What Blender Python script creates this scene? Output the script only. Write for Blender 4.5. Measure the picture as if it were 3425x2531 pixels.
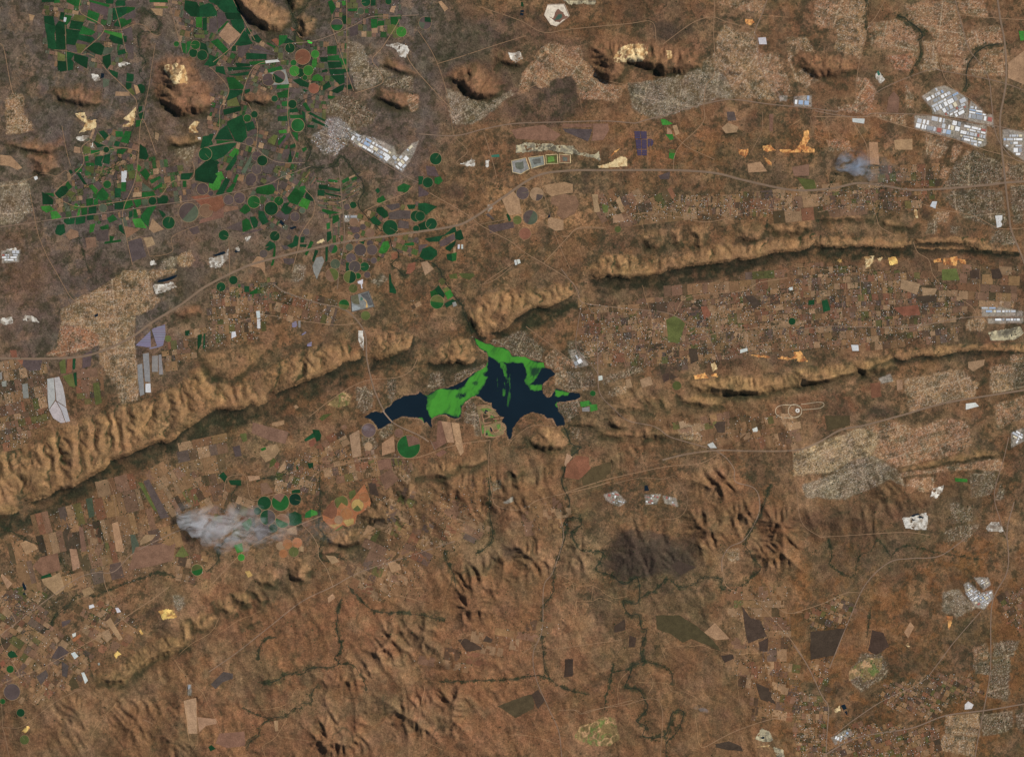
import bpy, bmesh, math, random, time
import numpy as np
from mathutils import Vector
T0 = time.time()
random.seed(7); RNG = np.random.default_rng(7)
for o in list(bpy.data.objects): bpy.data.objects.remove(o)
S = bpy.context.scene
COL = S.collection

# ------------------------------------------------------------------ camera
# 1 unit = 1 m, one photograph pixel covers 15 m of ground, north is up (+Y)
M = 15.0
CX, CY = 1712.5, 1265.5
def WX(px): return (px - CX) * M
def WY(py): return (CY - py) * M
DIST = 240000.0
cam = bpy.data.cameras.new('camera'); cob = bpy.data.objects.new('camera', cam); COL.objects.link(cob)
cob.location = (0, 0, DIST + 60); cob.rotation_euler = (0, 0, 0)
cam.sensor_fit = 'HORIZONTAL'; cam.sensor_width = 36.0
cam.lens = 36.0 * DIST / (3425 * M)
cam.clip_start = 150000.0; cam.clip_end = 420000.0
S.camera = cob

# ------------------------------------------------------------------ light
SUN_AZ, SUN_EL = math.radians(60), math.radians(40)
w = bpy.data.worlds.new('World'); S.world = w; w.use_nodes = True
nt = w.node_tree; nt.nodes.clear()
sky = nt.nodes.new('ShaderNodeTexSky'); sky.sky_type = 'NISHITA'; sky.sun_disc = False
sky.sun_elevation = SUN_EL; sky.sun_rotation = SUN_AZ; sky.altitude = 1200
bg = nt.nodes.new('ShaderNodeBackground'); bg.inputs['Strength'].default_value = 0.065
wo = nt.nodes.new('ShaderNodeOutputWorld')
nt.links.new(sky.outputs[0], bg.inputs[0]); nt.links.new(bg.outputs[0], wo.inputs[0])
sun = bpy.data.lights.new('sun', 'SUN'); sun.energy = 4.6; sun.angle = math.radians(0.53); sun.color = (1.0, 0.955, 0.89)
sob = bpy.data.objects.new('sun', sun); COL.objects.link(sob)
sdir = Vector((math.sin(SUN_AZ) * math.cos(SUN_EL), math.cos(SUN_AZ) * math.cos(SUN_EL), math.sin(SUN_EL)))
sob.rotation_euler = sdir.to_track_quat('Z', 'Y').to_euler(); sob.location = (0, 0, 30000)
S.view_settings.view_transform = 'Standard'; S.view_settings.look = 'None'
S.view_settings.exposure = 0.0; S.view_settings.gamma = 1.0; S.view_settings.use_curve_mapping = False
S.render.engine = 'CYCLES'
S.cycles.volume_bounces = 16; S.cycles.max_bounces = 18

# ------------------------------------------------------------------ helpers
def lin(c):
    c = np.asarray(c, float) / 255.0
    return np.where(c <= 0.04045, c / 12.92, ((c + 0.055) / 1.055) ** 2.4)
def ss(a, b, x):
    t = np.clip((x - a) / (b - a), 0, 1); return t * t * (3 - 2 * t)
_LAT = np.random.default_rng(3).random((256, 256))
def vnoise(x, y):
    xi = np.floor(x).astype(np.int64); yi = np.floor(y).astype(np.int64)
    fx = x - xi; fy = y - yi
    fx = fx * fx * (3 - 2 * fx); fy = fy * fy * (3 - 2 * fy)
    a = _LAT[xi & 255, yi & 255]; b = _LAT[(xi + 1) & 255, yi & 255]
    c = _LAT[xi & 255, (yi + 1) & 255]; d = _LAT[(xi + 1) & 255, (yi + 1) & 255]
    return (a + (b - a) * fx) * (1 - fy) + (c + (d - c) * fx) * fy
def fbm(x, y, wl, octs=4, seed=0, gain=0.5):
    s = 0; amp = 1; tot = 0; f = 1.0 / wl
    for k in range(octs):
        c, sn = math.cos(0.6 * k + seed), math.sin(0.6 * k + seed)
        s = s + amp * vnoise((x * c - y * sn) * f + 17.3 * k + seed * 7.1, (x * sn + y * c) * f + 5.7 * k + seed * 3.3)
        tot += amp; amp *= gain; f *= 2.03
    return s / tot
def poly_sd(x, y, P):
    """signed distance to polygon, positive inside"""
    P = np.asarray(P, float); n = len(P)
    d = np.full(x.shape, 1e12); ins = np.zeros(x.shape, bool)
    for i in range(n):
        ax, ay = P[i]; bx, by = P[(i + 1) % n]
        ex, ey = bx - ax, by - ay; L = ex * ex + ey * ey + 1e-9
        t = np.clip(((x - ax) * ex + (y - ay) * ey) / L, 0, 1)
        dx = x - ax - t * ex; dy = y - ay - t * ey
        d = np.minimum(d, dx * dx + dy * dy)
        if ay != by:
            c = ((ay > y) != (by > y)) & (x < (bx - ax) * (y - ay) / (by - ay) + ax)
            ins ^= c
    d = np.sqrt(d)
    return np.where(ins, d, -d)
def seg_dist(x, y, pts):
    d = np.full(x.shape, 1e12)
    for i in range(len(pts) - 1):
        ax, ay = pts[i]; bx, by = pts[i + 1]
        ex, ey = bx - ax, by - ay; L = ex * ex + ey * ey + 1e-9
        t = np.clip(((x - ax) * ex + (y - ay) * ey) / L, 0, 1)
        d = np.minimum(d, (x - ax - t * ex) ** 2 + (y - ay - t * ey) ** 2)
    return np.sqrt(d)
def inside(px, py, P):
    c = False; n = len(P)
    for i in range(n):
        ax, ay = P[i]; bx, by = P[(i + 1) % n]
        if (ay > py) != (by > py) and px < (bx - ax) * (py - ay) / (by - ay) + ax: c = not c
    return c
def area(P):
    P = np.asarray(P); x, y = P[:, 0], P[:, 1]
    return 0.5 * (np.dot(x, np.roll(y, -1)) - np.dot(y, np.roll(x, -1)))
def catmull(pts, step):
    pts = [np.array(p, float) for p in pts]
    P = [2 * pts[0] - pts[1]] + pts + [2 * pts[-1] - pts[-2]]
    out = []
    for i in range(1, len(P) - 2):
        n = max(1, int(np.linalg.norm(P[i + 1] - P[i]) / step))
        for k in range(n):
            t = k / n
            out.append(0.5 * (2 * P[i] + (P[i + 1] - P[i - 1]) * t + (2 * P[i - 1] - 5 * P[i] + 4 * P[i + 1] - P[i + 2]) * t * t
                              + (-P[i - 1] + 3 * P[i] - 3 * P[i + 1] + P[i + 2]) * t ** 3))
    out.append(pts[-1]); return out
def blur(a, n=1):
    for _ in range(n):
        p = np.pad(a, 1, mode='edge')
        a = (p[:-2, 1:-1] + p[2:, 1:-1] + p[1:-1, :-2] + p[1:-1, 2:] + 2 * p[1:-1, 1:-1]) / 6
    return a
def tag(o, label=None, cat=None, group=None, kind=None):
    if label: o['label'] = label
    if cat: o['category'] = cat
    if group: o['group'] = group
    if kind: o['kind'] = kind
    return o
def link(name, me, parent=None, loc=None):
    o = bpy.data.objects.new(name, me); COL.objects.link(o)
    if parent: o.parent = parent
    if loc is not None: o.location = loc
    return o
def set_col(me, cols, domain='POINT'):
    a = me.color_attributes.new('Col', 'FLOAT_COLOR', domain)
    c = np.ones((len(cols), 4), np.float32); c[:, :3] = cols
    a.data.foreach_set('color', c.ravel())
def mesh_np(name, V, F, mats, cols=None, smooth=False, mat_idx=None, domain='POINT'):
    """V (n,3); F list of index arrays, or an (m,k) array"""
    me = bpy.data.meshes.new(name)
    V = np.asarray(V, np.float32)
    if isinstance(F, np.ndarray):
        m, k = F.shape
        starts = np.arange(m, dtype=np.int32) * k; tot = np.full(m, k, np.int32); idx = F.astype(np.int32).ravel()
    else:
        tot = np.array([len(f) for f in F], np.int32); starts = np.concatenate([[0], np.cumsum(tot)[:-1]]).astype(np.int32)
        idx = np.concatenate([np.asarray(f, np.int32) for f in F]) if len(F) else np.zeros(0, np.int32)
    me.vertices.add(len(V)); me.vertices.foreach_set('co', V.ravel())
    me.loops.add(len(idx)); me.loops.foreach_set('vertex_index', idx)
    me.polygons.add(len(tot)); me.polygons.foreach_set('loop_start', starts); me.polygons.foreach_set('loop_total', tot)
    if mat_idx is not None: me.polygons.foreach_set('material_index', np.asarray(mat_idx, np.int32))
    me.polygons.foreach_set('use_smooth', np.full(len(tot), smooth, bool))
    me.update(calc_edges=True)
    for m in (mats if isinstance(mats, (list, tuple)) else [mats]): me.materials.append(m)
    if cols is not None: set_col(me, cols, domain)
    return me

# ------------------------------------------------------------------ materials
def land_mat(name, rough=0.95, n1=(0.004, 0.5), n2=(0.02, 0.35), rings=False, rows=0.0, spec=0.15, metallic=0.0, bump=None):
    m = bpy.data.materials.new(name); m.use_nodes = True
    t = m.node_tree; N = t.nodes; L = t.links
    b = N['Principled BSDF']; b.inputs['Roughness'].default_value = rough
    b.inputs['Specular IOR Level'].default_value = spec; b.inputs['Metallic'].default_value = metallic
    at = N.new('ShaderNodeAttribute'); at.attribute_name = 'Col'
    geo = N.new('ShaderNodeNewGeometry')
    last = None
    for sc, amt in (n1, n2):
        if amt <= 0: continue
        no = N.new('ShaderNodeTexNoise'); no.inputs['Scale'].default_value = sc
        no.inputs['Detail'].default_value = 4; no.inputs['Roughness'].default_value = 0.62
        L.new(geo.outputs['Position'], no.inputs['Vector'])
        mr = N.new('ShaderNodeMapRange'); mr.inputs['From Min'].default_value = 0.28; mr.inputs['From Max'].default_value = 0.72
        mr.inputs['To Min'].default_value = 1 - amt; mr.inputs['To Max'].default_value = 1 + amt
        L.new(no.outputs['Fac'], mr.inputs['Value'])
        if last is None: last = mr.outputs[0]
        else:
            mu = N.new('ShaderNodeMath'); mu.operation = 'MULTIPLY'
            L.new(last, mu.inputs[0]); L.new(mr.outputs[0], mu.inputs[1]); last = mu.outputs[0]
    if rings or rows:
        tc = N.new('ShaderNodeTexCoord')
        wv = N.new('ShaderNodeTexWave'); wv.wave_type = 'RINGS' if rings else 'BANDS'
        if rings: wv.rings_direction = 'SPHERICAL'
        wv.inputs['Scale'].default_value = 0.0045 if rings else rows
        wv.inputs['Distortion'].default_value = 1.2; wv.inputs['Detail'].default_value = 2
        L.new(tc.outputs['Object'], wv.inputs['Vector'])
        mr = N.new('ShaderNodeMapRange'); mr.inputs['To Min'].default_value = 0.9; mr.inputs['To Max'].default_value = 1.1
        L.new(wv.outputs['Fac'], mr.inputs['Value'])
        mu = N.new('ShaderNodeMath'); mu.operation = 'MULTIPLY'
        L.new(last, mu.inputs[0]); L.new(mr.outputs[0], mu.inputs[1]); last = mu.outputs[0]
    mx = N.new('ShaderNodeMix'); mx.data_type = 'RGBA'; mx.blend_type = 'MULTIPLY'; mx.inputs['Factor'].default_value = 1
    L.new(at.outputs['Color'], mx.inputs['A'])
    if last is not None:
        cb = N.new('ShaderNodeCombineColor')
        for k in range(3): L.new(last, cb.inputs[k])
        L.new(cb.outputs[0], mx.inputs['B'])
    else: mx.inputs['B'].default_value = (1, 1, 1, 1)
    L.new(mx.outputs['Result'], b.inputs['Base Color'])
    if bump:
        no = N.new('ShaderNodeTexNoise'); no.inputs['Scale'].default_value = bump[0]; no.inputs['Detail'].default_value = 3; no.inputs['Roughness'].default_value = .6
        L.new(geo.outputs['Position'], no.inputs['Vector'])
        bp = N.new('ShaderNodeBump'); bp.inputs['Strength'].default_value = 1; bp.inputs['Distance'].default_value = bump[1]
        L.new(no.outputs['Fac'], bp.inputs['Height']); L.new(bp.outputs['Normal'], b.inputs['Normal'])
    return m
MAT = dict(
    ground=land_mat('ground_soil', n1=(0.0055, 0.22), n2=(0.022, 0.40), bump=(.009, 34)),
    rock=land_mat('ridge_rock', n1=(0.006, 0.16), n2=(0.022, 0.32), bump=(.0085, 42)),
    crop=land_mat('crop', 0.9, (0.0020, 0.30), (0.016, 0.24), rows=.006),
    circle=land_mat('pivot_crop', 0.9, (0.0020, 0.24), (0.010, 0.14), rings=True),
    soil=land_mat('bare_soil', 0.95, (0.0030, 0.24), (0.018, 0.30)),
    net=land_mat('shade_net', 0.6, (0.004, 0.14), (0.016, 0.16)),
    quarry=land_mat('quarry_rock', 0.95, (0.006, 0.25), (0.02, 0.25)),
    road=land_mat('road_surface', 0.9, (0.002, 0.10), (0.02, 0.08)),
    river=land_mat('river_margin', 0.8, (0.004, 0.3), (0.015, 0.3)),
    roof=land_mat('roof_metal', 0.45, (0.01, 0.08), (0.05, 0.05), spec=0.4),
    house=land_mat('house_roof', 0.8, (0.01, 0.05), (0.05, 0.05)),
    leaf=land_mat('bush_leaf', 0.9, (0.01, 0.2), (0.05, 0.15)),
    algae=land_mat('algae_scum', 0.85, (0.0012, 0.06), (0.006, 0.05)),
    panel=land_mat('solar_glass', 0.25, (0.004, 0.06), (0.02, 0.04), spec=0.5),
)
def flat_mat(name, rgb, rough, spec=0.5):
    m = bpy.data.materials.new(name); m.use_nodes = True
    b = m.node_tree.nodes['Principled BSDF']; N = m.node_tree.nodes; L = m.node_tree.links
    b.inputs['Roughness'].default_value = rough; b.inputs['Specular IOR Level'].default_value = spec
    g = N.new('ShaderNodeNewGeometry'); no = N.new('ShaderNodeTexNoise'); no.inputs['Scale'].default_value = 0.0006; no.inputs['Detail'].default_value = 3
    L.new(g.outputs['Position'], no.inputs['Vector'])
    mx = N.new('ShaderNodeMix'); mx.data_type = 'RGBA'
    mx.inputs['A'].default_value = (*[c * 0.75 for c in rgb], 1); mx.inputs['B'].default_value = (*[c * 1.3 for c in rgb], 1)
    L.new(no.outputs['Fac'], mx.inputs['Factor']); L.new(mx.outputs['Result'], b.inputs['Base Color'])
    return m
MAT['water'] = flat_mat('lake_water', tuple(lin((17, 31, 40))), 0.3, 0.25)
MAT['teal'] = flat_mat('green_pond_water', tuple(lin((52, 100, 82))), 0.3, 0.25)

# ------------------------------------------------------------------ data
TILES = {'A': (0, 0, 2.753), 'B': (700, 0, 2.753), 'C': (0, 400, 2.753), 'D': (700, 400, 2.753), 'E': (1400, 0, 2.753), 'F': (2100, 0, 2.753), 'G': (2725, 0, 2.753), 'H': (1400, 500, 2.753), 'J': (0, 900, 2.753), 'K': (700, 950, 2.753), 'L': (1200, 1080, 2.5026), 'M': (0, 1500, 2.753), 'N': (700, 1500, 2.753), 'O': (1900, 650, 2.5026), 'P': (2655, 550, 2.5026), 'QQ': (1900, 1250, 2.5026), 'RR': (2655, 1150, 2.5026), 'SS': (2655, 1770, 2.1714), 'UU': (1900, 1850, 2.426), 'VV': (1200, 1700, 1.9883), 'WW': (0, 2000, 3.1108), 'XX': (600, 2000, 3.1108), 'Z0': (0, 0, 1), 'P2': (0, 0, 1)}
RAW = {
'A': '''d 385 0 495 0 500 20 390 22
m 495 0 545 0 550 25 500 30
m 620 0 745 0 745 50 690 55 615 20
d 408 150 488 155 505 240 412 208
p 488 152 545 190 512 240
d 560 115 595 120 588 160 595 185 550 180
m 600 140 660 150 640 200 612 235 600 200
d 512 240 545 195 600 215 612 245 605 320 515 310
d 412 215 508 245 505 298 425 300
d 428 303 500 300 505 370 437 375
d 515 312 590 325 605 360 605 450 522 462
d 440 380 510 372 520 440 520 460 445 445
d 660 190 745 205 770 210 740 275 638 262
o 690 135 800 150 770 205 665 185
d 615 270 735 285 710 370 690 415 610 405
m 815 95 915 130 890 212 800 180
p 835 22 1000 70 985 155 915 125 825 80
m 820 0 1010 45 995 70 830 20
m 760 240 880 295 840 325 730 315
d 725 318 850 345 870 365 830 395 715 365
p 720 370 810 400 800 420 705 400
o 695 400 800 415 750 490 715 495
p 615 405 695 425 715 490 650 480 610 450
d 975 0 1045 0 1040 35 985 35
d 1065 30 1080 5 1160 5 1150 55 1070 55
p 1150 10 1250 10 1250 65 1160 60
d 1040 80 1165 65 1160 130 1080 175 1040 190
m 1165 65 1245 72 1225 110 1165 125
p 1130 155 1240 90 1250 160 1165 190
m 1100 175 1210 170 1205 210 1120 255
d 1055 225 1085 185 1110 250 1055 240
g 1000 80 1040 80 1020 230 985 220
p 1125 265 1215 250 1225 380 1135 310
l 960 280 1120 310 1125 360 1020 320 960 295
d 1020 320 1125 360 1130 415 1050 395 1005 355
d 1135 335 1165 335 1165 385 1140 388
d 840 400 910 395 960 430 935 510 880 495 805 450
g 945 435 1050 440 1020 490 945 510
d 1085 470 1150 455 1160 490 1090 510
p 1145 420 1228 415 1228 495 1180 490
o 530 480 600 510 600 565 530 560
d 605 470 685 495 660 540 605 525
d 530 565 610 570 620 650 555 660 535 640
d 605 530 650 540 675 580 670 640 625 650
d 685 500 755 515 810 530 800 630 745 600 685 560
d 945 525 1015 500 1020 590 985 635 950 570
d 1000 640 1030 650 1085 670 1080 720 1035 690
d 1170 675 1230 690 1225 750 1165 750
d 1160 760 1210 770 1205 810 1165 830
d 1265 785 1300 775 1328 795 1333 825 1320 855 1300 860
o 1175 830 1215 810 1250 870 1215 880
t 1230 780 1265 790 1290 850 1255 870
w 930 675 962 680 955 715 930 725
g 945 720 1010 735 1000 790 950 810
t 1065 845 1190 850 1195 885 1060 885
d 1280 985 1310 980 1305 1015 1275 1040
d 1275 1050 1330 1030 1325 1085 1290 1095
m 1255 1110 1310 1110 1290 1160 1250 1170
d 910 1215 955 1205 1000 1250 965 1285
p 980 1195 1040 1180 1010 1240
o 895 1225 965 1290 920 1330 875 1290
m 1065 1210 1130 1215 1130 1260 1070 1260
m 1155 1210 1210 1215 1180 1320 1110 1305
d 860 1300 900 1320 970 1340 900 1360
d 1065 1300 1105 1310 1090 1350 1050 1340
@d 978 1380 28
m 840 1385 915 1385 915 1415 840 1420
o 770 1340 835 1360 830 1410 765 1425
m 1085 1375 1165 1375 1130 1420 1075 1410
d 1290 1330 1345 1370 1365 1440 1345 1470 1285 1460
d 1705 5 1810 25 1835 70 1832 157 1760 150 1700 90
d 1840 60 1927 30 1927 157 1838 155
l 1805 165 1860 160 1860 255 1805 250
d 1868 170 1905 165 1903 280 1868 280
o 1785 320 1885 320 1885 355 1800 350
@m 1625 407 25
m 1670 400 1710 405 1710 495 1685 480
m 1720 390 1760 380 1745 450 1720 500
@m 1800 415 42
@d 1780 490 40
@d 1862 510 48
d 1845 390 1895 410 1920 490 1845 455
t 1415 25 1525 30 1520 60 1415 55
m 1380 0 1545 0 1545 22 1380 22
o 1430 60 1550 60 1545 80 1430 75
t 1385 80 1500 85 1495 150 1440 140
d 1880 600 1927 540 1960 560 1960 610
d 1870 1260 1927 1250 1960 1330 1845 1370
@d 1890 1420 60
d 1800 1570 1920 1465 1995 1490 2010 1600 1960 1690 1800 1660
t 265 130 320 145 300 190 275 190
v 590 160 615 165 605 205 585 200
t 1430 1215 1465 1235 1455 1295 1425 1280
t 685 1350 740 1360 740 1412 678 1405
T 3 -5 45 920 130 850 215 890 210 1000 230 1080 310 1150 300 1200 210 1230 60 1230
Q 1 1520 600 1620 580 1700 600 1740 700 1730 770 1600 790 1560 720 1500 640
Q 1 670 1040 780 1030 800 1100 890 1100 890 1180 800 1210 720 1230 780 1140
Q 0 690 1260 800 1240 850 1240 760 1310 700 1290
Q 1 1130 1100 1250 980 1250 1080 1220 1170 1110 1170 1190 1120
Q 0 1085 580 1150 560 1210 590 1100 630
Q 0 830 670 900 690 930 740 860 760
Q 1 1730 1180 1790 1110 1850 1120 1800 1180 1840 1230 1740 1230
Q 0 1820 1265 1855 1260 1850 1300 1825 1290
Q 0 830 1320 860 1310 880 1370 830 1360
T 0 -30 1600 1390 1800 1340 1770 1450 1720 1510 1630 1420
Yg 10 40 50 380 0 1240 0 1240 500 960 660 780 640 540 660 400 440
Yg 12 40 45 1600 0 1927 0 1927 560 1680 480
Yg 20 40 40 860 1200 1220 1180 1290 1420 1080 1652 680 1652 760 1350''',
'B': '''d 0 0 235 0 270 60 285 120 140 115 40 30 0 28
d 145 120 295 125 300 178 165 178
d 0 35 25 40 70 110 68 150 0 150
p 0 170 70 170 70 290 0 300
p 75 115 135 120 165 185 80 270
d 195 185 310 180 325 270 290 310 225 260
m 80 280 165 195 175 205 85 300
t 170 210 290 320 185 420 85 325
d 350 250 390 285 370 320 340 290
d 390 340 440 320 480 370 450 395 400 370
d 320 285 350 310 380 380 290 340
m 15 385 80 360 175 460 150 510
d 290 345 360 355 400 400 330 430 235 415
d 215 425 245 425 245 470 205 470
p 260 430 385 410 370 450 300 540 265 520
p 365 460 390 455 605 500 600 508 385 490
p 400 430 440 415 600 490 400 450
d 345 490 525 500 525 545 340 548
m 370 570 510 560 510 590 380 600
d 240 580 390 590 375 610 260 620
v 515 560 630 550 650 570 520 585
d 170 620 385 620 370 640 180 655
d 0 505 90 540 60 600 0 615
d 65 615 130 615 150 690 60 660
d 175 690 365 660 355 690 270 700
m 160 715 225 715 315 790 310 820 190 820
o 235 705 300 700 320 745 260 760
d 330 830 375 820 370 845 335 865
m 535 640 660 610 675 640 550 670
c 490 690 700 640 735 775 560 785 495 770
@p 545 735 57
@d/p 640 710 58
m 525 400 540 395 610 430 600 445
r 570 370 620 350 650 390 630 425
m 645 330 720 330 690 390 640 425
d 700 340 780 385 740 400 690 400
@d 743 445 45
@r 860 525 70
@l 975 500 38
@m 775 580 28
l 950 560 965 543 990 545 990 590 975 625 955 630 945 600
@l 785 655 48
@d 835 670 42
@l 912 650 47
@m 880 717 25
l 945 740 960 700 1000 685 1045 715 1040 745 980 745
d 770 740 835 725 915 770 910 805 840 790
@r 963 815 48
m 630 785 735 780 735 810 620 820
m 625 860 730 825 725 900 640 900
@d 602 910 30
d 860 820 905 835 880 850
@d 765 960 40
m 670 940 718 935 715 980 670 975
d 740 1005 800 995 820 1030 745 1040
d 635 1075 730 1070 730 1115 635 1115
p 650 1010 720 1005 720 1035 650 1040
m 745 1060 855 1060 865 1090 750 1090
@m 815 1155 60
m 760 1220 815 1225 815 1300 795 1280
l 640 1205 705 1195 710 1225 650 1230
o 540 1290 595 1240 630 1250 600 1340 540 1310
m 635 1300 695 1240 705 1260 640 1340
p 640 1345 730 1230 750 1240 650 1370
d 745 1340 795 1320 800 1350 750 1370
d 740 1380 750 1400 765 1500 725 1500
m 855 1370 890 1355 895 1380 865 1400
d 905 1045 935 1035 1065 1105 1060 1120
d 950 1085 1090 1160 1085 1175 950 1120
m 860 960 890 945 935 1020 900 1020
d 910 1150 965 1155 960 1180 905 1170
d 850 1020 880 1040 885 1140 860 1060
p 350 1240 385 1200 430 1190 450 1225 360 1260
@p 370 1305 38
@m 350 1090 35
d 130 1010 285 980 290 1020 140 1060
d 170 1120 300 1060 330 1150 345 1260 300 1310 245 1300 165 1150
d 100 1200 160 1155 220 1285 50 1285
m 70 1292 220 1300 225 1312 70 1325
d 0 1240 40 1235 20 1310 0 1330
d 335 1140 400 1120 420 1180 350 1210
@d 415 1055 32
d 190 830 300 830 310 850 250 890 165 925
o 250 895 165 930 165 985 280 975
d 0 1355 245 1315 240 1340 130 1440 60 1475 0 1490
l 180 1430 235 1365 270 1385 265 1420 230 1455
d 150 1560 250 1410 250 1480 200 1560 165 1570
@p 437 1440 45
@d 488 1480 48
@p 435 1560 47
p 540 1510 605 1515 570 1595 520 1600 495 1560
g 400 1400 430 1390 330 1600 290 1590
@p 385 1645 50
d 0 1490 70 1480 90 1500 0 1600
l 60 1600 110 1580 120 1600 70 1640
m 1095 20 1130 5 1165 70 1125 140
l 1220 15 1250 10 1255 45 1230 55
@d 1442 20 42
d 1490 5 1530 0 1530 50 1490 55
@d 1650 15 30
m 1280 85 1360 80 1360 105 1280 105
@g 1395 105 32
@m/p 1175 230 55
d 1225 150 1265 150 1260 220 1230 220
m 1555 195 1610 195 1610 235 1550 240
m 1490 180 1545 180 1545 255 1495 260
o 1640 235 1690 225 1740 250 1690 320 1640 310
m 1670 160 1730 160 1745 230 1675 225
@l 1768 295 47
o 800 330 870 380 850 425 800 400
L 900 375 925 375 950 395 940 405 910 395
m 1090 430 1170 425 1170 500 1090 495
m 1095 520 1190 510 1200 560 1090 560
d 1090 570 1210 570 1220 620 1105 630
d 1105 640 1225 640 1240 680 1120 690
d 1120 700 1240 690 1245 760 1200 780
m 1200 540 1265 545 1270 590 1210 600
d 1230 640 1280 630 1285 660 1240 670
d 1050 790 1100 750 1120 800 1050 835
d 1120 840 1190 800 1245 780 1230 830 1180 860
d 1255 790 1310 780 1325 815 1270 825
d 1020 530 1085 530 1085 570 1030 570
d 1040 650 1080 640 1090 660 1040 670
m 1095 880 1160 890 1130 910 1095 910
p 685 1380 740 1370 740 1420 690 1475 665 1440
t 800 290 830 320 860 350 830 345
r 750 250 795 280 760 290
p 1290 260 1370 230 1370 320 1300 340
t 1495 265 1550 250 1550 305 1495 305
t 1680 60 1720 55 1700 120 1660 110
T 2 20 1100 890 1260 880 1400 940 1540 1060 1500 1140 1300 1200 1280 1180 1180 1080 1090 1060 1080 960
T 5 25 1090 1090 1200 1080 1290 1180 1280 1330 1150 1430 1060 1420 940 1300 950 1250 1040 1200
T 0 0 1270 370 1400 400 1440 480 1470 600 1650 660 1700 690 1590 760 1450 820 1350 820 1290 600
T 2 -25 1640 720 1880 700 1880 840 1600 790
T 1 -30 1800 860 1927 870 1927 1000 1860 1040
I 30 1460 1260 1700 1350 1720 1420 1600 1480 1480 1400 1380 1350 1310 1290 1400 1240
I -45 1500 1400 1620 1480 1780 1590 1880 1420 1927 1300 1870 1320 1760 1430 1700 1420
Q 0 1620 420 1720 390 1830 420 1850 460 1800 550 1740 520 1720 460
Yg 25 36 44 0 0 240 0 420 360 640 500 660 800 330 880 150 700 0 620
Yg 5 36 44 560 400 1260 400 1320 820 1100 900 1060 1180 760 1240 640 1080
Yg 15 40 44 0 850 300 850 450 1200 640 1240 900 1500 640 1652 0 1652
Yg 2 40 44 1130 0 1760 0 1750 330 1560 360 1140 300
I 30 1290 1200 1400 1250 1380 1340 1300 1280
T 5 30 1280 1180 1420 1250 1520 1270 1640 1330 1700 1480 1600 1500 1500 1400 1340 1340 1290 1280''',
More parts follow.
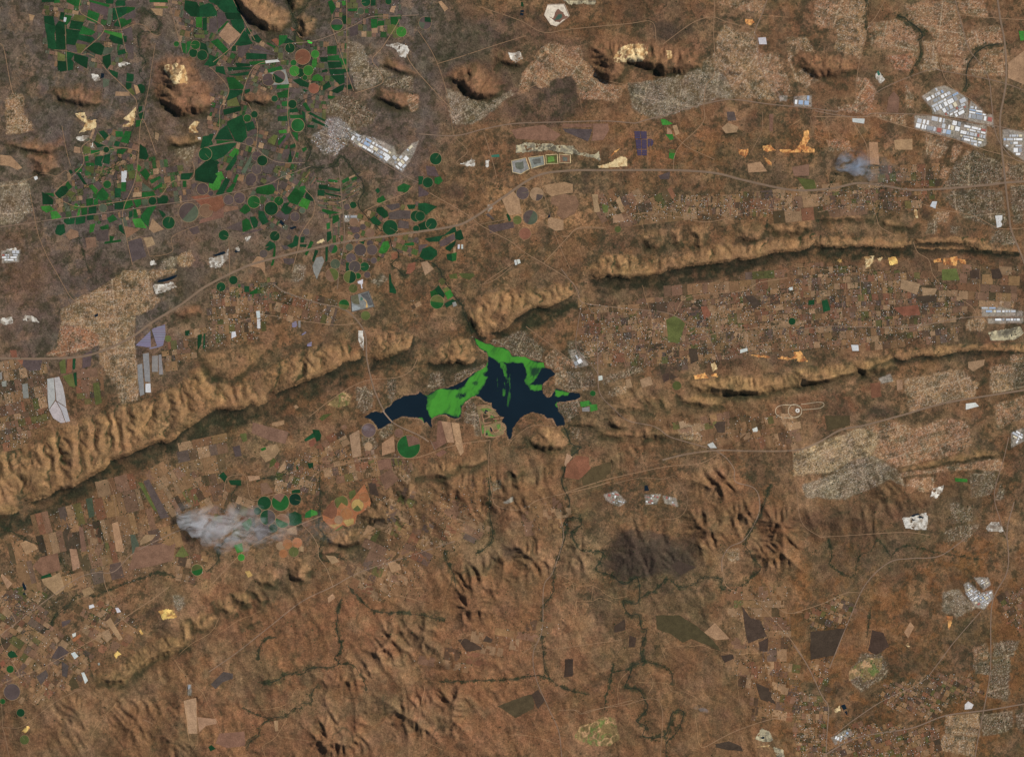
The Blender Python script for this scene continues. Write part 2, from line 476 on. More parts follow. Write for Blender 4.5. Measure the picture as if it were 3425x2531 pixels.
'C': '''m 780 340 810 335 815 380 785 385
d 880 345 955 335 930 390 945 435 875 415
d 965 330 1015 315 1005 410 945 395
m 790 400 860 400 870 425 800 428
o 770 432 870 430 860 500 800 470
m 695 460 745 440 755 480 700 487
d 700 490 740 500 800 600 770 590
d 635 470 655 465 670 490 650 500
l 820 615 850 600 900 650 880 690
p 860 590 905 565 945 620 910 650
@m 987 598 37
m 905 670 945 628 1000 690 985 735 930 745 890 715
d 1060 635 1110 635 1110 715 1058 718
m 1120 580 1160 580 1155 660 1115 660
v 1118 475 1140 480 1145 470 1170 472 1165 540 1155 545 1163 575 1118 577
d 510 680 560 620 605 610 630 650 600 690 545 725
m 605 600 625 570 665 620 633 645
o 605 690 640 652 700 680 650 720
d 390 670 440 695 490 740 485 780 395 780
m 415 675 490 680 495 710 450 695
l 378 800 455 795 500 830 430 855 390 830
l 465 850 520 845 565 900 480 920
d 590 920 690 905 680 960 620 965 590 940
d 700 905 785 885 780 950 700 965
d 805 880 860 880 860 920 805 925
d 820 805 885 795 885 860 820 865
m 750 820 800 810 800 870 755 880
l 722 830 742 815 732 880 710 885
l 680 795 700 770 740 808 690 820
m 795 735 855 725 855 780 800 795
m 865 740 900 720 900 780 865 785
@g 948 815 38
d 1055 760 1135 755 1135 820 1058 825
m 1145 755 1210 735 1225 790 1150 830
m 1230 740 1295 735 1300 780 1260 810
g 1302 735 1362 735 1362 785 1310 790
@d 1404 750 38
d 1450 720 1475 725 1500 700 1540 705 1550 740 1530 775 1455 770
l 1265 410 1300 440 1280 480 1262 450
m 1290 490 1340 450 1380 510 1350 560
m 1380 560 1470 520 1480 540 1400 590
m 1405 640 1490 580 1490 620 1420 650
g 1310 580 1390 640 1410 655 1310 662
m 1310 672 1410 662 1430 700 1310 715
p 1170 570 1240 560 1230 660 1160 640
o 1180 480 1250 460 1240 540 1190 550
o 1260 480 1310 570 1250 575
t 1230 672 1303 667 1303 710 1220 715
p 1120 680 1180 672 1200 710 1130 740
d 1190 850 1220 840 1220 890 1190 905
m 1230 825 1255 830 1270 900 1230 905
l 1220 920 1295 910 1350 1000 1250 990
m 1300 885 1360 810 1440 795 1380 890 1365 990 1300 915
d 1460 830 1500 850 1525 875 1500 905
@d 1553 950 57
t 1400 910 1510 1010 1415 1045 1370 1010
@p/g 1737 855 90
@p 1865 640 55
p 1760 600 1800 580 1820 600 1770 650
r 1760 710 1927 690 1990 760 1950 810 1850 790 1820 760
@b 1895 840 60
p 1730 1000 1820 975 1840 1040 1780 1060
d 510 1030 530 975 590 965 600 1040 560 1065 520 1055
l 830 970 875 960 860 1030 825 1040
m 920 990 995 965 1000 1005 940 1015
d 1095 975 1120 970 1150 1060 1100 1020
m 970 1125 1110 1105 1110 1125 960 1145
m 1010 1070 1050 1080 1035 1112 1012 1115
b 600 1060 650 1005 720 1030 725 1080 640 1110
b 785 1090 880 1080 890 1170 800 1190
p 870 1020 1000 1020 1000 1110 900 1120
b 1140 980 1290 1010 1170 1090
m 990 910 1040 875 1080 920 1010 950
d 1670 500 1780 490 1740 550 1670 555
m 1685 565 1715 565 1715 620 1685 620
p 1830 320 1870 375 1820 420
w 1447 1500 1460 1480 1560 1450 1625 1428 1630 1442 1590 1470 1520 1492
b 1990 760 2060 740 2060 900 1830 960 1850 920 1950 890
t 0 325 100 335 205 445 160 465 90 430 0 420
p 1180 1120 1300 1090 1350 1260 1210 1310
t 1320 1090 1400 1080 1430 1150 1350 1180
T 0 -5 0 580 240 555 280 640 300 830 170 960 0 960
T 3 10 1620 1260 1750 1210 1800 1290 1750 1350 1650 1350
T 0 -20 1500 1290 1630 1260 1620 1350 1480 1400 1450 1390
Q 0 1370 1300 1420 1285 1440 1340 1380 1350
I 0 10 1210 190 1200 170 1310 20 1320
Q 0 50 1190 150 1180 150 1210 60 1215
v 310 530 340 520 350 545 325 560
Yg -8 40 50 400 700 520 640 760 400 1280 300 1740 470 1740 740 1400 800 1350 1000 960 960 560 950 400 860''',
'D': '''l 60 520 110 480 140 545 100 560
l 0 560 60 522 110 565 90 640 40 650 0 620
d 60 690 150 540 190 560 125 690
m 155 660 215 590 240 600 200 680
m 218 572 250 510 270 510 243 590
p 335 560 385 505 430 525 400 560 405 605 360 610 340 590
p 545 550 600 520 625 560 590 575
m 430 650 450 615 580 600 605 640 590 680 540 692 440 680
p 578 590 635 580 640 655 608 660
@p 15 680 25
@p 178 740 47
@p 277 723 52
r 0 710 120 702 128 760 145 790 60 850 0 830
b 60 845 150 795 260 800 270 825 60 875
@m 410 760 57
m 280 840 330 780 355 795 375 822 375 840 330 870
@m 640 750 42
@d 570 820 62
d 660 830 690 775 745 762 720 800 765 820 735 865 700 872
m 720 720 790 630 830 660 873 690 810 785 740 760
m 840 620 880 612 890 650 873 685 832 655
l 822 790 860 722 930 750 900 825
d 885 700 910 655 965 735 950 750 892 742
@g 857 838 28
@p 790 895 45
p 612 890 642 842 740 880 720 930
d 455 840 500 850 545 940 490 970 455 900
m 305 935 340 912 365 925 395 1000 310 1035
d 375 900 420 895 448 940 440 985 410 1000 392 950
p 150 1000 298 930 302 1032
@d 133 1065 47
@d 603 1073 46
d 515 1170 555 1120 600 1140 595 1180 550 1205 520 1190 555 1168
m 600 1145 612 1170 605 1260 590 1340 565 1345 580 1300
@p 500 1235 38
d 715 1160 770 1130 790 1065 825 1090 810 1160 760 1180
@p 893 1035 32
p 735 1060 760 1080 740 1110 705 1090
p 665 1160 720 1160 735 1190 690 1200
p 680 1280 785 1280 780 1320 740 1340 690 1320
@d 1325 787 32
@p 1268 805 30
d 1010 600 1085 605 1080 643 1010 638
d 1000 647 1060 652 1060 700 1000 700
d 1090 620 1205 640 1200 665 1090 645
d 1065 672 1210 705 1205 718 1065 690
m 1100 550 1180 560 1175 578 1095 570
m 1040 845 1045 822 1200 858 1100 870
m 1225 560 1280 530 1290 560 1230 590
m 1310 545 1350 525 1360 545 1320 565
d 1545 815 1590 805 1640 850 1645 890 1610 908 1540 850
d 1480 920 1520 890 1585 950 1560 975 1510 960
@d 1665 995 70
p 1648 862 1750 832 1855 840 1850 915 1660 918
p 1745 925 1835 940 1840 1005 1735 1000
@d 1905 890 52
@d 1905 1005 30
d 1820 785 1900 785 1885 820 1840 825
p 1620 790 1750 770 1755 810 1680 838
m 1735 620 1790 590 1850 610 1820 670 1740 660
m 1545 760 1550 730 1600 700 1620 740 1590 770
d 1530 650 1555 630 1570 660 1550 680
@b 1330 945 40
p 1290 985 1390 990 1380 1040 1320 1045
@b 1480 1045 42
@p 1415 990 28
@p 1360 1075 28
@p 1390 1200 55
@p 1500 1200 48
@p 1305 1275 45
@g 1290 1175 33
@p 1480 1140 30
l 1560 1220 1600 1130 1645 1120 1660 1170 1630 1220 1590 1235
@p 1515 1298 28
@p 1340 1355 53
@d 1430 1355 42
d 1260 1320 1287 1320 1287 1400 1260 1395
@d/o 1295 1450 57
@m 1370 1440 28
@p 1455 1430 30
@o 1325 1555 40
@b/o 1130 1430 60
@g 1160 1330 45
@m/p 1140 1190 42
d 1070 1165 1092 1165 1090 1290 1070 1310
d 950 1290 975 1200 1005 1210 960 1310
m 880 1240 930 1120 960 1130 900 1250
d 845 1085 880 1080 870 1130 840 1130
d 835 1150 895 1150 890 1175 840 1170
c 950 1350 985 1270 1040 1260 1060 1300 990 1470 960 1400
@d 222 1478 40
@d 108 1540 42
d 325 1535 365 1535 365 1585 325 1585
m 375 1590 440 1555 440 1600 380 1610
d 1655 1430 1670 1420 1680 1500 1720 1570 1720 1600 1660 1590
v 1365 1490 1415 1470 1415 1510 1405 1515 1412 1555 1400 1555 1395 1515 1370 1510
d 1380 1125 1430 1120 1420 1150
m 1080 960 1110 950 1110 1000 1085 1010
d 1085 1040 1120 1030 1125 1090 1085 1130
m 1135 890 1190 880 1190 930 1140 960
m 1800 1140 1880 1130 1885 1160 1800 1160
r 1675 1230 1730 1215 1735 1280 1680 1290
r 1810 1420 1830 1330 1900 1310 1895 1380 1850 1420
p 1870 1120 1900 1080 1927 1090 1927 1150
p 300 1050 480 1000 490 1015 310 1060
w 740 995 795 980 803 995 760 1012 740 1005
w 650 930 665 925 695 960 680 980 645 955
w 25 1250 140 1210 152 1235 60 1260
w 228 1215 265 1185 285 1215 250 1225
Q 0 0 1270 60 1260 150 1230 180 1170 180 1280 100 1370 0 1370
Q 0 240 1180 280 1160 290 1210 250 1215
Q 1 980 1130 1060 1090 1070 1130 1000 1150
Q 0 330 1080 390 1070 360 1130 335 1125
T 0 5 790 1330 890 1340 870 1480 750 1490
T 0 30 1480 1480 1560 1540 1640 1470 1600 1420
I 0 1240 880 1380 880 1380 930 1250 940
t 370 1350 440 1260 500 1270 515 1340 512 1420 470 1365
Yg 8 60 14 1000 540 1200 540 1220 860 1010 860
Yg -25 60 12 1220 560 1400 480 1370 700 1220 760
Yg -55 60 12 880 470 1010 520 950 640 900 600
Yg 0 22 60 1060 880 1230 870 1230 1110 1080 1120
Yg 20 40 40 1300 900 1927 760 1927 1250 1650 1250 1240 1500 1060 1450 1250 1120
Yg 30 40 46 560 420 880 480 900 700 700 1000 420 1000 380 720
Yg -3 36 50 300 1500 600 1450 620 1652 40 1652''',
'E': '''T 0 -30 250 820 300 830 380 860 440 900 520 930 650 950 850 830 880 870 750 960 600 1090 480 1145 310 1140 270 950
T 1 35 1120 450 1210 395 1290 400 1400 440 1500 420 1510 540 1560 580 1620 650 1680 730 1760 780 1860 790 1927 770 1850 900 1820 950 1700 920 1470 910 1450 750 1400 700 1210 740 1200 800 1110 810 1040 740 1010 840 920 860 950 700 980 640 1060 560 1060 520
D 1150 140 1185 40 1345 35 1395 150 1270 250 1215 235
K 1010 110 1060 70 1120 140 1160 180 1200 240 1160 270 1080 240 1060 150
w 940 95 970 95 970 115 938 115
w 935 120 970 127 962 147 935 142
d 945 25 960 25 968 60 945 60
Q 2 1300 0 1640 0 1630 50 1530 40 1400 50 1350 20
Q 0 815 475 940 480 970 540 930 560 900 600 830 530
Q 1 1785 540 1850 450 1927 410 2080 400 2110 500 2060 580 1927 580 1800 590
Q 1 2280 470 2330 460 2340 540 2290 570
J c 850 1480 990 1450 1025 1560 940 1610 860 1590
J c 1005 1450 1155 1430 1165 1520 1035 1560
J o 1165 1425 1280 1420 1285 1510 1170 1515
J b 1290 1420 1400 1425 1400 1505 1295 1505
Q 2 890 1340 1000 1310 1320 1330 1420 1340 1480 1400 1610 1420 1660 1390 1690 1480 1740 1500 1600 1460 1400 1420 1200 1390 990 1410 890 1410
Q 1 1640 1520 1750 1500 1860 1430 1927 1460 1927 1540 1650 1550
Q 3 1720 1480 1800 1390 1865 1360 1850 1390 1780 1440
Q 0 360 1510 460 1480 490 1455 525 1470 520 1530 440 1540
Q 0 610 1480 650 1470 660 1530 630 1550 610 1530
W 670 1430 740 1420 745 1445 670 1450
@d 158 1463 55
@p/g 60 215 58
d 60 160 105 165 115 205 60 200
t 180 20 210 10 275 80 240 110
p 1325 1185 1600 1190 1580 1260 1560 1305 1350 1215
b 1325 1140 1600 1140 1600 1175 1325 1178
b 1605 1140 1745 1140 1755 1200 1700 1290 1590 1300 1603 1240
b 850 1195 1150 1150 1310 1240 1250 1300 900 1280''',
'F': '''T 0 10 0 770 120 760 330 720 520 690 680 630 700 560 800 620 900 700 1000 900 830 900 650 980 400 1060 230 1100 40 1000 30 920
T 3 40 820 480 810 350 890 220 960 270 1060 300 1160 280 1200 400 1200 600 1350 830 1380 920 1000 900 900 690 700 560
T 1 -15 810 0 1280 0 1220 130 1060 100 840 40
T 1 15 1200 490 1390 500 1450 650 1510 850 1380 880 1210 640
T 3 -20 1470 350 1640 340 1730 480 1580 460 1500 560 1540 660 1610 640 1760 740 1640 800 1530 720 1480 540
Q 3 1070 170 1150 170 1180 220 1130 240 1080 220
v 1200 350 1270 345 1280 410 1210 410
X 60 1210 115 1210 115 1280 65 1280
X 118 1212 172 1212 175 1280 125 1281
X 70 1287 121 1287 124 1374 80 1374
X 128 1287 172 1287 175 1374 130 1374
X 82 1380 124 1380 125 1435 90 1435
X 130 1380 175 1380 175 1435 130 1435
X 183 1280 206 1280 206 1350 185 1355
X 211 1280 238 1285 230 1340 211 1350
l 305 1100 340 1100 410 1140 370 1150 320 1150
o 380 1375 435 1378 435 1405 382 1405
l 382 1410 440 1412 420 1465 382 1455
l 350 1240 410 1240 420 1280 390 1290
t 360 1170 400 1200 410 1235 360 1235
t 410 1160 450 1150 475 1230 440 1250
I 5 1530 890 1690 880 1690 980 1530 980
I 5 1395 880 1470 880 1460 930 1400 930
Q 3 1610 1200 1670 1190 1680 1280 1640 1340 1720 1370 1720 1410 1400 1410 1380 1370 1540 1380 1620 1260
Q 3 1240 1340 1310 1330 1380 1390 1300 1400 1250 1390
Q 3 1015 1370 1110 1375 1110 1410 1080 1460 1020 1420
Q 3 1240 1420 1320 1480 1330 1540 1260 1490
t 865 1180 920 1130 1020 1170 1000 1220 900 1230
t 1100 1510 1220 1490 1285 1580 1110 1590
b 1510 1540 1670 1510 1670 1620 1530 1620
p 280 1620 390 1580 380 1650 300 1652
K 230 230 640 190 620 330 330 390 260 350
b 1300 1050 1340 1050 1335 1210 1305 1210
p 910 1030 980 1030 1000 1110 920 1115''',
'G': '''T 1 20 0 0 330 0 300 180 200 260 100 270 0 230
T 3 20 330 0 500 0 470 230 490 270 420 540 300 500 180 450 210 350 200 260 300 180
T 1 15 490 210 770 180 870 220 960 370 950 470 770 480 510 420
T 1 8 840 60 1000 20 1290 0 1420 430 1390 520 1140 500 1100 380 1060 290 940 250 860 170
T 1 0 1310 10 1560 0 1600 170 1480 160 1330 110
T 1 -15 1400 290 1700 230 1730 390 1560 430 1420 440
T 1 5 1530 500 1740 430 1750 550 1530 540
T 1 5 1430 640 1530 550 1750 570 1760 700 1460 700
T 1 5 1160 530 1430 540 1360 680 1180 650
T 4 30 670 520 960 480 880 660 740 630
T 3 10 960 600 1130 580 1150 640 980 660
T 4 30 390 710 490 720 560 850 530 960 560 1000 500 1050 220 1020 200 980 370 960
T 1 0 840 770 910 860 910 1000 840 1000
T 1 10 540 1050 830 1060 830 1160 620 1100
T 4 0 120 1290 310 1290 365 1390 125 1400
T 1 15 1015 1230 1240 1290 1220 1380 1140 1470 1030 1430
T 1 15 1280 1320 1370 1350 1280 1500 1250 1490
T 1 20 1400 1370 1440 1400 1380 1520 1350 1510
T 2 10 1290 1500 1480 1380 1730 1520 1730 1650 1290 1652
T 1 10 1150 1650 1180 1520 1240 1560 1200 1650
T 1 10 1760 1510 1927 1530 1927 1650 1760 1650
T 3 0 1000 380 1090 380 1130 500 1130 580 1010 590
I -28 985 890 1110 810 1190 790 1290 830 1410 910 1410 1100 1090 1050 1080 1000
I 10 1420 1000 1440 930 1530 1000 1570 1050 1640 1060 1650 1170 1410 1110
I 12 920 1070 1090 1070 1390 1130 1300 1280 970 1195 920 1180
I 12 1390 1130 1580 1160 1580 1340 1500 1360 1300 1280
I 0 1730 1190 1927 1210 1927 1480 1850 1430 1740 1340
Q 0 550 690 590 640 630 700 650 740 600 780 565 740
W 572 662 590 650 605 690 595 705 578 690
t 500 1310 580 1310 595 1520 510 1510
t 1780 580 1927 470 1927 780 1780 720
l 1880 290 1925 290 1925 370 1895 375
t 730 1290 900 1280 900 1380 740 1380
b 680 900 730 840 780 900 770 1040 660 1030
v 345 1090 460 1095 455 1140 350 1125
K 175 1460 230 1440 240 1540 180 1520''',
'H': '''@d 85 305 48
d 0 250 40 250 45 310 20 320 0 320
m 150 265 200 250 220 290 185 320 150 310
p 65 150 150 160 190 250 80 240
p 0 335 95 400 85 420 0 440
d 0 500 60 495 170 525 70 600 0 550
@d 15 615 45
@d 118 685 52
d 0 690 65 660 75 715 110 735 0 765
d 60 820 230 790 335 705 345 760 220 800 190 845 100 850
d 338 765 390 740 415 820 380 835 340 820
p 190 850 325 775 340 825 250 885 200 895
d 250 900 345 835 330 880 290 935 255 920
d 10 985 40 915 110 895 165 930 170 970 120 1015 60 1015
p 0 880 90 870 0 960
m 305 960 350 950 345 1020 310 1030
d 260 965 303 960 308 1030 265 1010
t 320 900 345 895 340 948 320 955
v 362 875 380 875 378 915 360 915
v 393 875 410 875 410 915 393 915
v 880 1020 900 1015 910 1060 890 1065
v 905 1015 930 1010 940 1045 915 1055
@p 958 402 58
@t/p 1088 412 60
@o 910 650 40
@g/p 1030 625 66
@r 980 775 55
t 760 440 870 380 925 450 950 590 830 610
t 1190 640 1220 625 1335 650 1335 740 1260 750 1190 710
b 1225 440 1340 410 1450 430 1480 500 1440 590 1330 645 1270 600 1290 530 1220 500
t 1160 330 1340 300 1420 320 1420 400 1330 410 1225 435 1180 400
p 640 700 870 665 880 720 660 770
d 810 600 830 590 850 650 830 660
w 1190 630 1210 570 1222 622
@o 1835 735 30
t 1790 610 1870 590 1900 660 1790 680
t 1815 470 1850 430 1900 570 1870 585
o 1690 500 1750 520 1740 580 1700 585
K 210 360 320 270 420 350 400 440 300 470 200 420
K 1490 200 1560 220 1570 400 1510 380
d 150 1290 185 1250 240 1330 230 1365 190 1335
@m/o 170 1405 62
m 110 1310 150 1290 180 1335 120 1370
o 180 1210 220 1180 250 1220 215 1255
o 222 1285 270 1265 290 1290 240 1320
l 242 1322 292 1292 318 1345 270 1380
d 240 1420 310 1380 350 1400 260 1455
o 280 1155 350 1140 360 1190 290 1190
o 370 1140 500 1140 520 1160 470 1200 400 1180
c 310 1410 340 1400 355 1435 320 1450
t 20 1040 80 1030 140 1100 60 1160
I -35 640 510 670 505 680 540 640 580
p 615 600 640 585 700 640 690 650''',
'J': '''T 3 -5 560 370 700 300 700 270 860 210 900 180 1150 20 1640 0 1600 40 1450 80 1400 130 1420 240 1480 290 1400 370 1250 430 1245 540 930 600 900 600 800 560 600 510 540 600 520 740 560 560
T 3 -5 930 550 1240 500 1245 740 1250 790 1270 900 1280 1200 1110 1240 1060 1080 980 960 920 870 910 650
T 4 -10 600 510 820 560 905 610 900 700 700 770 560 800 430 800 430 770 520 740 560 560
X 1395 550 1520 510 1525 600 1500 710 1450 720
X 1240 710 1385 570 1390 720
X 1372 725 1448 708 1450 725 1370 737
z 435 1010 495 1000 510 1200 450 1290 440 1200
z 500 1000 545 990 580 1080 600 1180 610 1270 520 1210
z 452 1296 512 1212 562 1300 600 1410 560 1415 490 1370
z 525 1222 612 1278 645 1400 606 1408 568 1300
c 1265 880 1310 870 1330 1150 1290 1170 1270 1010
c 1315 780 1370 770 1385 1040 1335 1035
c 1400 800 1455 795 1455 945 1400 945
c 1460 790 1485 785 1503 970 1465 970
v 1340 1055 1385 1050 1390 1135 1340 1135
c 205 1060 255 1050 265 1185 215 1190
c 15 1035 60 1025 60 1080 20 1080
c 0 950 15 950 20 1010 0 1020
r 160 835 215 835 230 860 200 880
p 215 835 390 835 370 930 270 940 205 885
p 760 790 850 750 835 890 760 915
b 700 795 750 790 755 905 700 935
o 575 985 665 960 695 1090 640 1075
d 670 830 695 825 690 915 670 920
d 675 960 705 950 710 1080 690 1060
r 90 745 150 745 160 810 110 815
o 855 1050 910 1040 940 1230 880 1250
d 1820 610 1860 600 1850 690 1820 750
d 1875 600 1890 595 1885 730 1870 730
@o 1548 640 30
d 1705 570 1745 565 1740 610 1710 610
r 620 820 670 810 660 950 610 960
o 545 860 600 820 608 958 560 960
Q 0 1400 150 1450 130 1520 140 1590 110 1635 170 1430 240
K 440 600 480 520 520 470 520 520 490 600
K 0 560 70 520 125 570 100 660 30 640
Q 0 0 450 110 430 130 500 40 520 0 500
Q 0 230 420 320 430 370 490 200 480
w 860 430 900 405 905 430 880 445
Y -12 55 75 0 850 430 850 430 1000 440 1400 300 1480 200 1640 0 1640
Y -5 60 90 700 960 930 900 960 1250 800 1270 720 1180
Y -8 50 60 1500 720 1800 560 1927 530 1927 740 1820 780 1650 900 1560 980
B 146 98 66 10 1600 400 1700 345 1840 345 1850 405 1700 430''',
'K': '''Y -4 42 60 0 60 600 0 560 300 440 500 200 560 0 580
Y 15 45 60 600 60 1180 150 1180 360 600 340
Y -27 60 50 1830 160 1927 110 1927 340 1870 340
@m/o 1240 190 48
@o 1440 290 42
D 1300 110 1470 60 1525 210 1310 260
X 760 345 800 340 815 395 765 400
c 817 340 840 338 840 400 822 400
X 845 465 890 435 890 455 850 472
X 905 535 945 530 940 575 900 575
v 205 440 240 435 250 480 205 500
v 430 250 465 245 470 310 440 315
v 440 322 470 320 470 408 442 408
Q 0 1370 420 1420 430 1430 520 1430 610 1410 610 1370 530
T 2 20 1350 960 1450 930 1510 1010 1500 1130 1430 1190 1370 1130 1360 1050
G 1080 1110 1240 980 1310 1030 1290 1110 1180 1140
t 775 1125 800 1110 825 1135 795 1150
t 575 1280 690 1250 690 1290 620 1310 575 1300
b 400 1270 540 1310 730 1360 700 1470 560 1440 390 1370
d 875 1430 955 1370 970 1410 890 1445
d 950 1340 1010 1345 1030 1390 1020 1430 990 1445
r 915 1450 970 1415 985 1450 960 1490 930 1500
@m 1835 1495 105
b 1812 1392 1880 1397 1930 1425 1942 1468 1835 1495
@b 1745 1370 40
@p 1468 1345 65
T 2 30 1565 1380 1620 1280 1690 1290 1690 1390 1580 1440
T 2 10 1400 1400 1440 1420 1510 1400 1560 1500 1500 1570 1430 1520
t 1290 1390 1380 1340 1400 1580 1320 1600
t 1590 1465 1700 1390 1710 1540 1590 1580
@t 1465 1495 36
o 280 1380 340 1370 350 1440 310 1455
p 215 1500 280 1480 300 1580 240 1590
t 490 1500 620 1470 650 1530 600 1600 520 1640 460 1560
l 475 1515 515 1500 520 1520 485 1535
o 550 1650 590 1595 620 1640
o 1010 1240 1050 1200 1130 1190 1040 1260
Y 60 60 70 1000 1480 1260 1300 1290 1600 1020 1640
T 2 40 1640 880 1720 880 1720 1040 1660 1100 1640 1040''',
'L': '''T 2 25 1120 150 1180 140 1330 70 1400 70 1500 160 1550 230 1540 320 1440 295 1290 270 1250 220 1210 195 1110 172
T 2 0 560 570 600 420 700 410 720 520 640 540
T 2 -25 800 430 1050 340 1055 365 920 440 800 490
T 1 35 1560 280 1640 220 1750 300 1850 350 1780 380 1650 390 1560 350
T 3 10 1650 420 1720 400 1900 410 1927 560 1860 578 1760 572 1640 520
T 2 -20 1680 670 1850 640 1840 760 1760 820 1720 780 1670 740
T 2 0 890 670 930 645 985 700 1010 800 1030 960 970 940 960 850 890 830
t 690 820 770 830 800 1000 740 1000
t 775 830 840 840 880 1080 850 1110 805 1005
b 640 1100 700 1060 740 1080 680 1120
b 660 820 690 815 735 1000 640 1060 600 1000 650 990
r 1740 1180 1820 1110 1927 1120 1927 1230 1840 1310 1720 1290
T 1 10 1770 880 1850 870 1860 980 1780 970
l 1855 660 1927 650 1927 690 1860 700
p 80 1345 135 1325 170 1450 95 1430
b 170 1280 270 1220 340 1310 220 1400
b 150 1150 270 1130 280 1220 170 1230
Y -5 70 60 0 1150 440 1150 430 1320 150 1340 0 1280
Y 20 60 60 600 1400 1080 1300 1150 1560 700 1640 500 1560
T 2 0 1110 1340 1180 1310 1200 1380 1130 1400
t 1740 1090 1790 1120 1730 1200 1720 1180
I -15 1210 1500 1290 1450 1290 1490 1230 1510''',
'M': '''t 185 870 235 845 320 880 350 920 240 975
d 380 1195 388 1165 425 1140 460 1150 475 1175
t 382 1202 475 1178 550 1135 600 1290 520 1350 400 1245
t 640 920 705 925 740 1090 670 1125
t 1030 690 1085 670 1145 950 1070 945
b 725 720 760 715 800 940 750 950
g 790 460 850 450 870 620 820 640
p 1320 300 1370 280 1560 630 1480 645
g 1200 790 1240 790 1280 880 1270 940 1220 970
o 1270 310 1310 310 1450 580 1410 560
t 750 1300 830 1270 870 1320 780 1370
t 5 1165 20 1150 115 1240 70 1290
w 195 1225 212 1220 247 1292 225 1308
w 205 1335 225 1322 240 1338 220 1350
Q 4 1455 1490 1530 1470 1610 1470 1640 1560 1590 1560 1500 1580
T 0 -10 1590 1350 1700 1360 1700 1450 1640 1490 1600 1430
o 1610 990 1680 890 1740 980 1690 1000
@m/o 1815 1115 52
b 1250 905 1620 860 1590 1030 1400 1080 1180 1120
b 370 1000 530 960 560 1110 390 1170 300 1080
t 1290 850 1340 790 1440 790 1400 840 1290 890
Y 35 75 60 0 1330 300 1280 480 1370 200 1560 50 1500
Y -12 60 110 550 640 750 700 1160 640 1160 980 900 1080 650 900
Y -30 60 110 1350 200 1600 80 1927 350 1927 520 1620 620 1500 600
Y 28 70 70 780 1500 1020 1400 1280 1640 800 1650
Y 12 60 60 1590 1000 1927 950 1927 1180 1700 1240 1600 1150
K 1570 620 1620 590 1690 690 1760 800 1800 930 1740 960 1700 860 1600 790 1560 700''',
'N': '''n 1040 610 1130 480 1250 430 1300 500 1310 470 1430 325 1490 490 1480 530 1400 590 1360 610 1340 690 1270 720 1230 700 1150 755 1050 660
@d 507 500 62
@m/b 655 492 80
@D 790 467 55
@d/p 538 632 70
@d 445 573 35
@b/m 673 665 63
d 735 600 790 580 847 610 848 680 790 705 740 700
@d 590 732 40
d 763 380 830 375 838 405 765 412
m 880 635 890 590 935 560 935 630
l 937 560 990 580 995 605 937 622
@o/n 1215 495 63
r 1045 610 1050 560 1150 470 1180 560 1170 620 1130 645
@n 1265 600 52
@y/o 1365 520 55
@n 1427 447 45
@t 1190 655 38
y 1100 700 1220 690 1150 735
o 1150 755 1130 742 1220 697 1225 725 1190 752
y 1230 660 1330 640 1330 690 1270 716
o 1285 400 1340 375 1350 420 1335 470 1290 460
@n 720 877 45
@n 810 865 45
@o 778 948 46
@n 683 965 40
@t 655 895 38
t 830 890 870 900 870 950 825 940
d 90 250 130 215 165 260 150 315
d 180 290 290 290 290 340 200 330
b 470 320 530 310 590 400 480 430
r 590 150 620 115 650 140 630 190
o 550 180 575 85 615 100 600 150
t 630 210 700 100 705 180 660 220
t 350 250 460 250 470 280 370 300
d 905 135 955 130 955 175 920 180
d 800 140 822 185 805 190
l 230 890 300 870 310 940 260 960
@l 295 1000 32
y 330 1130 370 1120 400 1165 360 1185
t 1640 1050 1740 1030 1770 1110 1680 1140
t 1090 1370 1140 1330 1160 1370 1100 1420
l 300 690 380 640 390 700 350 760
t 1070 980 1160 990 1200 1040 1130 1060
t 710 740 800 710 810 790 720 780
p 410 740 520 640 560 760 460 855
H hill 200 60 20 u 1380 590 1540 470 1790 450 1810 560 1640 705 1400 700
H hill 230 70 20 u 1070 800 1280 730 1650 720 1480 830 1290 925 1110 880
H hill 190 100 14 u 715 1110 800 1000 920 990 945 1110 890 1220 800 1230 745 1200
H hill 140 80 14 u 400 1200 520 1080 640 1080 650 1200 600 1270 460 1255
H hill 160 60 14 q 200 1330 320 1300 390 1360 400 1420 330 1452 240 1420
H hill 160 60 14 q 50 1400 180 1350 270 1460 270 1510 190 1535 80 1500
H hill 120 60 14 q 330 1290 430 1260 530 1380 480 1440 420 1360
H hill 100 50 14 k 1010 950 1130 890 1200 960 1050 985
Y 20 60 60 0 350 400 480 420 850 90 830
Y -10 60 60 1030 30 1400 0 1927 90 1800 300 1450 300 1040 300
Y 15 55 55 600 120 1010 0 1010 420 620 420
Y 25 80 80 1100 1180 1300 1100 1927 950 1927 1350 1500 1400 1300 1300''',
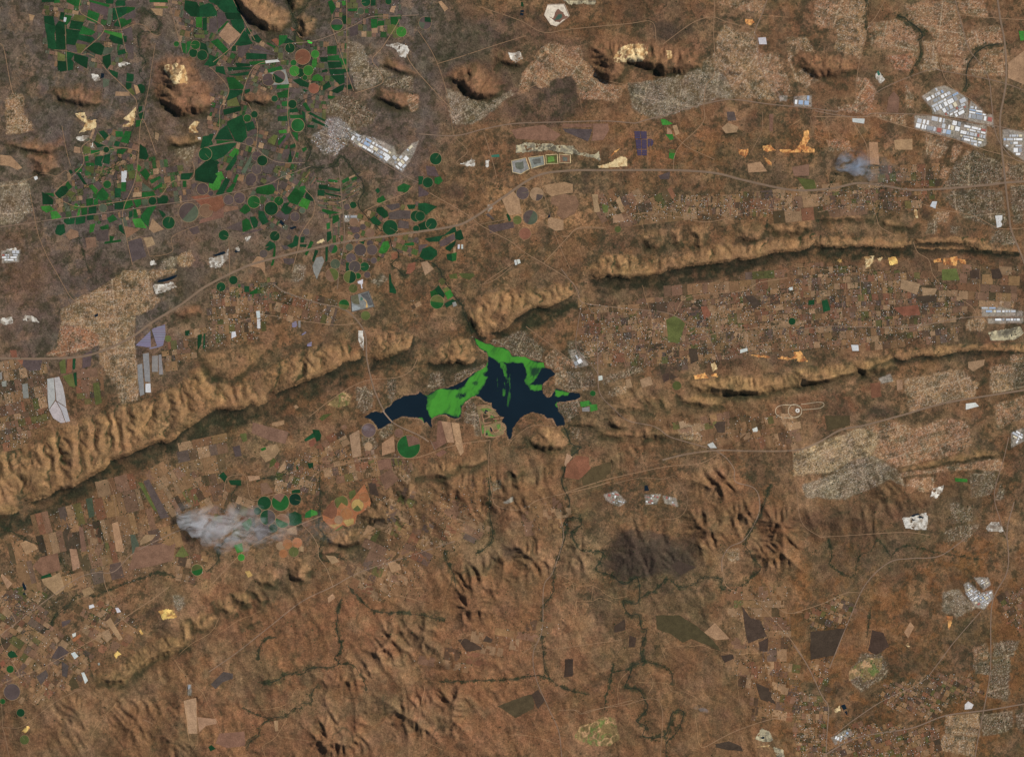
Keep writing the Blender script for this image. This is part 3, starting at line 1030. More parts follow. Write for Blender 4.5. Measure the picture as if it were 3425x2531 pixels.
'O': '''H hill 120 60 18 u 600 330 720 280 830 290 840 400 760 470 650 450
H hill 110 60 16 u 850 280 960 265 965 420 860 430
H hill 140 70 16 u 990 260 1200 230 1190 340 1100 460 1020 420
H hill 80 40 16 u 1230 240 1310 220 1320 280 1240 295
H hill 130 60 16 u 1370 260 1500 230 1640 220 1660 300 1600 400 1400 380
H hill 110 60 16 u 1690 240 1927 210 2050 220 2060 300 1927 340 1720 320
Y -28 45 90 270 0 900 0 900 200 400 250 280 180
Y 3 26 80 900 0 1927 0 1927 130 1220 215 900 180
Y -4 48 55 100 900 640 980 900 1020 1000 880 1927 740 1927 1280 1500 1330 1200 1420 600 1450 200 1420 100 1300
T 1 -5 660 980 750 985 830 1200 830 1250 700 1080
T 2 0 0 1480 200 1480 240 1600 0 1640
T 2 -15 250 1530 600 1440 630 1480 300 1590
T 2 0 0 1230 160 1220 160 1440 0 1400
I -30 0 1300 100 1300 170 1430 60 1450
v 255 1520 285 1515 290 1550 255 1560
K 750 1500 780 1400 830 1450 940 1440 850 1490 920 1530 800 1570
p 788 1512 842 1492 848 1550 800 1575
p 852 1512 920 1530 855 1550
K 960 1030 1110 980 1130 1060 1230 1160 1100 1110 1000 1050
K 1320 1210 1370 1240 1360 1270 1340 1270
K 1250 1340 1340 1340 1330 1390 1270 1380
@d 1875 1063 30
Q 3 1510 1345 1600 1335 1700 1358 1690 1375 1590 1362
Q 3 1740 1362 1800 1352 1860 1368 1910 1340 1920 1372 1840 1395 1770 1390
Q 1 1190 1420 1230 1400 1260 1460 1210 1500
Q 3 1190 1510 1250 1490 1250 1525 1200 1530
Q 3 1045 1515 1150 1490 1180 1540 1060 1550
@o 910 1600 37
t 600 1550 690 1520 710 1590 620 1620
p 1480 850 1550 845 1620 920 1560 960
v 1440 1300 1500 1285 1503 1310 1440 1330
v 1850 780 1880 775 1880 800 1855 805
o 820 1050 900 1010 980 1080 930 1250 840 1230
p 1010 1290 1080 1290 1090 1390 1030 1420
r 1110 940 1160 935 1200 1010 1140 1050
t 200 0 250 0 250 60 270 150 220 150''',
'P': '''T 2 0 1240 200 1350 0 1700 0 1760 120 1700 165
T 2 0 1790 0 1927 0 1927 135 1810 130
T 3 -10 1200 390 1300 400 1290 490 1160 470
T 2 -5 1230 240 1560 200 1740 220 1790 500 1700 540 1430 450 1300 330
T 2 0 1120 480 1200 470 1200 580 1110 580
T 2 0 1310 510 1390 520 1370 590 1310 580
T 2 -10 1700 545 1830 560 1860 680 1640 650
T 2 0 1810 180 1927 180 1927 480 1840 500
v 1685 430 1745 425 1745 460 1730 480 1745 500 1735 522 1700 530 1695 480
v 1160 310 1200 310 1185 370 1140 350
Q 1 1000 380 1030 370 1050 460 1010 450
K 1060 410 1100 380 1165 400 1140 470 1090 450
Q 4 355 800 385 775 410 820 380 825
Q 1 585 770 680 760 660 830 600 880
Q 4 780 780 850 765 890 840 800 850
Q 1 690 790 760 770 720 830
Q 3 1160 800 1230 780 1240 820 1180 825
Q 3 1240 790 1370 760 1370 850 1250 850
Q 3 1370 790 1440 790 1450 840 1390 830
d 125 1140 170 1135 170 1170 125 1175
d 235 1145 280 1130 305 1215 250 1235
t 900 960 1060 1000 1030 1090 890 1040
p 1010 1110 1060 1100 1200 1100 1190 1150 1080 1160
t 1070 1030 1200 1040 1180 1090 1080 1100
o 1240 880 1360 870 1390 970 1240 970
p 1470 890 1560 870 1570 960 1480 950
p 1650 880 1720 870 1750 940 1720 960 1660 960
T 3 -10 1720 1110 1860 1100 1830 1220 1720 1230
I 0 1570 1190 1690 1190 1920 1230 1920 1270 1580 1270
I 0 1620 1290 1920 1285 1920 1325 1630 1330
T 3 -10 1450 1300 1600 1285 1590 1400 1440 1390
w 1720 1430 1830 1420 1830 1445 1740 1447
Q 2 1620 1400 1900 1350 1927 1420 1850 1470 1640 1480
Y -3 42 42 0 830 560 850 900 900 1200 960 1400 1100 1450 1280 1060 1350 300 1345 0 1370
Y -3 50 50 620 20 1080 0 1230 10 1200 190 630 140
Y -3 45 50 200 240 620 160 1240 240 980 400 700 420 200 400
Y -6 50 55 0 1380 250 1360 1400 1350 1340 1490 900 1500 500 1540 0 1550
v 480 1510 540 1510 545 1560 490 1560
K 310 1360 530 1370 520 1430 430 1470 340 1440
Q 3 0 1560 60 1560 130 1652 0 1652
o 25 110 170 130 190 200 100 220
r 830 1200 1040 1175 1060 1260 920 1270
H hill 90 40 14 u 220 420 420 400 660 440 670 470 230 470
H hill 80 40 14 u 0 450 160 455 160 540 0 545
H hill 80 40 14 u 710 450 1040 490 1010 540 760 520
Y 3 80 70 1240 860 1880 860 1900 1180 1500 1180 1430 1130''',
'QQ': '''@m 207 163 24
m 100 240 170 225 200 250 130 280
c 115 285 180 275 180 315 120 315
l 185 260 240 255 245 300 190 315
T 3 -15 310 150 480 90 490 160 330 200
t 480 50 520 40 540 110 490 120
p 1215 400 1315 395 1310 490 1250 490
e 110 860 180 790 360 730 360 830 250 900 130 940
r 60 730 160 710 190 790 110 870
I 15 300 1010 400 980 490 1070 430 1110 320 1060
I 15 640 1010 780 1005 740 1090 650 1090
I 15 790 1015 900 1040 920 1110 810 1080
w 640 935 665 930 680 975 640 980
K 330 1260 600 1260 800 1330 1000 1480 1070 1600 1000 1700 860 1680 560 1700 420 1652 300 1480 340 1380
v 1540 460 1590 440 1590 480 1550 490
v 1165 590 1210 570 1245 620 1190 620
T 3 10 920 430 1140 420 1140 560 940 550
H hill 260 80 22 q 1060 80 1300 20 1480 0 1700 20 1810 80 1650 140 1590 185 1370 187 1200 135
H hill 200 60 20 q 905 175 1100 150 1280 200 1310 260 1180 295 1040 272 950 240
H hill 160 70 20 u 400 290 540 240 640 260 730 340 600 320
H hill 150 50 20 u 620 200 720 190 730 280 680 290
H hill 150 50 20 q 740 200 800 190 850 300 820 310
H hill 160 70 20 u 310 370 380 350 480 390 560 480 400 470 330 430
H hill 140 70 20 u 0 400 250 340 270 440 150 450 0 430
H hill 130 60 20 u 600 480 740 450 750 490 640 530
A 120 960 850 1370 780 1400 960 1280 1060 1040 1060
A 120 1000 1150 1450 1060 1560 1100 1540 1300 1300 1400 1100 1550 990 1450
A 75 400 1250 850 1260 1000 1480 1000 1652 300 1652 330 1450
A 115 1650 1100 1927 1100 1927 1652 1500 1600 1520 1400
T 3 0 1330 1470 1430 1450 1440 1560 1340 1590''',
'RR': '''T 3 -15 920 290 1160 260 1180 240 1400 210 1550 330 1520 440 1300 480 1060 540 970 580
T 3 -10 1640 360 1650 190 1830 170 1840 390 1660 410
T 2 -10 1835 165 1927 150 1927 370 1845 380
T 1 -10 1810 90 1927 80 1927 150 1820 150
T 1 -15 1680 510 1927 430 1927 620 1700 710 1690 620
T 6 -25 0 900 560 700 740 760 650 940 500 970 300 1080 0 1100
T 1 -15 560 700 830 650 1000 700 1290 620 1450 650 1500 840 1350 920 870 1030 660 930 740 760
T 0 -25 500 970 660 930 860 1050 930 1190 800 1130 600 1230 400 1300 100 1280 60 1180 300 1100
T 1 0 930 1185 1000 1120 1170 1110 1170 1230 1090 1240
T 1 -10 1340 1010 1700 960 1760 1000 1750 1060 1640 1060 1500 1050 1080 1090 870 1112 880 1085 1050 1060
T 2 5 1470 1080 1680 1060 1700 1180 1640 1260 1480 1290
T 2 0 1310 1330 1390 1330 1400 1380 1500 1350 1490 1480 1320 1500
T 2 -10 1260 1550 1480 1500 1560 1510 1450 1652 1260 1652
T 2 20 1680 1300 1730 1160 1780 1240 1740 1320
H hill 110 40 14 q 1000 1010 1360 925 1560 880 1760 885 1700 940 1350 1000 1050 1062 890 1090 860 1060
I 30 1820 740 1927 700 1927 810 1820 870
Q 0 1160 1200 1260 1180 1250 1230 1190 1300 1130 1280
Q 0 900 1460 1110 1400 1130 1480 1110 1560 930 1550
w 985 1430 1040 1415 1080 1450 990 1480
w 1060 1452 1100 1440 1100 1468
Q 0 1600 1540 1650 1490 1720 1480 1760 1570 1620 1575
t 1460 150 1600 130 1590 180 1500 230 1460 200
I 30 710 290 810 250 830 310 740 330
K 620 540 670 520 800 560 800 600 760 625 615 625
K 820 560 885 560 885 600 830 610
H hill 200 70 20 q 490 170 640 120 800 110 865 185 780 240 580 275
H hill 240 80 20 q 0 190 200 180 400 200 520 230 400 295 240 345 100 345 0 325
l 1350 1120 1450 1130 1450 1155 1355 1150
A 95 0 1480 60 1300 250 1330 420 1300 650 1200 830 1130 950 1200 1080 1340 1000 1420 850 1500 550 1560 330 1560 120 1530
r 640 330 720 320 735 440 650 455
t 860 300 910 300 910 380 865 390
e 260 600 470 600 470 680 280 730
v 1440 500 1520 490 1550 520 1440 550''',
'SS': '''I -35 1235 400 1270 380 1360 460 1440 440 1450 500 1380 580 1320 560 1250 470
I -30 1310 350 1410 350 1430 400 1380 440
T 0 35 1080 460 1190 430 1320 570 1180 640 1080 590
T 2 35 400 1030 500 905 620 890 685 970 680 1060 490 1180 420 1120
G 400 1030 450 980 540 930 640 930 640 1010 580 1080 500 1110 480 1060 400 1100
p 120 740 190 735 370 715 335 820 300 910 120 945
p 570 730 650 750 690 850 600 910 540 880
t 800 745 845 670 875 705 830 790
Q 1 805 830 830 820 850 850 835 880
Q 3 1100 625 1160 625 1128 750
v 1240 1270 1265 1245 1305 1270 1290 1300 1240 1305
T 3 5 1100 1345 1340 1330 1350 1500 1100 1480
T 3 10 1080 1492 1320 1505 1310 1652 1060 1600
T 2 -10 1360 1350 1590 1310 1590 1440 1500 1480 1370 1500
T 1 -20 1300 860 1390 825 1430 930 1310 970
T 2 0 1290 970 1420 940 1420 1060 1320 1040
T 2 -20 1445 940 1570 930 1560 1250 1400 1210 1420 1100
T 2 -20 1450 820 1640 800 1590 920 1450 930
I 25 270 1510 400 1440 450 1490 300 1560
Y 20 34 34 90 600 340 470 470 560 380 710 130 730
Y 28 32 32 650 1130 860 1090 1000 1050 1300 1050 1370 1180 1100 1300 1000 1370 700 1300 620 1200
Y 3 32 34 0 1170 190 1210 240 1300 230 1652 0 1652
Y -30 34 34 1480 480 1672 420 1672 800 1560 680
Y 20 34 34 100 960 260 930 250 1180 200 1170
Y -20 34 34 450 1400 1060 1440 1050 1652 260 1652 300 1560
w 340 1275 370 1265 385 1300 360 1310
w 365 1320 385 1315 388 1350
Q 1 285 1310 330 1270 345 1320 300 1335
B 100 74 46 30 560 320 800 240 1080 280 1150 450 1050 600 700 640 560 520
B 92 70 46 30 880 700 1260 640 1290 880 1050 960 900 850
B 120 85 62 20 640 1000 900 880 1030 980 900 1080 640 1120
T 2 0 1620 1330 1672 1320 1672 1450 1620 1440''',
'UU': '''K 240 60 300 0 800 30 1050 100 910 180 820 140 720 130 560 200 420 240 340 180 260 170
p 830 95 900 65 1040 110 910 180
e 712 500 900 498 1050 590 1180 710 1240 790 1000 690 930 720 830 650 720 610
p 370 590 460 530 465 620 375 640
p 1410 430 1480 520 1560 540 1610 670 1460 730 1440 650
p 1545 720 1620 680 1620 790 1555 790
p 1235 825 1340 815 1340 850 1270 885
p 1520 1045 1640 1100 1685 1220 1560 1180
p 500 660 555 680 540 760 490 760
Q 2 1510 1500 1560 1410 1640 1440 1670 1520 1600 1530
Q 1 1510 1560 1640 1540 1640 1562 1510 1575
Q 2 1660 1560 1740 1580 1760 1652 1690 1652
w 1545 1490 1590 1480 1592 1500 1550 1505
G 50 1480 100 1390 200 1370 280 1320 380 1330 420 1500 330 1560 200 1560 60 1500
p 1190 1540 1300 1520 1400 1560 1420 1600 1300 1590 1200 1570
t 1100 640 1190 560 1310 690 1200 700
B 120 92 66 4 0 400 350 380 370 690 0 750
p 0 850 40 850 40 980 0 980
H hill 60 40 16 u 720 740 770 730 780 800 740 800
Y 10 60 60 1400 950 1868 900 1868 1320 1500 1360 1420 1200''',
'VV': '''K 930 270 960 240 1060 260 1050 320 1000 365 950 320
p 660 870 720 860 830 930 720 950
p 825 880 850 840 890 870 880 890
e 920 1310 1140 1230 1180 1240 1160 1330 1040 1390 960 1330
p 1150 1235 1195 1200 1240 1270 1190 1330
p 1370 1000 1420 1000 1420 1110 1365 1120
B 150 110 72 25 440 1190 680 1150 760 1200 720 1380 560 1440 500 1380
B 130 88 60 30 700 1150 1140 1150 1120 1240 900 1330 720 1380
A 115 560 450 640 420 820 300 960 240 1140 180 1320 250 1300 450 1180 500 1000 560 900 650 830 760 700 850 600 700 570 560
A 130 200 720 470 700 580 780 560 980 300 1030 150 1050 20 930 100 850
A 90 400 1050 700 960 1080 1060 1120 1130 560 1160
A 120 440 1180 720 1150 760 1500 400 1600 200 1500 100 1250
A 110 1120 230 1320 250 1531 260 1531 450 1300 430 1140 450
Y 20 50 50 100 350 420 200 700 60 720 130 300 340 330 480 60 540''',
'WW': '''d 80 600 90 565 120 545 150 560 185 605 120 615
@m 108 735 38
@m 32 1068 28
@d 222 1185 42
@o 262 1465 48
@p 130 970 85
r 0 670 40 640 60 690 20 720
p 535 620 620 480 720 560 640 640
p 640 240 740 220 720 260 650 300
p 645 650 720 700 700 820 650 800
p 380 810 480 740 510 800 430 900
e 710 880 770 790 830 920 750 960
Q 4 1440 340 1460 310 1500 370 1470 390
Q 4 1180 590 1220 540 1270 580 1210 630
Q 4 230 1370 290 1315 330 1350 270 1400
v 850 770 880 765 920 850 890 885
v 740 570 780 555 820 600 780 630
v 1200 100 1230 95 1260 140 1220 150
v 925 75 970 60 985 90 930 110
v 750 370 790 355 790 390 760 405
t 1060 350 1130 320 1170 410 1110 460
t 1100 240 1150 200 1280 420 1240 440
t 550 410 590 400 620 440 590 470
n 750 430 830 370 850 390 770 460
K 1460 200 1600 80 1700 30 1640 120 1550 200
Y 35 65 60 0 0 450 0 530 250 700 400 950 450 1000 750 700 950 400 1100 0 1000
Y 30 70 70 800 100 1150 20 1400 250 1400 450 1100 560 900 400
H hill 250 120 30 q 1000 800 1200 700 1350 600 1500 480 1700 390 1850 380 1990 470 1880 545 1500 720 1300 890 1140 910 1020 845
A 95 560 1100 850 960 1000 860 1080 960 1200 1080 1000 1350 850 1500 500 1652 200 1600 400 1300
A 95 1230 1120 1500 1000 2022 900 2022 1652 900 1652 1000 1400
A 100 1350 850 1700 680 2000 600 2022 900 1500 1000
w 455 690 480 685 470 715
w 260 1235 275 1225 285 1245
c 1020 670 1040 665 1045 690 1025 695''',
'XX': '''p 330 890 460 760 560 780 560 830 450 870 380 940
A 125 1340 720 1640 720 2022 640 2022 1652 1300 1652 1320 1350 1480 1150
A 90 700 600 1250 560 1280 760 900 900
H hill 120 80 14 q 100 200 250 110 420 210 330 300 250 350 150 330
H hill 120 60 14 q 0 240 100 220 130 340 130 440 0 540
H hill 90 60 14 k 700 330 650 240 880 150 870 240 700 300
t 50 1060 180 1030 190 1400 100 1400
t 190 1230 390 1250 390 1300 280 1320 210 1390
t 985 1270 1030 1265 1030 1370 1000 1380
b 420 1400 680 1380 690 1530 500 1550 380 1500
I 5 90 890 130 890 130 1000 95 1000
d 310 1540 340 1520 380 1555 330 1580
B 125 92 66 30 0 1030 1250 1000 1300 1652 0 1652''',
'Z0': '''H ridge 420 110 24 s 0 1500 100 1480 203 1423 261 1408 301 1387 403 1350 472 1336 530 1318 577 1285 603 1278 632 1234 679 1212 700 1250 787 1277 874 1248 903 1226 983 1182 1027 1164 1118 1139 1172 1153 1216 1182 1205 1201 1147 1213 1143 1221 1110 1241 1063 1262 1009 1281 983 1293 943 1308 911 1324 907 1342 860 1360 838 1350 820 1366 773 1371 722 1370 700 1384 657 1416 610 1445 588 1467 559 1485 527 1481 483 1500 425 1527 371 1538 367 1551 352 1569 320 1587 262 1618 240 1632 196 1636 171 1658 116 1676 78 1680 73 1703 51 1720 0 1722 -120 1760 -150 1560
H ridge 300 55 16 s 1236 1130 1258 1115 1310 1105 1350 1110 1385 1120 1375 1158 1365 1170 1317 1190 1296 1197 1267 1203 1238 1197
H ridge 330 55 18 s 1440 1195 1476 1152 1500 1136 1540 1124 1584 1128 1600 1190 1584 1212 1560 1220 1528 1210 1520 1214 1456 1218 1440 1216 1425 1205
H ridge 380 75 22 s 1556 1041 1596 1008 1632 972 1690 970 1763 968 1818 961 1865 943 1916 946 1923 985 1869 1012 1829 1032 1781 1030 1720 1070 1707 1090 1692 1100 1672 1110 1640 1112 1640 1124 1610 1130 1590 1100
H ridge 400 70 20 s 1966 900 1985 865 2016 852 2116 845 2132 865 2180 873 2240 845 2292 838 2352 825 2391 810 2500 812 2580 797 2670 790 2719 774 2745 788 2735 800 2710 826 2707 832 2670 840 2625 844 2590 846 2540 860 2528 867 2475 870 2468 865 2436 877 2316 891 2232 905 2220 915 2172 922 2080 932 2068 925 2048 928 2032 925 2008 934 1972 932
H ridge 330 45 18 s 2722 800 2745 787 2847 790 2999 798 3055 799 3052 815 3015 828 2999 832 2935 830 2875 826 2807 830 2751 828 2718 820
H ridge 200 30 12 s 3060 795 3200 790 3295 800 3298 818 3200 812 3135 812 3062 812
H ridge 160 25 12 s 3065 822 3120 828 3200 820 3280 830 3400 835 3410 850 3330 848 3270 838 3200 834 3110 834 3062 830
H ridge 180 50 14 s 3210 790 3300 800 3320 825 3400 825 3420 845 3270 835 3215 815
H ridge 240 50 14 s 2970 1190 2985 1172 3055 1161 3195 1149 3425 1145 3600 1140 3600 1190 3425 1179 3398 1177 3302 1173 3198 1177 3134 1193 3067 1189 3015 1207
H hill 90 60 30 u 640 1160 700 1170 775 1165 905 1140 905 1170 860 1215 780 1275 700 1255 680 1215
H hill 320 80 30 u 620 -60 800 -60 975 40 970 80 940 110 900 105 840 75 800 30 780 0
H hill 200 50 20 u 985 55 1010 35 1060 60 1060 110 1010 132 990 100
H hill 150 60 20 u 940 -60 1040 -60 1010 20 975 45
H hill 330 90 25 k 520 210 560 180 640 190 660 250 700 290 740 340 680 380 600 395 540 350 510 320
H hill 180 60 15 k 180 300 260 285 340 300 340 350 280 360 200 340
H hill 150 50 12 k 20 480 120 470 150 480 210 460 210 490 170 520 60 500
H hill 150 50 12 k 100 520 180 510 200 560 150 590 110 575
H hill 140 50 12 u 550 450 660 450 700 470 640 490 560 490
H hill 180 60 15 k 810 320 850 300 920 310 925 340 880 355 820 345
H hill 200 60 15 k 1270 290 1330 295 1390 320 1395 350 1340 370 1290 345 1250 320
H hill 160 60 14 k 1290 180 1390 240 1400 255 1330 245 1280 220
H hill 270 60 15 k 1540 215 1600 210 1640 250 1680 285 1670 320 1605 335 1560 320 1540 285 1490 255
H hill 200 50 15 k 1650 170 1745 175 1770 205 1745 225 1680 215 1650 235
H hill 340 70 25 k 1967 140 2055 127 2160 135 2255 155 2350 170 2345 225 2285 250 2215 255 2190 235 2100 220 2080 260 2035 285 1995 260 1965 215
H hill 230 60 22 k 2660 180 2690 170 2800 180 2860 200 2870 235 2800 260 2720 265 2690 240 2665 215
H hill 130 40 12 u 2430 225 2480 215 2510 230 2490 250 2440 250
H hill 150 50 15 k 2410 430 2470 410 2480 440 2410 448
H hill 150 50 14 k 580 1045 620 1022 668 1022 672 1047 620 1068 590 1060
H hill 240 60 18 s 1768 1470 1805 1425 1885 1418 1910 1480 1885 1506 1825 1510 1775 1490
H hill 150 50 16 u 1525 1550 1565 1525 1625 1505 1628 1540 1585 1570 1540 1568
H hill 150 50 16 u 1388 1595 1440 1545 1510 1540 1532 1568 1480 1600
H hill 180 70 14 u 1335 1640 1380 1600 1400 1650 1395 1675 1350 1672
H hill 120 50 14 u 1695 1570 1752 1556 1752 1576 1720 1596
B 93 82 74 120 -300 -200 1500 -200 1500 500 1100 800 900 860 600 980 560 1200 -300 1250
B 80 67 58 60 1480 60 1700 60 1960 120 1950 400 1750 440 1480 330 1430 150
B 84 68 54 50 2100 0 2340 0 2330 180 2180 200 2120 160
B 124 86 57 70 2050 420 2500 400 2950 380 3050 560 2900 560 2450 540 2050 580
B 112 83 60 120 2100 0 3600 0 3600 420 2900 420 2300 400
B 96 76 62 60 200 820 720 760 900 860 560 980 300 1000
B 122 92 66 120 0 1800 600 1750 700 2050 250 2200 0 2400
B 128 90 63 150 700 2000 1900 1950 1950 2600 600 2600
B 100 76 58 100 2000 960 2600 900 2700 1200 2250 1280 1950 1200
B 108 80 60 100 2600 900 3425 880 3425 1150 2700 1150
B 104 74 54 60 2660 1280 3000 1250 2990 1380 2700 1450
B 92 70 52 80 2660 1700 3100 1680 3150 1950 2750 2000
B 74 58 46 40 2060 1790 2330 1790 2330 1900 2060 1930
B 42 45 31 28 0 1735 90 1715 200 1650 370 1560 500 1505 620 1455 720 1392 860 1375 930 1335 1140 1235 1200 1215 1215 1250 1100 1300 930 1390 760 1430 620 1500 480 1560 380 1610 240 1680 100 1760 0 1790
B 43 43 31 22 1240 1205 1320 1200 1375 1175 1380 1205 1320 1235 1240 1240
B 62 58 40 14 1450 1225 1560 1225 1610 1205 1600 1235 1540 1245 1450 1240
B 40 45 30 22 1640 1125 1710 1105 1790 1035 1870 1030 1930 1000 1940 1030 1850 1070 1760 1110 1690 1140 1640 1150
B 43 43 30 22 1975 940 2080 940 2230 920 2440 885 2700 840 2720 850 2450 920 2240 960 2050 985 1980 970
B 42 44 30 20 2725 835 2880 835 3010 840 3050 830 3050 860 2900 870 2730 870
B 150 112 78 40 1640 600 2000 590 2000 760 1800 760 1700 780 1640 720
B 126 98 70 30 1940 1300 2320 1240 2600 1240 2880 1190 2880 1290 2600 1330 2400 1360 2200 1400 1990 1390
A 55 640 1960 1000 1900 1400 1880 1900 1900 2000 2200 2000 2600 600 2600 560 2200
A 90 1380 1560 1900 1540 1960 1700 1700 1800 1400 1800 1250 1700
A 70 2000 1330 2700 1330 2700 1480 2000 1480
A 50 0 2300 400 2150 500 2600 0 2600
B 112 78 48 140 2550 1850 3600 1800 3600 2600 2550 2600
A 45 2000 1950 2700 1950 2700 2600 2000 2600
H hill 130 40 12 q 2300 1268 2420 1255 2600 1250 2700 1222 2860 1205 2990 1180 2990 1205 2880 1245 2780 1275 2650 1300 2540 1325 2400 1325 2310 1300
H hill 110 30 12 u 2000 1436 2200 1426 2330 1436 2350 1458 2200 1470 2010 1462
B 138 92 58 14 2640 500 2700 470 2730 515 2610 520 2560 510''',
'P2': '''Y -14 30 70 60 1760 300 1650 520 1560 560 1700 600 1780 560 1900 300 2000 0 2080 0 1900
Y -12 36 40 600 1480 760 1460 760 1660 640 1680 560 1560
Y 25 34 30 1240 1640 1560 1640 1640 1760 1480 1860 1260 1900 1180 1820
Y -5 40 36 1700 1700 1880 1660 1900 1760 1760 1780
Y -4 30 30 1960 1080 2260 960 2640 900 2700 1180 2280 1220 1960 1200
Y 0 40 36 2450 1980 2640 1960 2640 2240 2440 2260
Y 10 40 34 1300 2180 1860 2060 1880 2100 1500 2260
Y -12 36 30 2160 1400 2660 1380 2660 1500 2400 1480
Y -6 40 34 2020 700 2720 620 3000 640 3000 700 2700 720 2400 740 2060 750''',
'ROADS': '''0 0 0.6528
hw 14 0 782 100 783 195 775 280 740 330 705 395 665 450 625 530 585 575 570 640 553 755 528 870 512 985 495 1030 478 1100 430 1170 385 1240 373 1330 372 1470 372 1560 378 1630 395 1730 415 1812 412 1874 400 1932 406 2002 415 2146 405 2195 399 2260 395
2725 0 2.753
hw 12 1680 -30 1710 180 1750 400 1765 700 1740 900 1710 1060 1710 1240 1730 1450 1755 1652
rd 6 1285 -30 1410 420 1500 560 1600 720 1630 960 1660 1200 1720 1340 1830 1460 1950 1500
rd 5 180 1030 380 980 620 820 870 710 1080 640 1200 660 1500 710 1750 770 1950 840
rd 5 0 1020 200 1060 440 1080 540 1045 830 1050 1080 1065 1400 1120 1660 1160 1950 1225
rd 4 0 1075 440 1080 540 1065 620 1100 920 1190 1300 1290 1560 1380 1740 1430 1927 1500
rd 4 650 0 560 160 490 250 450 420 410 580 380 800 385 980
rd 4 1130 480 1190 700 1270 810 1440 920 1570 1050
rd 4 330 1090 400 1200 480 1350 490 1520
rd 4 1100 70 1300 130 1690 170 1950 185
2655 550 2.5026
hw 12 1755 0 1770 150 1800 400 1820 550 1890 720 1950 880
rd 4 620 160 640 280 690 430 720 520 820 580
rd 4 1000 650 1040 740 1130 800 1170 930 1300 1060 1430 1150 1500 1200 1530 1270
rd 4 200 400 470 350 620 350 680 340
rd 4 960 290 1200 370 1500 430 1700 530 1830 540 1950 530
rd 5 -20 1390 300 1355 800 1365 1060 1350 1450 1280 1950 1278
1400 0 2.753
rd 7 0 1235 340 1250 600 1190 880 1140 1300 1125 1700 1115 1927 1130 2000 1135 2080 1110 2230 1070 2400 1020 2760 930 2930 920 3230 960 3630 1000 3860 1030
rd 4 0 290 100 440 170 580 240 780 290 1010 330 1250 450 1390 350 1500 500 1540
rd 4 170 590 400 520 700 420 990 330
rd 4 550 60 930 190 1150 300 1400 270 1927 220 2150 205 2190 390
rd 4 340 1050 -60 600 -120 400
rd 4 600 1220 680 1480 720 1640
rd 3 900 860 1200 740 1400 690 1900 780
rd 3 1470 800 1500 1000
2100 0 2.753
rd 5 1280 0 1240 120 1170 290 1190 350 1200 520 1220 590 1290 760 1400 870
rd 4 420 1560 430 1440 490 1330 690 1130 700 960 720 790 800 660 790 300 800 0
rd 4 320 410 600 210 780 160 900 200 1150 270
rd 3 1140 1390 1230 1210 1240 1030
rd 3 1680 1070 1710 1230
rd 4 430 1250 560 1360 800 1470
700 950 2.753
hw 9 560 0 590 0 700 75 1000 175 1180 210 1280 255 1380 360 1440 480 1450 680 1490 870 1530 1000 1600 1150 1700 1280 1927 1390 2020 1450
rd 4 -20 430 440 300 560 290 860 340 1180 375 1370 360
rd 4 920 1220 1100 1080 1300 950 1480 880 1730 860 1860 790 1920 680
1200 1080 2.5026
rd 5 600 980 635 1060
rd 4 -10 1140 100 1125 430 1130 540 1110 700 1050 860 1010 1100 980
rd 4 1100 980 1085 1200 1120 1450 1160 1530 1350 1560 1500 1480 1700 1430 1927 1380 2100 1330
rd 3 1250 1020 1300 960 1450 860 1640 870
rd 4 1400 30 1560 150 1640 210 1840 370
1900 1250 2.5026
rd 6 250 -300 250 0 270 170 380 290 500 390 720 440 840 520 960 560 1200 630 1320 700 1390 800 1400 900 1550 950 1600 1040 1590 1180 1480 1380 1350 1450 1290 1550 1290 1652
hw 11 790 720 1000 670 1250 640 1500 645 1890 640 2080 580 2280 470 2480 430 2780 350 3180 240 3850 130
rd 4 -20 990 300 890 600 820 860 770 1100 750 1280 660
rd 3 380 920 600 870 800 880 900 860 1000 1050 940 1190 780 1220
1900 650 2.5026
rd 5 -60 620 0 700 80 800 120 905 350 940 650 970 850 1000 1050 1100 1170 1180 1260 1400
rd 5 120 905 90 1050 70 1290 200 1430 250 1500
rd 4 890 1010 1010 860 1460 810 1600 740 1840 700
rd 4 1000 1240 1170 1180 1400 1140 1800 1095 1890 1120
rd 4 -60 350 0 350 80 290 300 285
rd 4 400 240 600 160 920 190 1190 230 1640 125 1927 155
0 1500 2.753
rd 5 0 1720 100 1640 420 1400 700 1200 880 1140 1050 1130 1230 960 1560 790 1730 720 1900 640
rd 4 950 1150 970 1260 1020 1370 1100 1530 1270 1700
rd 3 1080 690 1040 400 1000 300
0 2000 3.1108
rd 4 0 0 165 245 40 350 15 480 190 760 190 820
rd 4 0 900 200 810 400 740 680 590 1050 380 1300 200 1600 0 1760 -120
rd 3 30 1340 20 1100 0 1000
rd 3 30 1340 220 1335 400 1210 600 1060 840 940
rd 4 100 1652 60 1450 30 1340
rd 3 1600 1300 1500 1250
700 1500 2.753
rd 4 30 1240 200 1060 350 920 580 790 800 710 1030 620
rd 4 130 480 150 300 200 250 300 240 340 260 390 465 560 430 880 340 1030 200 1400 100 1540 80
rd 4 850 690 950 800 1000 900 1010 1000 1080 1100 1140 1260
rd 5 2260 850 1927 960 1400 1130 1140 1265 860 1400 600 1600 260 1870 0 2050
1200 1700 1.9883
rd 5 1340 60 1360 200 1290 420 1230 520 1220 800 1160 960 1180 1130 1260 1320 1330 1480 1350 1660
rd 3 1165 950 1531 900 1750 870
rd 3 1090 960 1190 890
rd 3 1330 1340 1440 1335 1490 1360 1560 1340 1820 1270
2655 1770 2.1714
rd 6 0 840 100 990 200 1200 250 1290 240 1480 230 1680
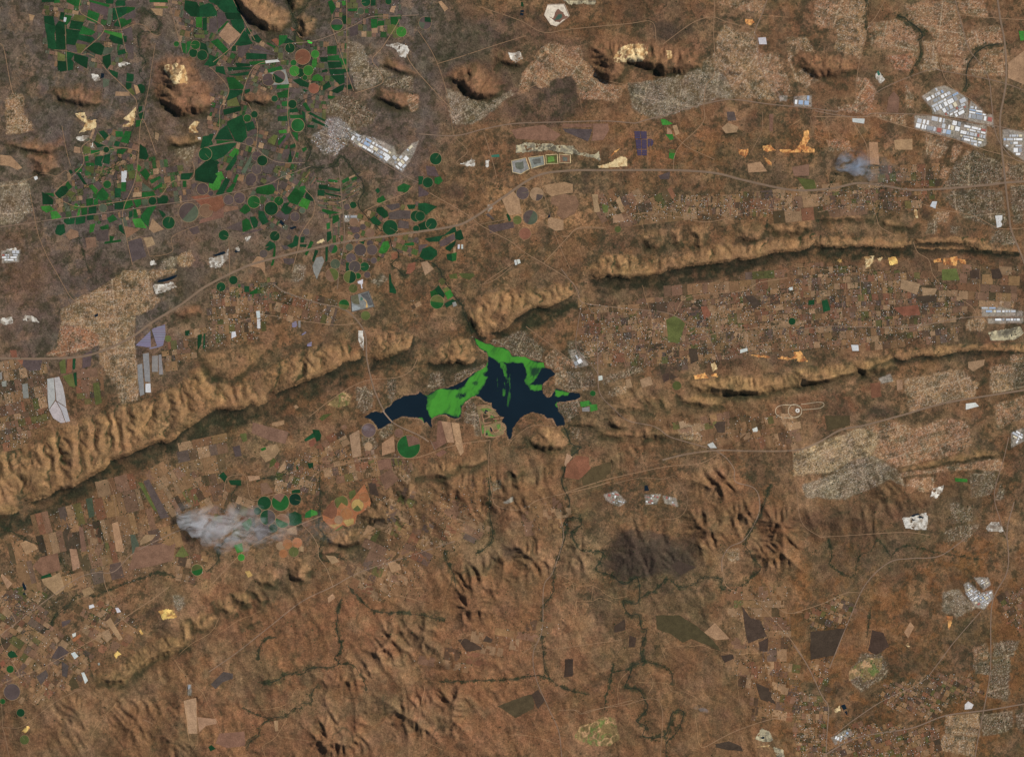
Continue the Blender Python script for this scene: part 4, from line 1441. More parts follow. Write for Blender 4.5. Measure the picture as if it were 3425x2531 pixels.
rd 6 260 1000 400 660 520 400 690 240 850 210 1050 195 1200 100 1270 40
rd 9 1700 1260 1400 1310 1100 1350 850 1440 460 1510 180 1660
rd 7 1600 -200 1550 0 1560 200 1540 330 1440 540 1430 940 1420 1080 1380 1300 1340 1500 1310 1680
rd 5 1360 590 1160 820 1040 980 920 1110 650 1240 450 1370 290 1490
rd 4 0 605 200 540 380 460 490 460
2655 1150 2.5026
rd 4 20 1200 60 1480 200 1600 300 1610 900 1575 1130 1600
rd 5 1800 780 1760 950 1680 1250 1720 1450 1790 1652
1900 1850 2.426
rd 4 1250 40 1260 180 1300 280 1500 370 1700 570 1830 730 1900 830
rd 4 1510 370 1650 410 1770 480 1900 475
rd 3 0 1265 60 1270 100 1300 170 1270 430 1230 740 1200 750 1652
rd 4 1100 1570 1350 1440 1650 1340 1900 1315
rd 3 1650 940 1690 1220
0 400 2.753
rd 4 640 500 650 540 530 640 500 680 560 740 740 805 1040 765 1400 710 1480 700 1590 570 1750 555 1790 480 1770 380
rd 4 650 540 760 420 770 340 750 260 830 190
rd 4 770 340 1090 260 1280 290
rd 5 0 990 330 945 460 925 1000 855 1440 790 1927 720 2050 690 2450 600 2600 530 2860 430
rd 4 270 640 310 850 350 1050 430 1250 520 1410 640 1620 700 1680
rd 4 1440 320 1310 0 1270 360 1240 570 1130 850 1160 1060 1220 1340
rd 3 0 620 200 580 380 500 520 520 600 470 640 500
rd 3 1380 1260 1310 1090 1180 1120
rd 3 1380 1260 1490 1250 1590 1210 1580 1090 1700 1020 1830 970
0 0 2.753
rd 4 0 400 40 470 120 860 215 890 210 970
rd 4 740 0 745 120 960 270 750 490 820 500 920 560 975 640 1180 840 1260 950 1230 1160
rd 3 960 275 1115 275 1240 225 1330 240 1420 330 1480 320
rd 3 1060 70 1115 275 1160 480
rd 3 1430 400 1400 600 1370 800 1310 1100
rd 3 600 230 610 480 620 650
rd 3 1545 0 1620 260 1680 480
rd 3 500 460 600 470 740 495
rd 3 570 1160 610 1380 650 1530
700 0 2.753
rd 5 0 1350 230 1310 420 1365 520 1440 640 1495 880 1500
rd 4 0 620 50 660 180 830 100 1000 90 1180 0 1330
rd 4 690 560 420 610 300 900 360 960 440 1150 430 1360
rd 4 735 790 720 1000 740 1200 800 1350 760 1500
rd 4 1265 0 1270 880
rd 4 1130 130 1150 310 1330 840
rd 5 760 400 1000 370 1300 250 1480 160 1720 150 1927 140
rd 4 1340 860 1550 790 1600 740 1560 640 1500 550 1600 430 1720 240 1750 180
rd 5 1250 1180 1290 1250 1370 1350 1700 1560 1800 1620 1927 1680
rd 4 220 0 340 230 420 370
rd 4 0 600 200 440 330 260
700 400 2.753
rd 5 1190 430 1220 720 1245 1100 1200 1350 1180 1560
rd 4 960 880 840 1060 820 1180 760 1400
rd 3 640 560 630 660 700 720
rd 4 180 1100 190 1500 180 1600
rd 4 880 640 970 750 960 880
rd 4 1430 840 1600 760 1800 680 1870 620
rd 4 1250 1250 1400 1180 1420 1350 1500 1480
1400 500 2.753
rd 4 100 400 430 590 560 690 700 770 850 850 980 950 1150 1050 1390 1200 1440 1260 1500 1400 1640 1430 1927 1470
rd 4 1150 1050 1400 780 1450 730 1540 715 1720 720
rd 3 1110 240 1150 390 1210 600 1260 790 1340 980 1400 1110
rd 3 600 1230 850 1060 980 960
rd 3 560 690 820 640
rd 3 560 1250 700 1200 860 1080
1200 1700 1.9883
tr 2.2 1310 440 1380 460 1450 500 1531 520
tr 2.2 1450 615 1440 700 1420 730
tr 2.2 1350 500 1420 490 1435 560
tr 2.2 300 600 340 540 420 520
tr 2.2 130 500 220 560 420 620
tr 2.2 660 960 700 860 800 800
tr 2.2 440 1180 400 1400 420 1520 560 1600
tr 2.2 300 1100 320 1180 290 1260
tr 2.2 1140 1500 1130 1620
tr 2.2 980 1500 1140 1510 1330 1560
1900 1850 2.426
tr 2.2 0 240 100 265 210 265 330 345 400 360 480 350
tr 2.2 70 385 190 385 270 365 350 390
tr 2.2 200 270 190 390
tr 2.2 70 385 40 520 100 680
tr 2.2 660 960 690 1045 650 1140
tr 2.2 540 1040 690 1045 800 1050 850 1120 950 1120 1090 1210
tr 2.2 410 1230 405 1060 490 950
tr 2.2 790 860 785 770 1050 745 1240 795 1400 815 1640 790
tr 2.2 1390 1200 1360 900
tr 2.2 1540 1260 1640 1340
tr 2.2 1030 1300 1065 1550 1130 1560
600 2000 3.1108
tr 2.2 1220 940 1110 1090 920 1150 700 1140
tr 2.2 1760 500 1750 590 1660 670
tr 2.2 1120 1240 1020 1420 880 1530 900 1652
tr 2.2 1370 770 1570 775
tr 2.2 60 1060 90 1300 110 1470
tr 2.2 250 980 180 1100 200 1450 140 1590
tr 2.2 250 980 320 1130 440 1400
tr 2.2 0 700 80 820 250 980
tr 2.2 850 130 600 240 380 380
tr 2.2 420 200 330 350 120 480 0 580
tr 2.2 1020 1420 1300 1470 1760 1480
0 2000 3.1108
tr 2.2 1820 630 1950 830 1940 1000
tr 2.2 1210 1090 1000 1350 870 1600
tr 2.2 1930 1060 1950 1300 1980 1470
tr 2.2 640 690 560 760 520 840
700 1500 2.753
tr 2.2 1020 110 1130 110 1280 0
tr 2.2 1020 190 1400 100
tr 2.2 1660 890 1640 840
tr 2.2 1480 1180 1540 1400 1680 1340 1920 1390
2655 550 2.5026
tr 2.2 1110 0 1080 200 1000 300
tr 2.2 270 30 300 200
tr 2.2 1270 1060 1260 1300
tr 2.2 550 880 560 1160 520 1360
tr 2.2 430 880 440 960 380 1350
tr 2.2 1560 850 1550 1120
tr 2.2 850 960 840 1350
tr 2.2 0 850 300 880 520 860
1900 650 2.5026
tr 2.2 380 850 360 1200 390 1380
tr 2.2 280 960 290 1260
tr 2.2 620 760 700 1100 640 1400
tr 2.2 990 0 960 200
tr 2.2 1290 0 1310 160
tr 2.2 1190 0 1180 230
tr 2.2 1430 0 1440 180
tr 2.2 560 20 630 280
tr 2.2 430 40 520 220
tr 2.2 1700 20 1730 140
tr 2.2 850 920 900 1010
2100 0 2.753
tr 2.2 1240 1200 1320 1210
tr 2.2 1180 140 1480 165
tr 2.2 1600 1090 1500 1160
tr 2.2 1710 1250 1860 1300
tr 2.2 1840 1120 1860 1290
tr 2.2 1720 1420 1710 1600
tr 2.2 180 1210 185 1560''',
'RIV': '''1200 1080 2.5026
9 1715 850 1745 930 1770 1000 1850 1050 1760 1120 1720 1250 1700 1330 1760 1500 1730 1652 1700 1720
1900 1850 2.426
8 -20 -260 0 -280 90 -290 100 -240 30 -160 70 -60 130 -20 290 0 230 130 350 180 450 245 550 195 575 280 570 400 450 385 490 490 580 500 590 600 640 640 590 780 605 870 520 910 490 1000 470 1080 580 1110 640 1250 560 1350 630 1390 610 1480 720 1490 800 1450 850 1290 940 1285 870 1460 800 1530 800 1680
7 580 360 700 300 800 210 900 270 1030 250 1080 200 1240 210 1250 290 1420 260 1500 170 1560 130 1490 20 1440 -100 1550 -300 1600 -420 1640 -560
5 360 900 340 1050 310 1150 300 1260
5 490 935 360 965
5 605 870 760 910 830 950 850 1050
1400 500 2.753
9 490 1690 400 1450 320 1340 230 1190 200 1120 100 1040 0 1015 -30 1020 -60 1110 -130 1160 -190 1110 -250 1060 -190 990 -195 920 -240 910 -280 800 -490 610 -560 490 -495 370 -570 230 -680 90 -720 70 -780 140 -880 170 -1030 160 -1025 100 -1000 20 -1050 -110
700 0 2.753
8 895 1220 860 1080 800 990 850 940 960 880 1030 790 980 750 910 765 830 710 875 690 830 600 930 600 945 520 910 470 800 430 790 350 800 220 740 80 725 -20
5 800 150 880 80 920 0
0 0 2.753
7 1330 80 1460 200 1440 290 1280 310 1290 480 1340 560 1290 680 1330 760 1330 880 1270 1010 1220 1200 1170 1330 1080 1400 1100 1500 1000 1560
5 1670 80 1680 200 1800 260 1780 340 1900 400
0 400 2.753
6 1080 360 1020 480 800 620 680 720 600 850
6 1050 480 1060 620
4 730 1080 770 1250 830 1400
600 2000 3.1108
7 1690 0 1640 200 1660 400 1690 500 1630 620 1650 680 1560 720 1350 720 1280 780 1100 790 1000 860 850 880
6 1440 900 1370 1000 1370 1080 1260 1090 1270 1140 1200 1150 1120 1220 960 1250 850 1330 830 1420 740 1480 700 1560
5 930 1250 760 1190 660 1130
5 820 620 840 500 900 420 1000 400
5 1650 680 1800 690 1900 800 1950 950
1200 1700 1.9883
7 870 -200 870 0 890 150 880 230 780 300
7 550 180 580 330 630 440 640 520
6 -60 520 0 590 110 680 300 690 450 710 560 740
5 550 1150 830 1140 1020 1135 1160 1110 1260 1130 1380 1200 1531 1230
7 1390 60 1370 200 1300 400 1290 560 1220 680 1230 1000 1260 1120
700 1500 2.753
6 -30 1140 80 1030 80 930 150 860 350 790 400 660 230 530 210 430 250 370 260 320
7 1015 0 1015 600 1010 720 1060 800 1010 950 1060 1030 1180 1000 1240 1020
6 350 300 500 270 640 260 740 190 800 100
0 1500 2.753
4 360 890 500 950 600 1090 700 1170
4 820 1040 900 1070 1090 990
4 850 640 950 800 960 960
5 480 1640 500 1540 640 1420 700 1350 880 1350 1000 1300 1400 1160 1500 1150 1800 1240
5 0 700 200 820 360 890
0 2000 3.1108
6 0 480 150 400 280 340 500 320 540 230 600 170 720 80
4 720 400 740 460 850 520 930 640 960 790
2655 1770 2.1714
4 250 70 280 200 260 250 350 320 430 340 480 190 560 160 600 80 650 110 700 190 770 130 870 120 1000 160 1370 220
5 560 560 540 700 530 780
2725 0 2.753
13 1730 400 1560 430 1450 530 1400 640 1390 800
12 950 370 1000 320 870 200 770 140
6 480 0 470 240 490 330
5 870 700 980 500 960 380
2655 550 2.5026
5 200 470 240 280 360 80
5 690 440 740 270
1900 650 2.5026
5 1660 300 1670 200''',
'WATER': '''960 115 1000 140 1060 170 1110 180 1140 200 1210 200 1260 230 1275 255 1280 275 1350 280 1400 285 1440 305 1510 330 1545 330 1555 370 1600 385 1645 430 1610 445 1570 490 1535 520 1530 550 1545 590 1580 630 1620 610 1635 570 1640 555 1700 565 1760 580 1850 585 1855 620 1790 650 1700 660 1670 660 1650 680 1665 700 1665 740 1700 770 1715 800 1725 850 1700 855 1660 855 1620 800 1580 800 1550 770 1500 755 1450 750 1390 770 1350 800 1310 850 1285 880 1285 920 1270 975 1255 975 1240 940 1235 880 1220 850 1195 825 1215 790 1185 780 1150 740 1115 700 1110 675 1075 660 1055 655 1010 620 985 605 940 625 890 660 865 690 860 740 845 790 810 800 770 790 720 765 680 765 640 785 610 810 610 870 600 870 570 830 550 840 530 810 480 790 430 785 370 780 330 795 280 830 230 850 190 880 160 890 140 850 100 810 40 790 60 780 100 745 150 740 190 745 225 720 260 690 300 650 340 635 390 610 440 600 500 590 515 575 540 595 580 600 640 560 700 545 740 545 800 520 860 490 920 450 990 400 1060 370 1080 320 1080 270 1070 250 1040 230 1010 210 990 190 975 150''',
}

PAL = dict(d=(20, 60, 34), D=(14, 46, 32), m=(30, 80, 36), l=(52, 108, 42), L=(70, 190, 60), o=(84, 88, 48), g=(76, 84, 66),
           p=(82, 70, 66), r=(122, 80, 60), t=(152, 122, 92), b=(120, 90, 72), n=(152, 100, 66), y=(160, 132, 82),
           v=(192, 192, 188), z=(168, 164, 158), c=(130, 128, 122), e=(76, 65, 45), s=(138, 106, 74), u=(134, 102, 72), k=(122, 88, 63), q=(140, 109, 74), x=(68, 55, 45))
CNAME = dict(d='dark-green', D='blackish-green', m='mid-green', l='bright-green', L='vivid-green', o='olive', g='grey-green', p='dark-grey',
             r='reddish-brown', t='pale-tan', b='brown', n='orange', y='straw-yellow', v='white', z='pale-grey', c='grey', e='dark-olive', x='dark-brown')
fields = []; circles = []; towns = []; indus = []; quarries = []; burns_and_shade = []; hills = []; rugged = []; paints = []
patches = []; ponds = []; golfs = []; dams = []; solar = []; basins = []
for tname, (ox, oy, sc) in TILES.items():
    for line in RAW[tname].strip().split('\n'):
        a = line.split(); c = a[0]
        def pts(v):
            v = [float(q) for q in v]
            return [(ox + v[i] / sc, oy + v[i + 1] / sc) for i in range(0, len(v) - 1, 2)]
        if c[0] == '@':
            v = [float(q) for q in a[1:]]
            circles.append((c[1:].split('/'), ox + v[0] / sc, oy + v[1] / sc, v[2] / sc))
        elif c == 'H': hills.append((a[1], float(a[2]), float(a[3]), float(a[4]), a[5], pts(a[6:])))
        elif c == 'A': rugged.append((float(a[1]), pts(a[2:])))
        elif c == 'B': paints.append((tuple(float(q) for q in a[1:4]), float(a[4]), pts(a[5:])))
        elif c == 'T': towns.append((int(a[1]), float(a[2]), pts(a[3:])))
        elif c == 'I': indus.append((float(a[1]), pts(a[2:])))
        elif c == 'Q': quarries.append((int(a[1]), pts(a[2:])))
        elif c == 'K': burns_and_shade.append(pts(a[1:]))
        elif c in ('Y', 'Yg'): patches.append((c, float(a[1]), float(a[2]) / sc, float(a[3]) / sc, pts(a[4:])))
        elif c in ('w', 'W'): ponds.append((c, pts(a[1:])))
        elif c == 'G': golfs.append(pts(a[1:]))
        elif c == 'D': dams.append(pts(a[1:]))
        elif c == 'J': basins.append((a[1], pts(a[2:])))
        elif c == 'X': solar.append(pts(a[1:]))
        elif c in PAL: fields.append(('x' if c == 'p' and tname in ('UU', 'VV', 'SS', 'P', 'QQ', 'O', 'RR', 'L') else c, pts(a[1:])))
        else: print('??', line)
def polylines(txt, kinds):
    out = []; o = None
    for line in txt.strip().split('\n'):
        a = line.split()
        if kinds and a[0] in kinds: kind, wd, v = a[0], float(a[1]), a[2:]
        elif len(a) == 3: o = [float(q) for q in a]; continue
        else: kind, wd, v = 'rv', float(a[0]), a[1:]
        v = [float(q) for q in v]
        out.append((kind, wd, [(o[0] + v[i] / o[2], o[1] + v[i + 1] / o[2]) for i in range(0, len(v) - 1, 2)]))
    return out
roads = polylines(RAW['ROADS'], ('rd', 'hw', 'tr'))
rivers = polylines(RAW['RIV'], ())
LS = 2.5026
def LP(txt):
    v = [float(q) for q in txt.split()]
    return [(1200 + v[i] / LS, 1080 + v[i + 1] / LS) for i in range(0, len(v), 2)]
LAKE = LP(RAW['WATER'])
def wiggle(P, amp, wl, step=6):
    Q = []
    n = len(P)
    for i in range(n):
        a = np.array(P[i]); b = np.array(P[(i + 1) % n]); k = max(1, int(np.linalg.norm(b - a) / step))
        for j in range(k): Q.append(a + (b - a) * j / k)
    Q = np.array(Q)
    dx = fbm(Q[:, 0], Q[:, 1], wl, 3, 1) - .5; dy = fbm(Q[:, 0], Q[:, 1], wl, 3, 2) - .5
    return np.stack([Q[:, 0] + dx * amp * 2, Q[:, 1] + dy * amp * 2], 1)
LAKEW = wiggle(LAKE, 4, 12, 5)

# ------------------------------------------------------------------ terrain heights: coarse grid with stream erosion
CS = 4.4
gx = np.arange(-300, 3730, CS); gy = np.arange(-260, 2800, CS)
GX, GY = np.meshgrid(gx, gy)                      # rows = y
def sub(P, pad):
    P = np.asarray(P); x0, y0 = P.min(0) - pad; x1, y1 = P.max(0) + pad
    i0, i1 = np.searchsorted(gx, [x0, x1]); j0, j1 = np.searchsorted(gy, [y0, y1])
    return slice(max(j0, 0), j1), slice(max(i0, 0), i1)
Hc = 30 + 60 * fbm(GX, GY, 700, 3, 4) + 14 * fbm(GX, GY, 120, 3, 5)
Hc += 90 * ss(1750, 2500, GY)
KH = np.zeros(GX.shape)
EK = np.full(GX.shape, 0.10)                      # erodibility
rug = np.zeros(GX.shape)
for amp, P in rugged:
    s = sub(P, 140); x, y = GX[s], GY[s]
    wa = 40 if amp > 100 else 150; wl_ = 60 if amp > 100 else 150
    sd = poly_sd(x + wa * (fbm(x, y, wl_, 2, 6) - .5), y + wa * (fbm(x, y, wl_, 2, 7) - .5), P)
    sf = 45 if amp > 100 else 110
    rug[s] = np.maximum(rug[s], amp * ss(-sf, sf, sd))
def ridged(x, y, wl, seed, o=2): return 1 - np.abs(2 * fbm(x, y, wl, o, seed) - 1) * 1.7
wx = GX + 60 * (fbm(GX, GY, 120, 2, 15) - .5); wy = GY + 60 * (fbm(GX, GY, 120, 2, 16) - .5)
dg = (wx * .87 - wy * .50, (wx * .50 + wy * .87) * .36)          # spurs trend down to the lower right
Hc += 3.5 * rug * (1.9 * fbm(GX, GY, 170, 2, 9) + .40 * ridged(dg[0], dg[1], 46, 8) + .22 * fbm(GX, GY, 22, 2, 10))
EK = np.maximum(EK, 0.8 * np.clip(rug / 150, 0, 1))
def hill_eval(x, y, kind, P):
    wob = 2.6 if kind == 'ridge' else 8
    xw = x + wob * (fbm(x, y, 24, 4, 11, .6) - .5) * 2; yw = y + wob * (fbm(x, y, 24, 4, 12, .6) - .5) * 2
    if kind == 'ridge': yw = yw + 7 * (fbm(x, y, 10, 3, 19) - .5)
    sd = poly_sd(xw, yw, P)
    PP = np.array(P); ccw = area(PP) > 0
    dN = np.full(x.shape, 1e6); dS = np.full(x.shape, 1e6)
    for i in range(len(PP)):
        a = PP[i]; b = PP[(i + 1) % len(PP)]; e = b - a
        n = np.array([e[1], -e[0]]) if ccw else np.array([-e[1], e[0]])
        n = n / (np.linalg.norm(n) + 1e-9)
        d = seg_dist(xw, yw, [a, b])
        if n[1] > 0.25: dS = np.minimum(dS, d)
        else: dN = np.minimum(dN, d)
    return sd, dN, dS
def gullies(x, y, P, lam):
    """0 on spurs, 1 in gully beds running down the dip of a ridge"""
    Q_ = np.array(P); c = Q_.mean(0); ev, evec = np.linalg.eigh(np.cov((Q_ - c).T)); t = evec[:, 1] * np.sign(evec[0, 1])
    u = (x - c[0]) * t[0] + (y - c[1]) * t[1]; v = -(x - c[0]) * t[1] + (y - c[1]) * t[0]
    ph = (u + .30 * v) / lam + 2.6 * (fbm(u, v * .6, lam * 2.6, 2, 101) - .5) + .9 * (fbm(u, v, lam * .5, 2, 102) - .5)
    tri = np.abs(ph - np.floor(ph) - .5) * 2
    k = np.floor(ph).astype(int); strength = .35 + .65 * _LAT[k & 255, (len(P) * 7) & 255]
    return (1 - tri) ** 1.6, strength
for kind, hh, wN, wS, colr, P in hills:
    s = sub(P, 44); x, y = GX[s], GY[s]
    sd, dN, dS = hill_eval(x, y, kind, P)
    ins = sd > 0
    hh = hh * (1.15 if kind == 'ridge' else 1.9 if colr in 'qsu' else 1.55)
    wS = wS * (.62 if kind == 'hill' else .5)
    if kind == 'hill' and ins.any(): wN = min(wN, .92 * float(np.percentile(dN[ins], 96)))
    fN = np.clip(dN / wN, 0, 1); fN = np.where(fN < 1, np.sin(fN * math.pi / 2) ** 1.15, 1) if kind == 'hill' and colr not in 'qsu' else (0.10 * ss(0, .2, fN) + 0.90 * fN)
    fS = np.clip(dS / wS, 0, 1); fS = ss(0, 1, fS) if kind == 'hill' else fS ** 0.55
    h = np.where(ins, hh * fN * ((.33 + .67 * fS) if kind == 'ridge' else fS), 0)
    if kind == 'ridge':
        h = np.maximum(h, np.where(~ins & (dS < dN), 0.33 * hh * np.clip(1 - dS / 40, 0, 1) ** 1.8 * np.clip((dN - dS) / 60, 0, 1), 0))
        g1, st_ = gullies(x, y, P, 58 if wN > 80 else 42)
        h = h - np.where(ins, hh * .40 * g1 * st_ * ss(6, 40, dS) * ss(0, 30, dN), 0)
        h *= 0.90 + 0.4 * (fbm(x, y, 130, 2, 14) - 0.3) * ss(0, 14, sd)
    else:
        h *= (0.84 + 0.32 * fbm(x, y, 70, 3, 13)) if colr in 'qsu' else (0.72 + 0.56 * fbm(x, y, 46, 4, 13))
    Hc[s] = Hc[s] + h * (1 + .10 * (fbm(x, y, 20, 3, 17) - .5))
    KH[s] = np.maximum(KH[s], np.where(ins, (.055 * ss(14, 46, dS)) if kind == 'ridge' else .045 * ss(4, 20, dS), 0))
    EK[s] = np.maximum(EK[s], np.where(ins, 0.10 if kind == 'ridge' else 0.4, 0))
EK = blur(EK, 2)
lake_c = poly_sd(GX, GY, LAKE)
Hc = np.where(lake_c > -60, Hc * (0.35 + 0.65 * ss(0, 60, -lake_c)) , Hc)
Hc = np.where(lake_c > 0, 0, np.maximum(Hc, 4))
for _, wd, P in rivers:
    s = sub(P, 60); d = seg_dist(GX[s], GY[s], P)
    Hc[s] -= (22 + 0.18 * rug[s]) * np.exp(-(d / 22) ** 2)
ny, nx = Hc.shape
OFF = [(-1, -1), (-1, 0), (-1, 1), (0, -1), (0, 1), (1, -1), (1, 0), (1, 1)]
base = np.arange(ny * nx).reshape(ny, nx)
acc_n = None
KR = np.maximum(.13 * np.clip(rug / 110, 0, 1), KH)
for it in range(20):
    Hc = Hc + RNG.random(Hc.shape) * 0.15
    pad = np.pad(Hc, 1, mode='edge'); best = np.zeros(Hc.shape); rec = base.copy()
    for dj, di in OFF:
        nb = pad[1 + dj:1 + dj + ny, 1 + di:1 + di + nx]
        sl = (Hc - nb) / math.hypot(dj, di)
        jj = np.clip(np.arange(ny)[:, None] + dj, 0, ny - 1); ii = np.clip(np.arange(nx)[None, :] + di, 0, nx - 1)
        tgt = jj * nx + ii
        m = sl > best
        best = np.where(m, sl, best); rec = np.where(m, tgt, rec)
    order = np.argsort(-Hc.ravel(), kind='stable').tolist(); rl = rec.ravel().tolist(); acc = [1.0] * (ny * nx)
    for i in order:
        r = rl[i]
        if r != i: acc[r] += acc[i]
    acc_n = np.array(acc).reshape(ny, nx)
    drop = Hc - Hc.ravel()[rec]
    cut = np.minimum((EK * 0.07 + KR) * np.power(np.minimum(acc_n, 900), 0.45) * best, 0.7 * drop)
    Hc = Hc - cut
    Hc = Hc + (blur(Hc) - Hc) * 0.10
flow = blur(np.log(acc_n), 1)
print('erosion', round(time.time() - T0, 1))

# ------------------------------------------------------------------ fine grid
FS = 2.9
xs = np.concatenate([-300 - np.array([1500, 1000, 650, 400, 220, 100.]), np.arange(-300, -50, 12.5), np.arange(-50, 3476, FS), np.arange(3480, 3725, 12.5), 3725 + np.array([100, 220, 400, 650, 1000, 1500.])])
ys = np.concatenate([-260 - np.array([1300, 900, 600, 350, 200, 90.]), np.arange(-260, -50, 12.5), np.arange(-50, 2582, FS), np.arange(2586, 2795, 12.5), 2795 + np.array([90, 200, 350, 600, 900, 1300.])])
FX, FY = np.meshgrid(xs, ys); nfy, nfx = FX.shape
def samp(A, x, y):
    fx = np.clip((x - gx[0]) / CS, 0, nx - 1.001); fy = np.clip((y - gy[0]) / CS, 0, ny - 1.001)
    i = fx.astype(int); j = fy.astype(int); u = fx - i; v = fy - j
    return (A[j, i] * (1 - u) + A[j, i + 1] * u) * (1 - v) + (A[j + 1, i] * (1 - u) + A[j + 1, i + 1] * u) * v
HF = samp(Hc, FX, FY)
inner = (FX > -60) & (FX < 3485) & (FY > -60) & (FY < 2591)
HF = np.where(inner, blur(HF, 1), HF)
RUGF = samp(np.clip(EK, 0, 1), FX, FY)
HF += RUGF * (26 * (fbm(FX, FY, 15, 4, 21, .6) - .5))
HF += 5 * (fbm(FX, FY, 9, 3, 23) - .5)
RUGZ = samp(rug, FX, FY)
def valley(wl, seed, wd):
    ax_ = FX + wl * .9 * (fbm(FX, FY, wl * .8, 3, seed + 1) - .5); ay_ = FY + wl * .9 * (fbm(FX, FY, wl * .8, 3, seed + 2) - .5)
    n_ = fbm(ax_ * .85 - ay_ * .52, (ax_ * .52 + ay_ * .85) * .5, wl, 2, seed)
    return np.clip(1 - np.abs(n_ - .5) / wd, 0, 1)
V1 = valley(120, 140, .05); V2 = valley(52, 150, .08); V3 = valley(26, 160, .10)
patchy = ss(.42, .58, fbm(FX, FY, 260, 3, 170))
HF -= (7 * patchy + .16 * RUGZ) * V1 + (3 * patchy + .12 * RUGZ) * V2 + (1 * patchy + .04 * RUGZ) * V3
GUL = np.zeros(FX.shape); SDR = {}
def fsub(P, pad=0):
    P = np.asarray(P); x0, y0 = P.min(0) - pad; x1, y1 = P.max(0) + pad
    i0, i1 = np.searchsorted(xs, [x0, x1]); j0, j1 = np.searchsorted(ys, [y0, y1])
    return slice(max(j0, 0), max(j1, 1)), slice(max(i0, 0), max(i1, 1))
for n, (kind, hh, wN, wS, colr, P) in enumerate(hills):
    s = fsub(P, 44); x, y = FX[s], FY[s]
    sd, dN, dS = hill_eval(x, y, kind, P)
    SDR[n] = (s, sd, dN, dS)
    if kind == 'ridge':
        lam = 58 if wN > 80 else 42
        g1, st = gullies(x, y, P, lam); g2, st2 = gullies(x, y, P, lam / 2.7)
        m = ss(1, 26, dS) * ss(-14, 8, np.where(sd > 0, dN, -dN)) * (sd > -16)
        hN = np.clip(dN / wN, 0, 1)
        dep = m * (hh * .10 * g1 * st) * (.5 + .5 * ss(0, .35, hN) * (1 - .35 * hN))
        SDR[n] = (s, sd, dN - .36 * wN * g1 * st, dS)
        HF[s] -= np.minimum(dep, np.maximum(HF[s] - 8, 0))
        GUL[s] = np.maximum(GUL[s], m * np.maximum(1.5 * g1 ** 2.6 * st, .8 * g2 ** 3 * st2))
        # ragged cliff edge
        HF[s] -= np.where((sd > 0) & (dS < 16), 40 * ss(.45, .8, fbm(x, y, 9, 3, 24)) * (1 - dS / 16), 0)
    else:
        HF[s] += np.where(sd > -4, 1, 0) * ss(-4, 12, sd) * hh * ((.08 if colr in 'qsu' else .22) * (fbm(x, y, 24, 4, 25, .62) - .5))
        # ledges of rock on the southern faces
        lz = fbm(x * .35, y, 11, 3, 26)
        HF[s] += ss(-2, 8, sd) * hh * .10 * ss(.45, .62, lz) * (1 - ss(0, 30, dS))
lake_f = np.full(FX.shape, -1e3)
s = fsub(LAKEW, 40); lake_f[s] = poly_sd(FX[s], FY[s], LAKEW)
WATER_Z = 0.0
HF = np.where(lake_f > 0, -4 - np.minimum(lake_f * 2, 30), np.maximum(HF, 3.0))
RX = [np.interp(0, xs, np.arange(nfx))]
def hz(px, py):
    px = np.asarray(px, float); py = np.asarray(py, float)
    fx = np.clip(np.interp(px, xs, np.arange(nfx)), 0, nfx - 1.001); fy = np.clip(np.interp(py, ys, np.arange(nfy)), 0, nfy - 1.001)
    i = fx.astype(int); j = fy.astype(int); u = fx - i; v = fy - j
    return (HF[j, i] * (1 - u) + HF[j, i + 1] * u) * (1 - v) + (HF[j + 1, i] * (1 - u) + HF[j + 1, i + 1] * u) * v
covered = np.zeros(FX.shape, bool)
def plane_for(P, lift=3.0, press=2.0):
    """best plane through the ground under a polygon; the ground is pressed flat beneath it"""
    P = np.asarray(P); c = P.mean(0)
    s = fsub(P, 4); x, y = FX[s], FY[s]
    if x.size == 0: return c, np.array([0, 0, 10.0])
    sd = poly_sd(x, y, P); m = sd > -3.2
    X = np.concatenate([P[:, 0], x[m]]) - c[0]; Y = np.concatenate([P[:, 1], y[m]]) - c[1]
    Z = hz(X + c[0], Y + c[1])
    A = np.stack([X, Y, np.ones_like(X)], 1)
    k, *_ = np.linalg.lstsq(A, Z, rcond=None)
    pz = k[0] * (x - c[0]) + k[1] * (y - c[1]) + k[2]
    HF[s] = np.where(m, pz - press, HF[s])
    covered[s] |= sd > 0
    k = k.copy(); k[2] += lift
    return c, k

# ------------------------------------------------------------------ ground cover colours
C = np.zeros(FX.shape + (3,))
big = fbm(FX, FY, 420, 3, 31); mid = fbm(FX, FY, 95, 4, 32); fine = fbm(FX, FY, 20, 4, 33)
C[:] = lin((116, 86, 60))
def paint(mask, rgb, amt=1.0):
    m = (mask * amt)[..., None]; C[...] = C * (1 - m) + lin(rgb) * m
def paint_s(s, mask, rgb, amt=1.0):
    m = (mask * amt)[..., None]; C[s] = C[s] * (1 - m) + lin(rgb) * m
def paint_list(late):
    for rgb, f, P in paints:
        if (sum(rgb) < 130) != late: continue
        s = fsub(P, f); x, y = FX[s], FY[s]
        sd = poly_sd(x, y, P) + f * 1.1 * (mid[s] - .5) + f * .8 * (fine[s] - .5)
        paint_s(s, ss(-f * .6, f * .6, sd) * ((.5 + .5 * ss(.36, .56, fbm(x, y, 22, 4, 114, .65))) if late else 1), rgb, .93 if late else .9)
paint_list(False)
paint(ss(.52, .66, fbm(FX, FY, 190, 5, 111, .6)) * .30, (126, 87, 60))
paint(ss(.53, .66, fbm(FX, FY, 170, 5, 112, .6)) * .45, (92, 84, 62))
paint(ss(.54, .66, fbm(FX, FY, 150, 5, 113, .6)) * .40, (146, 116, 86))
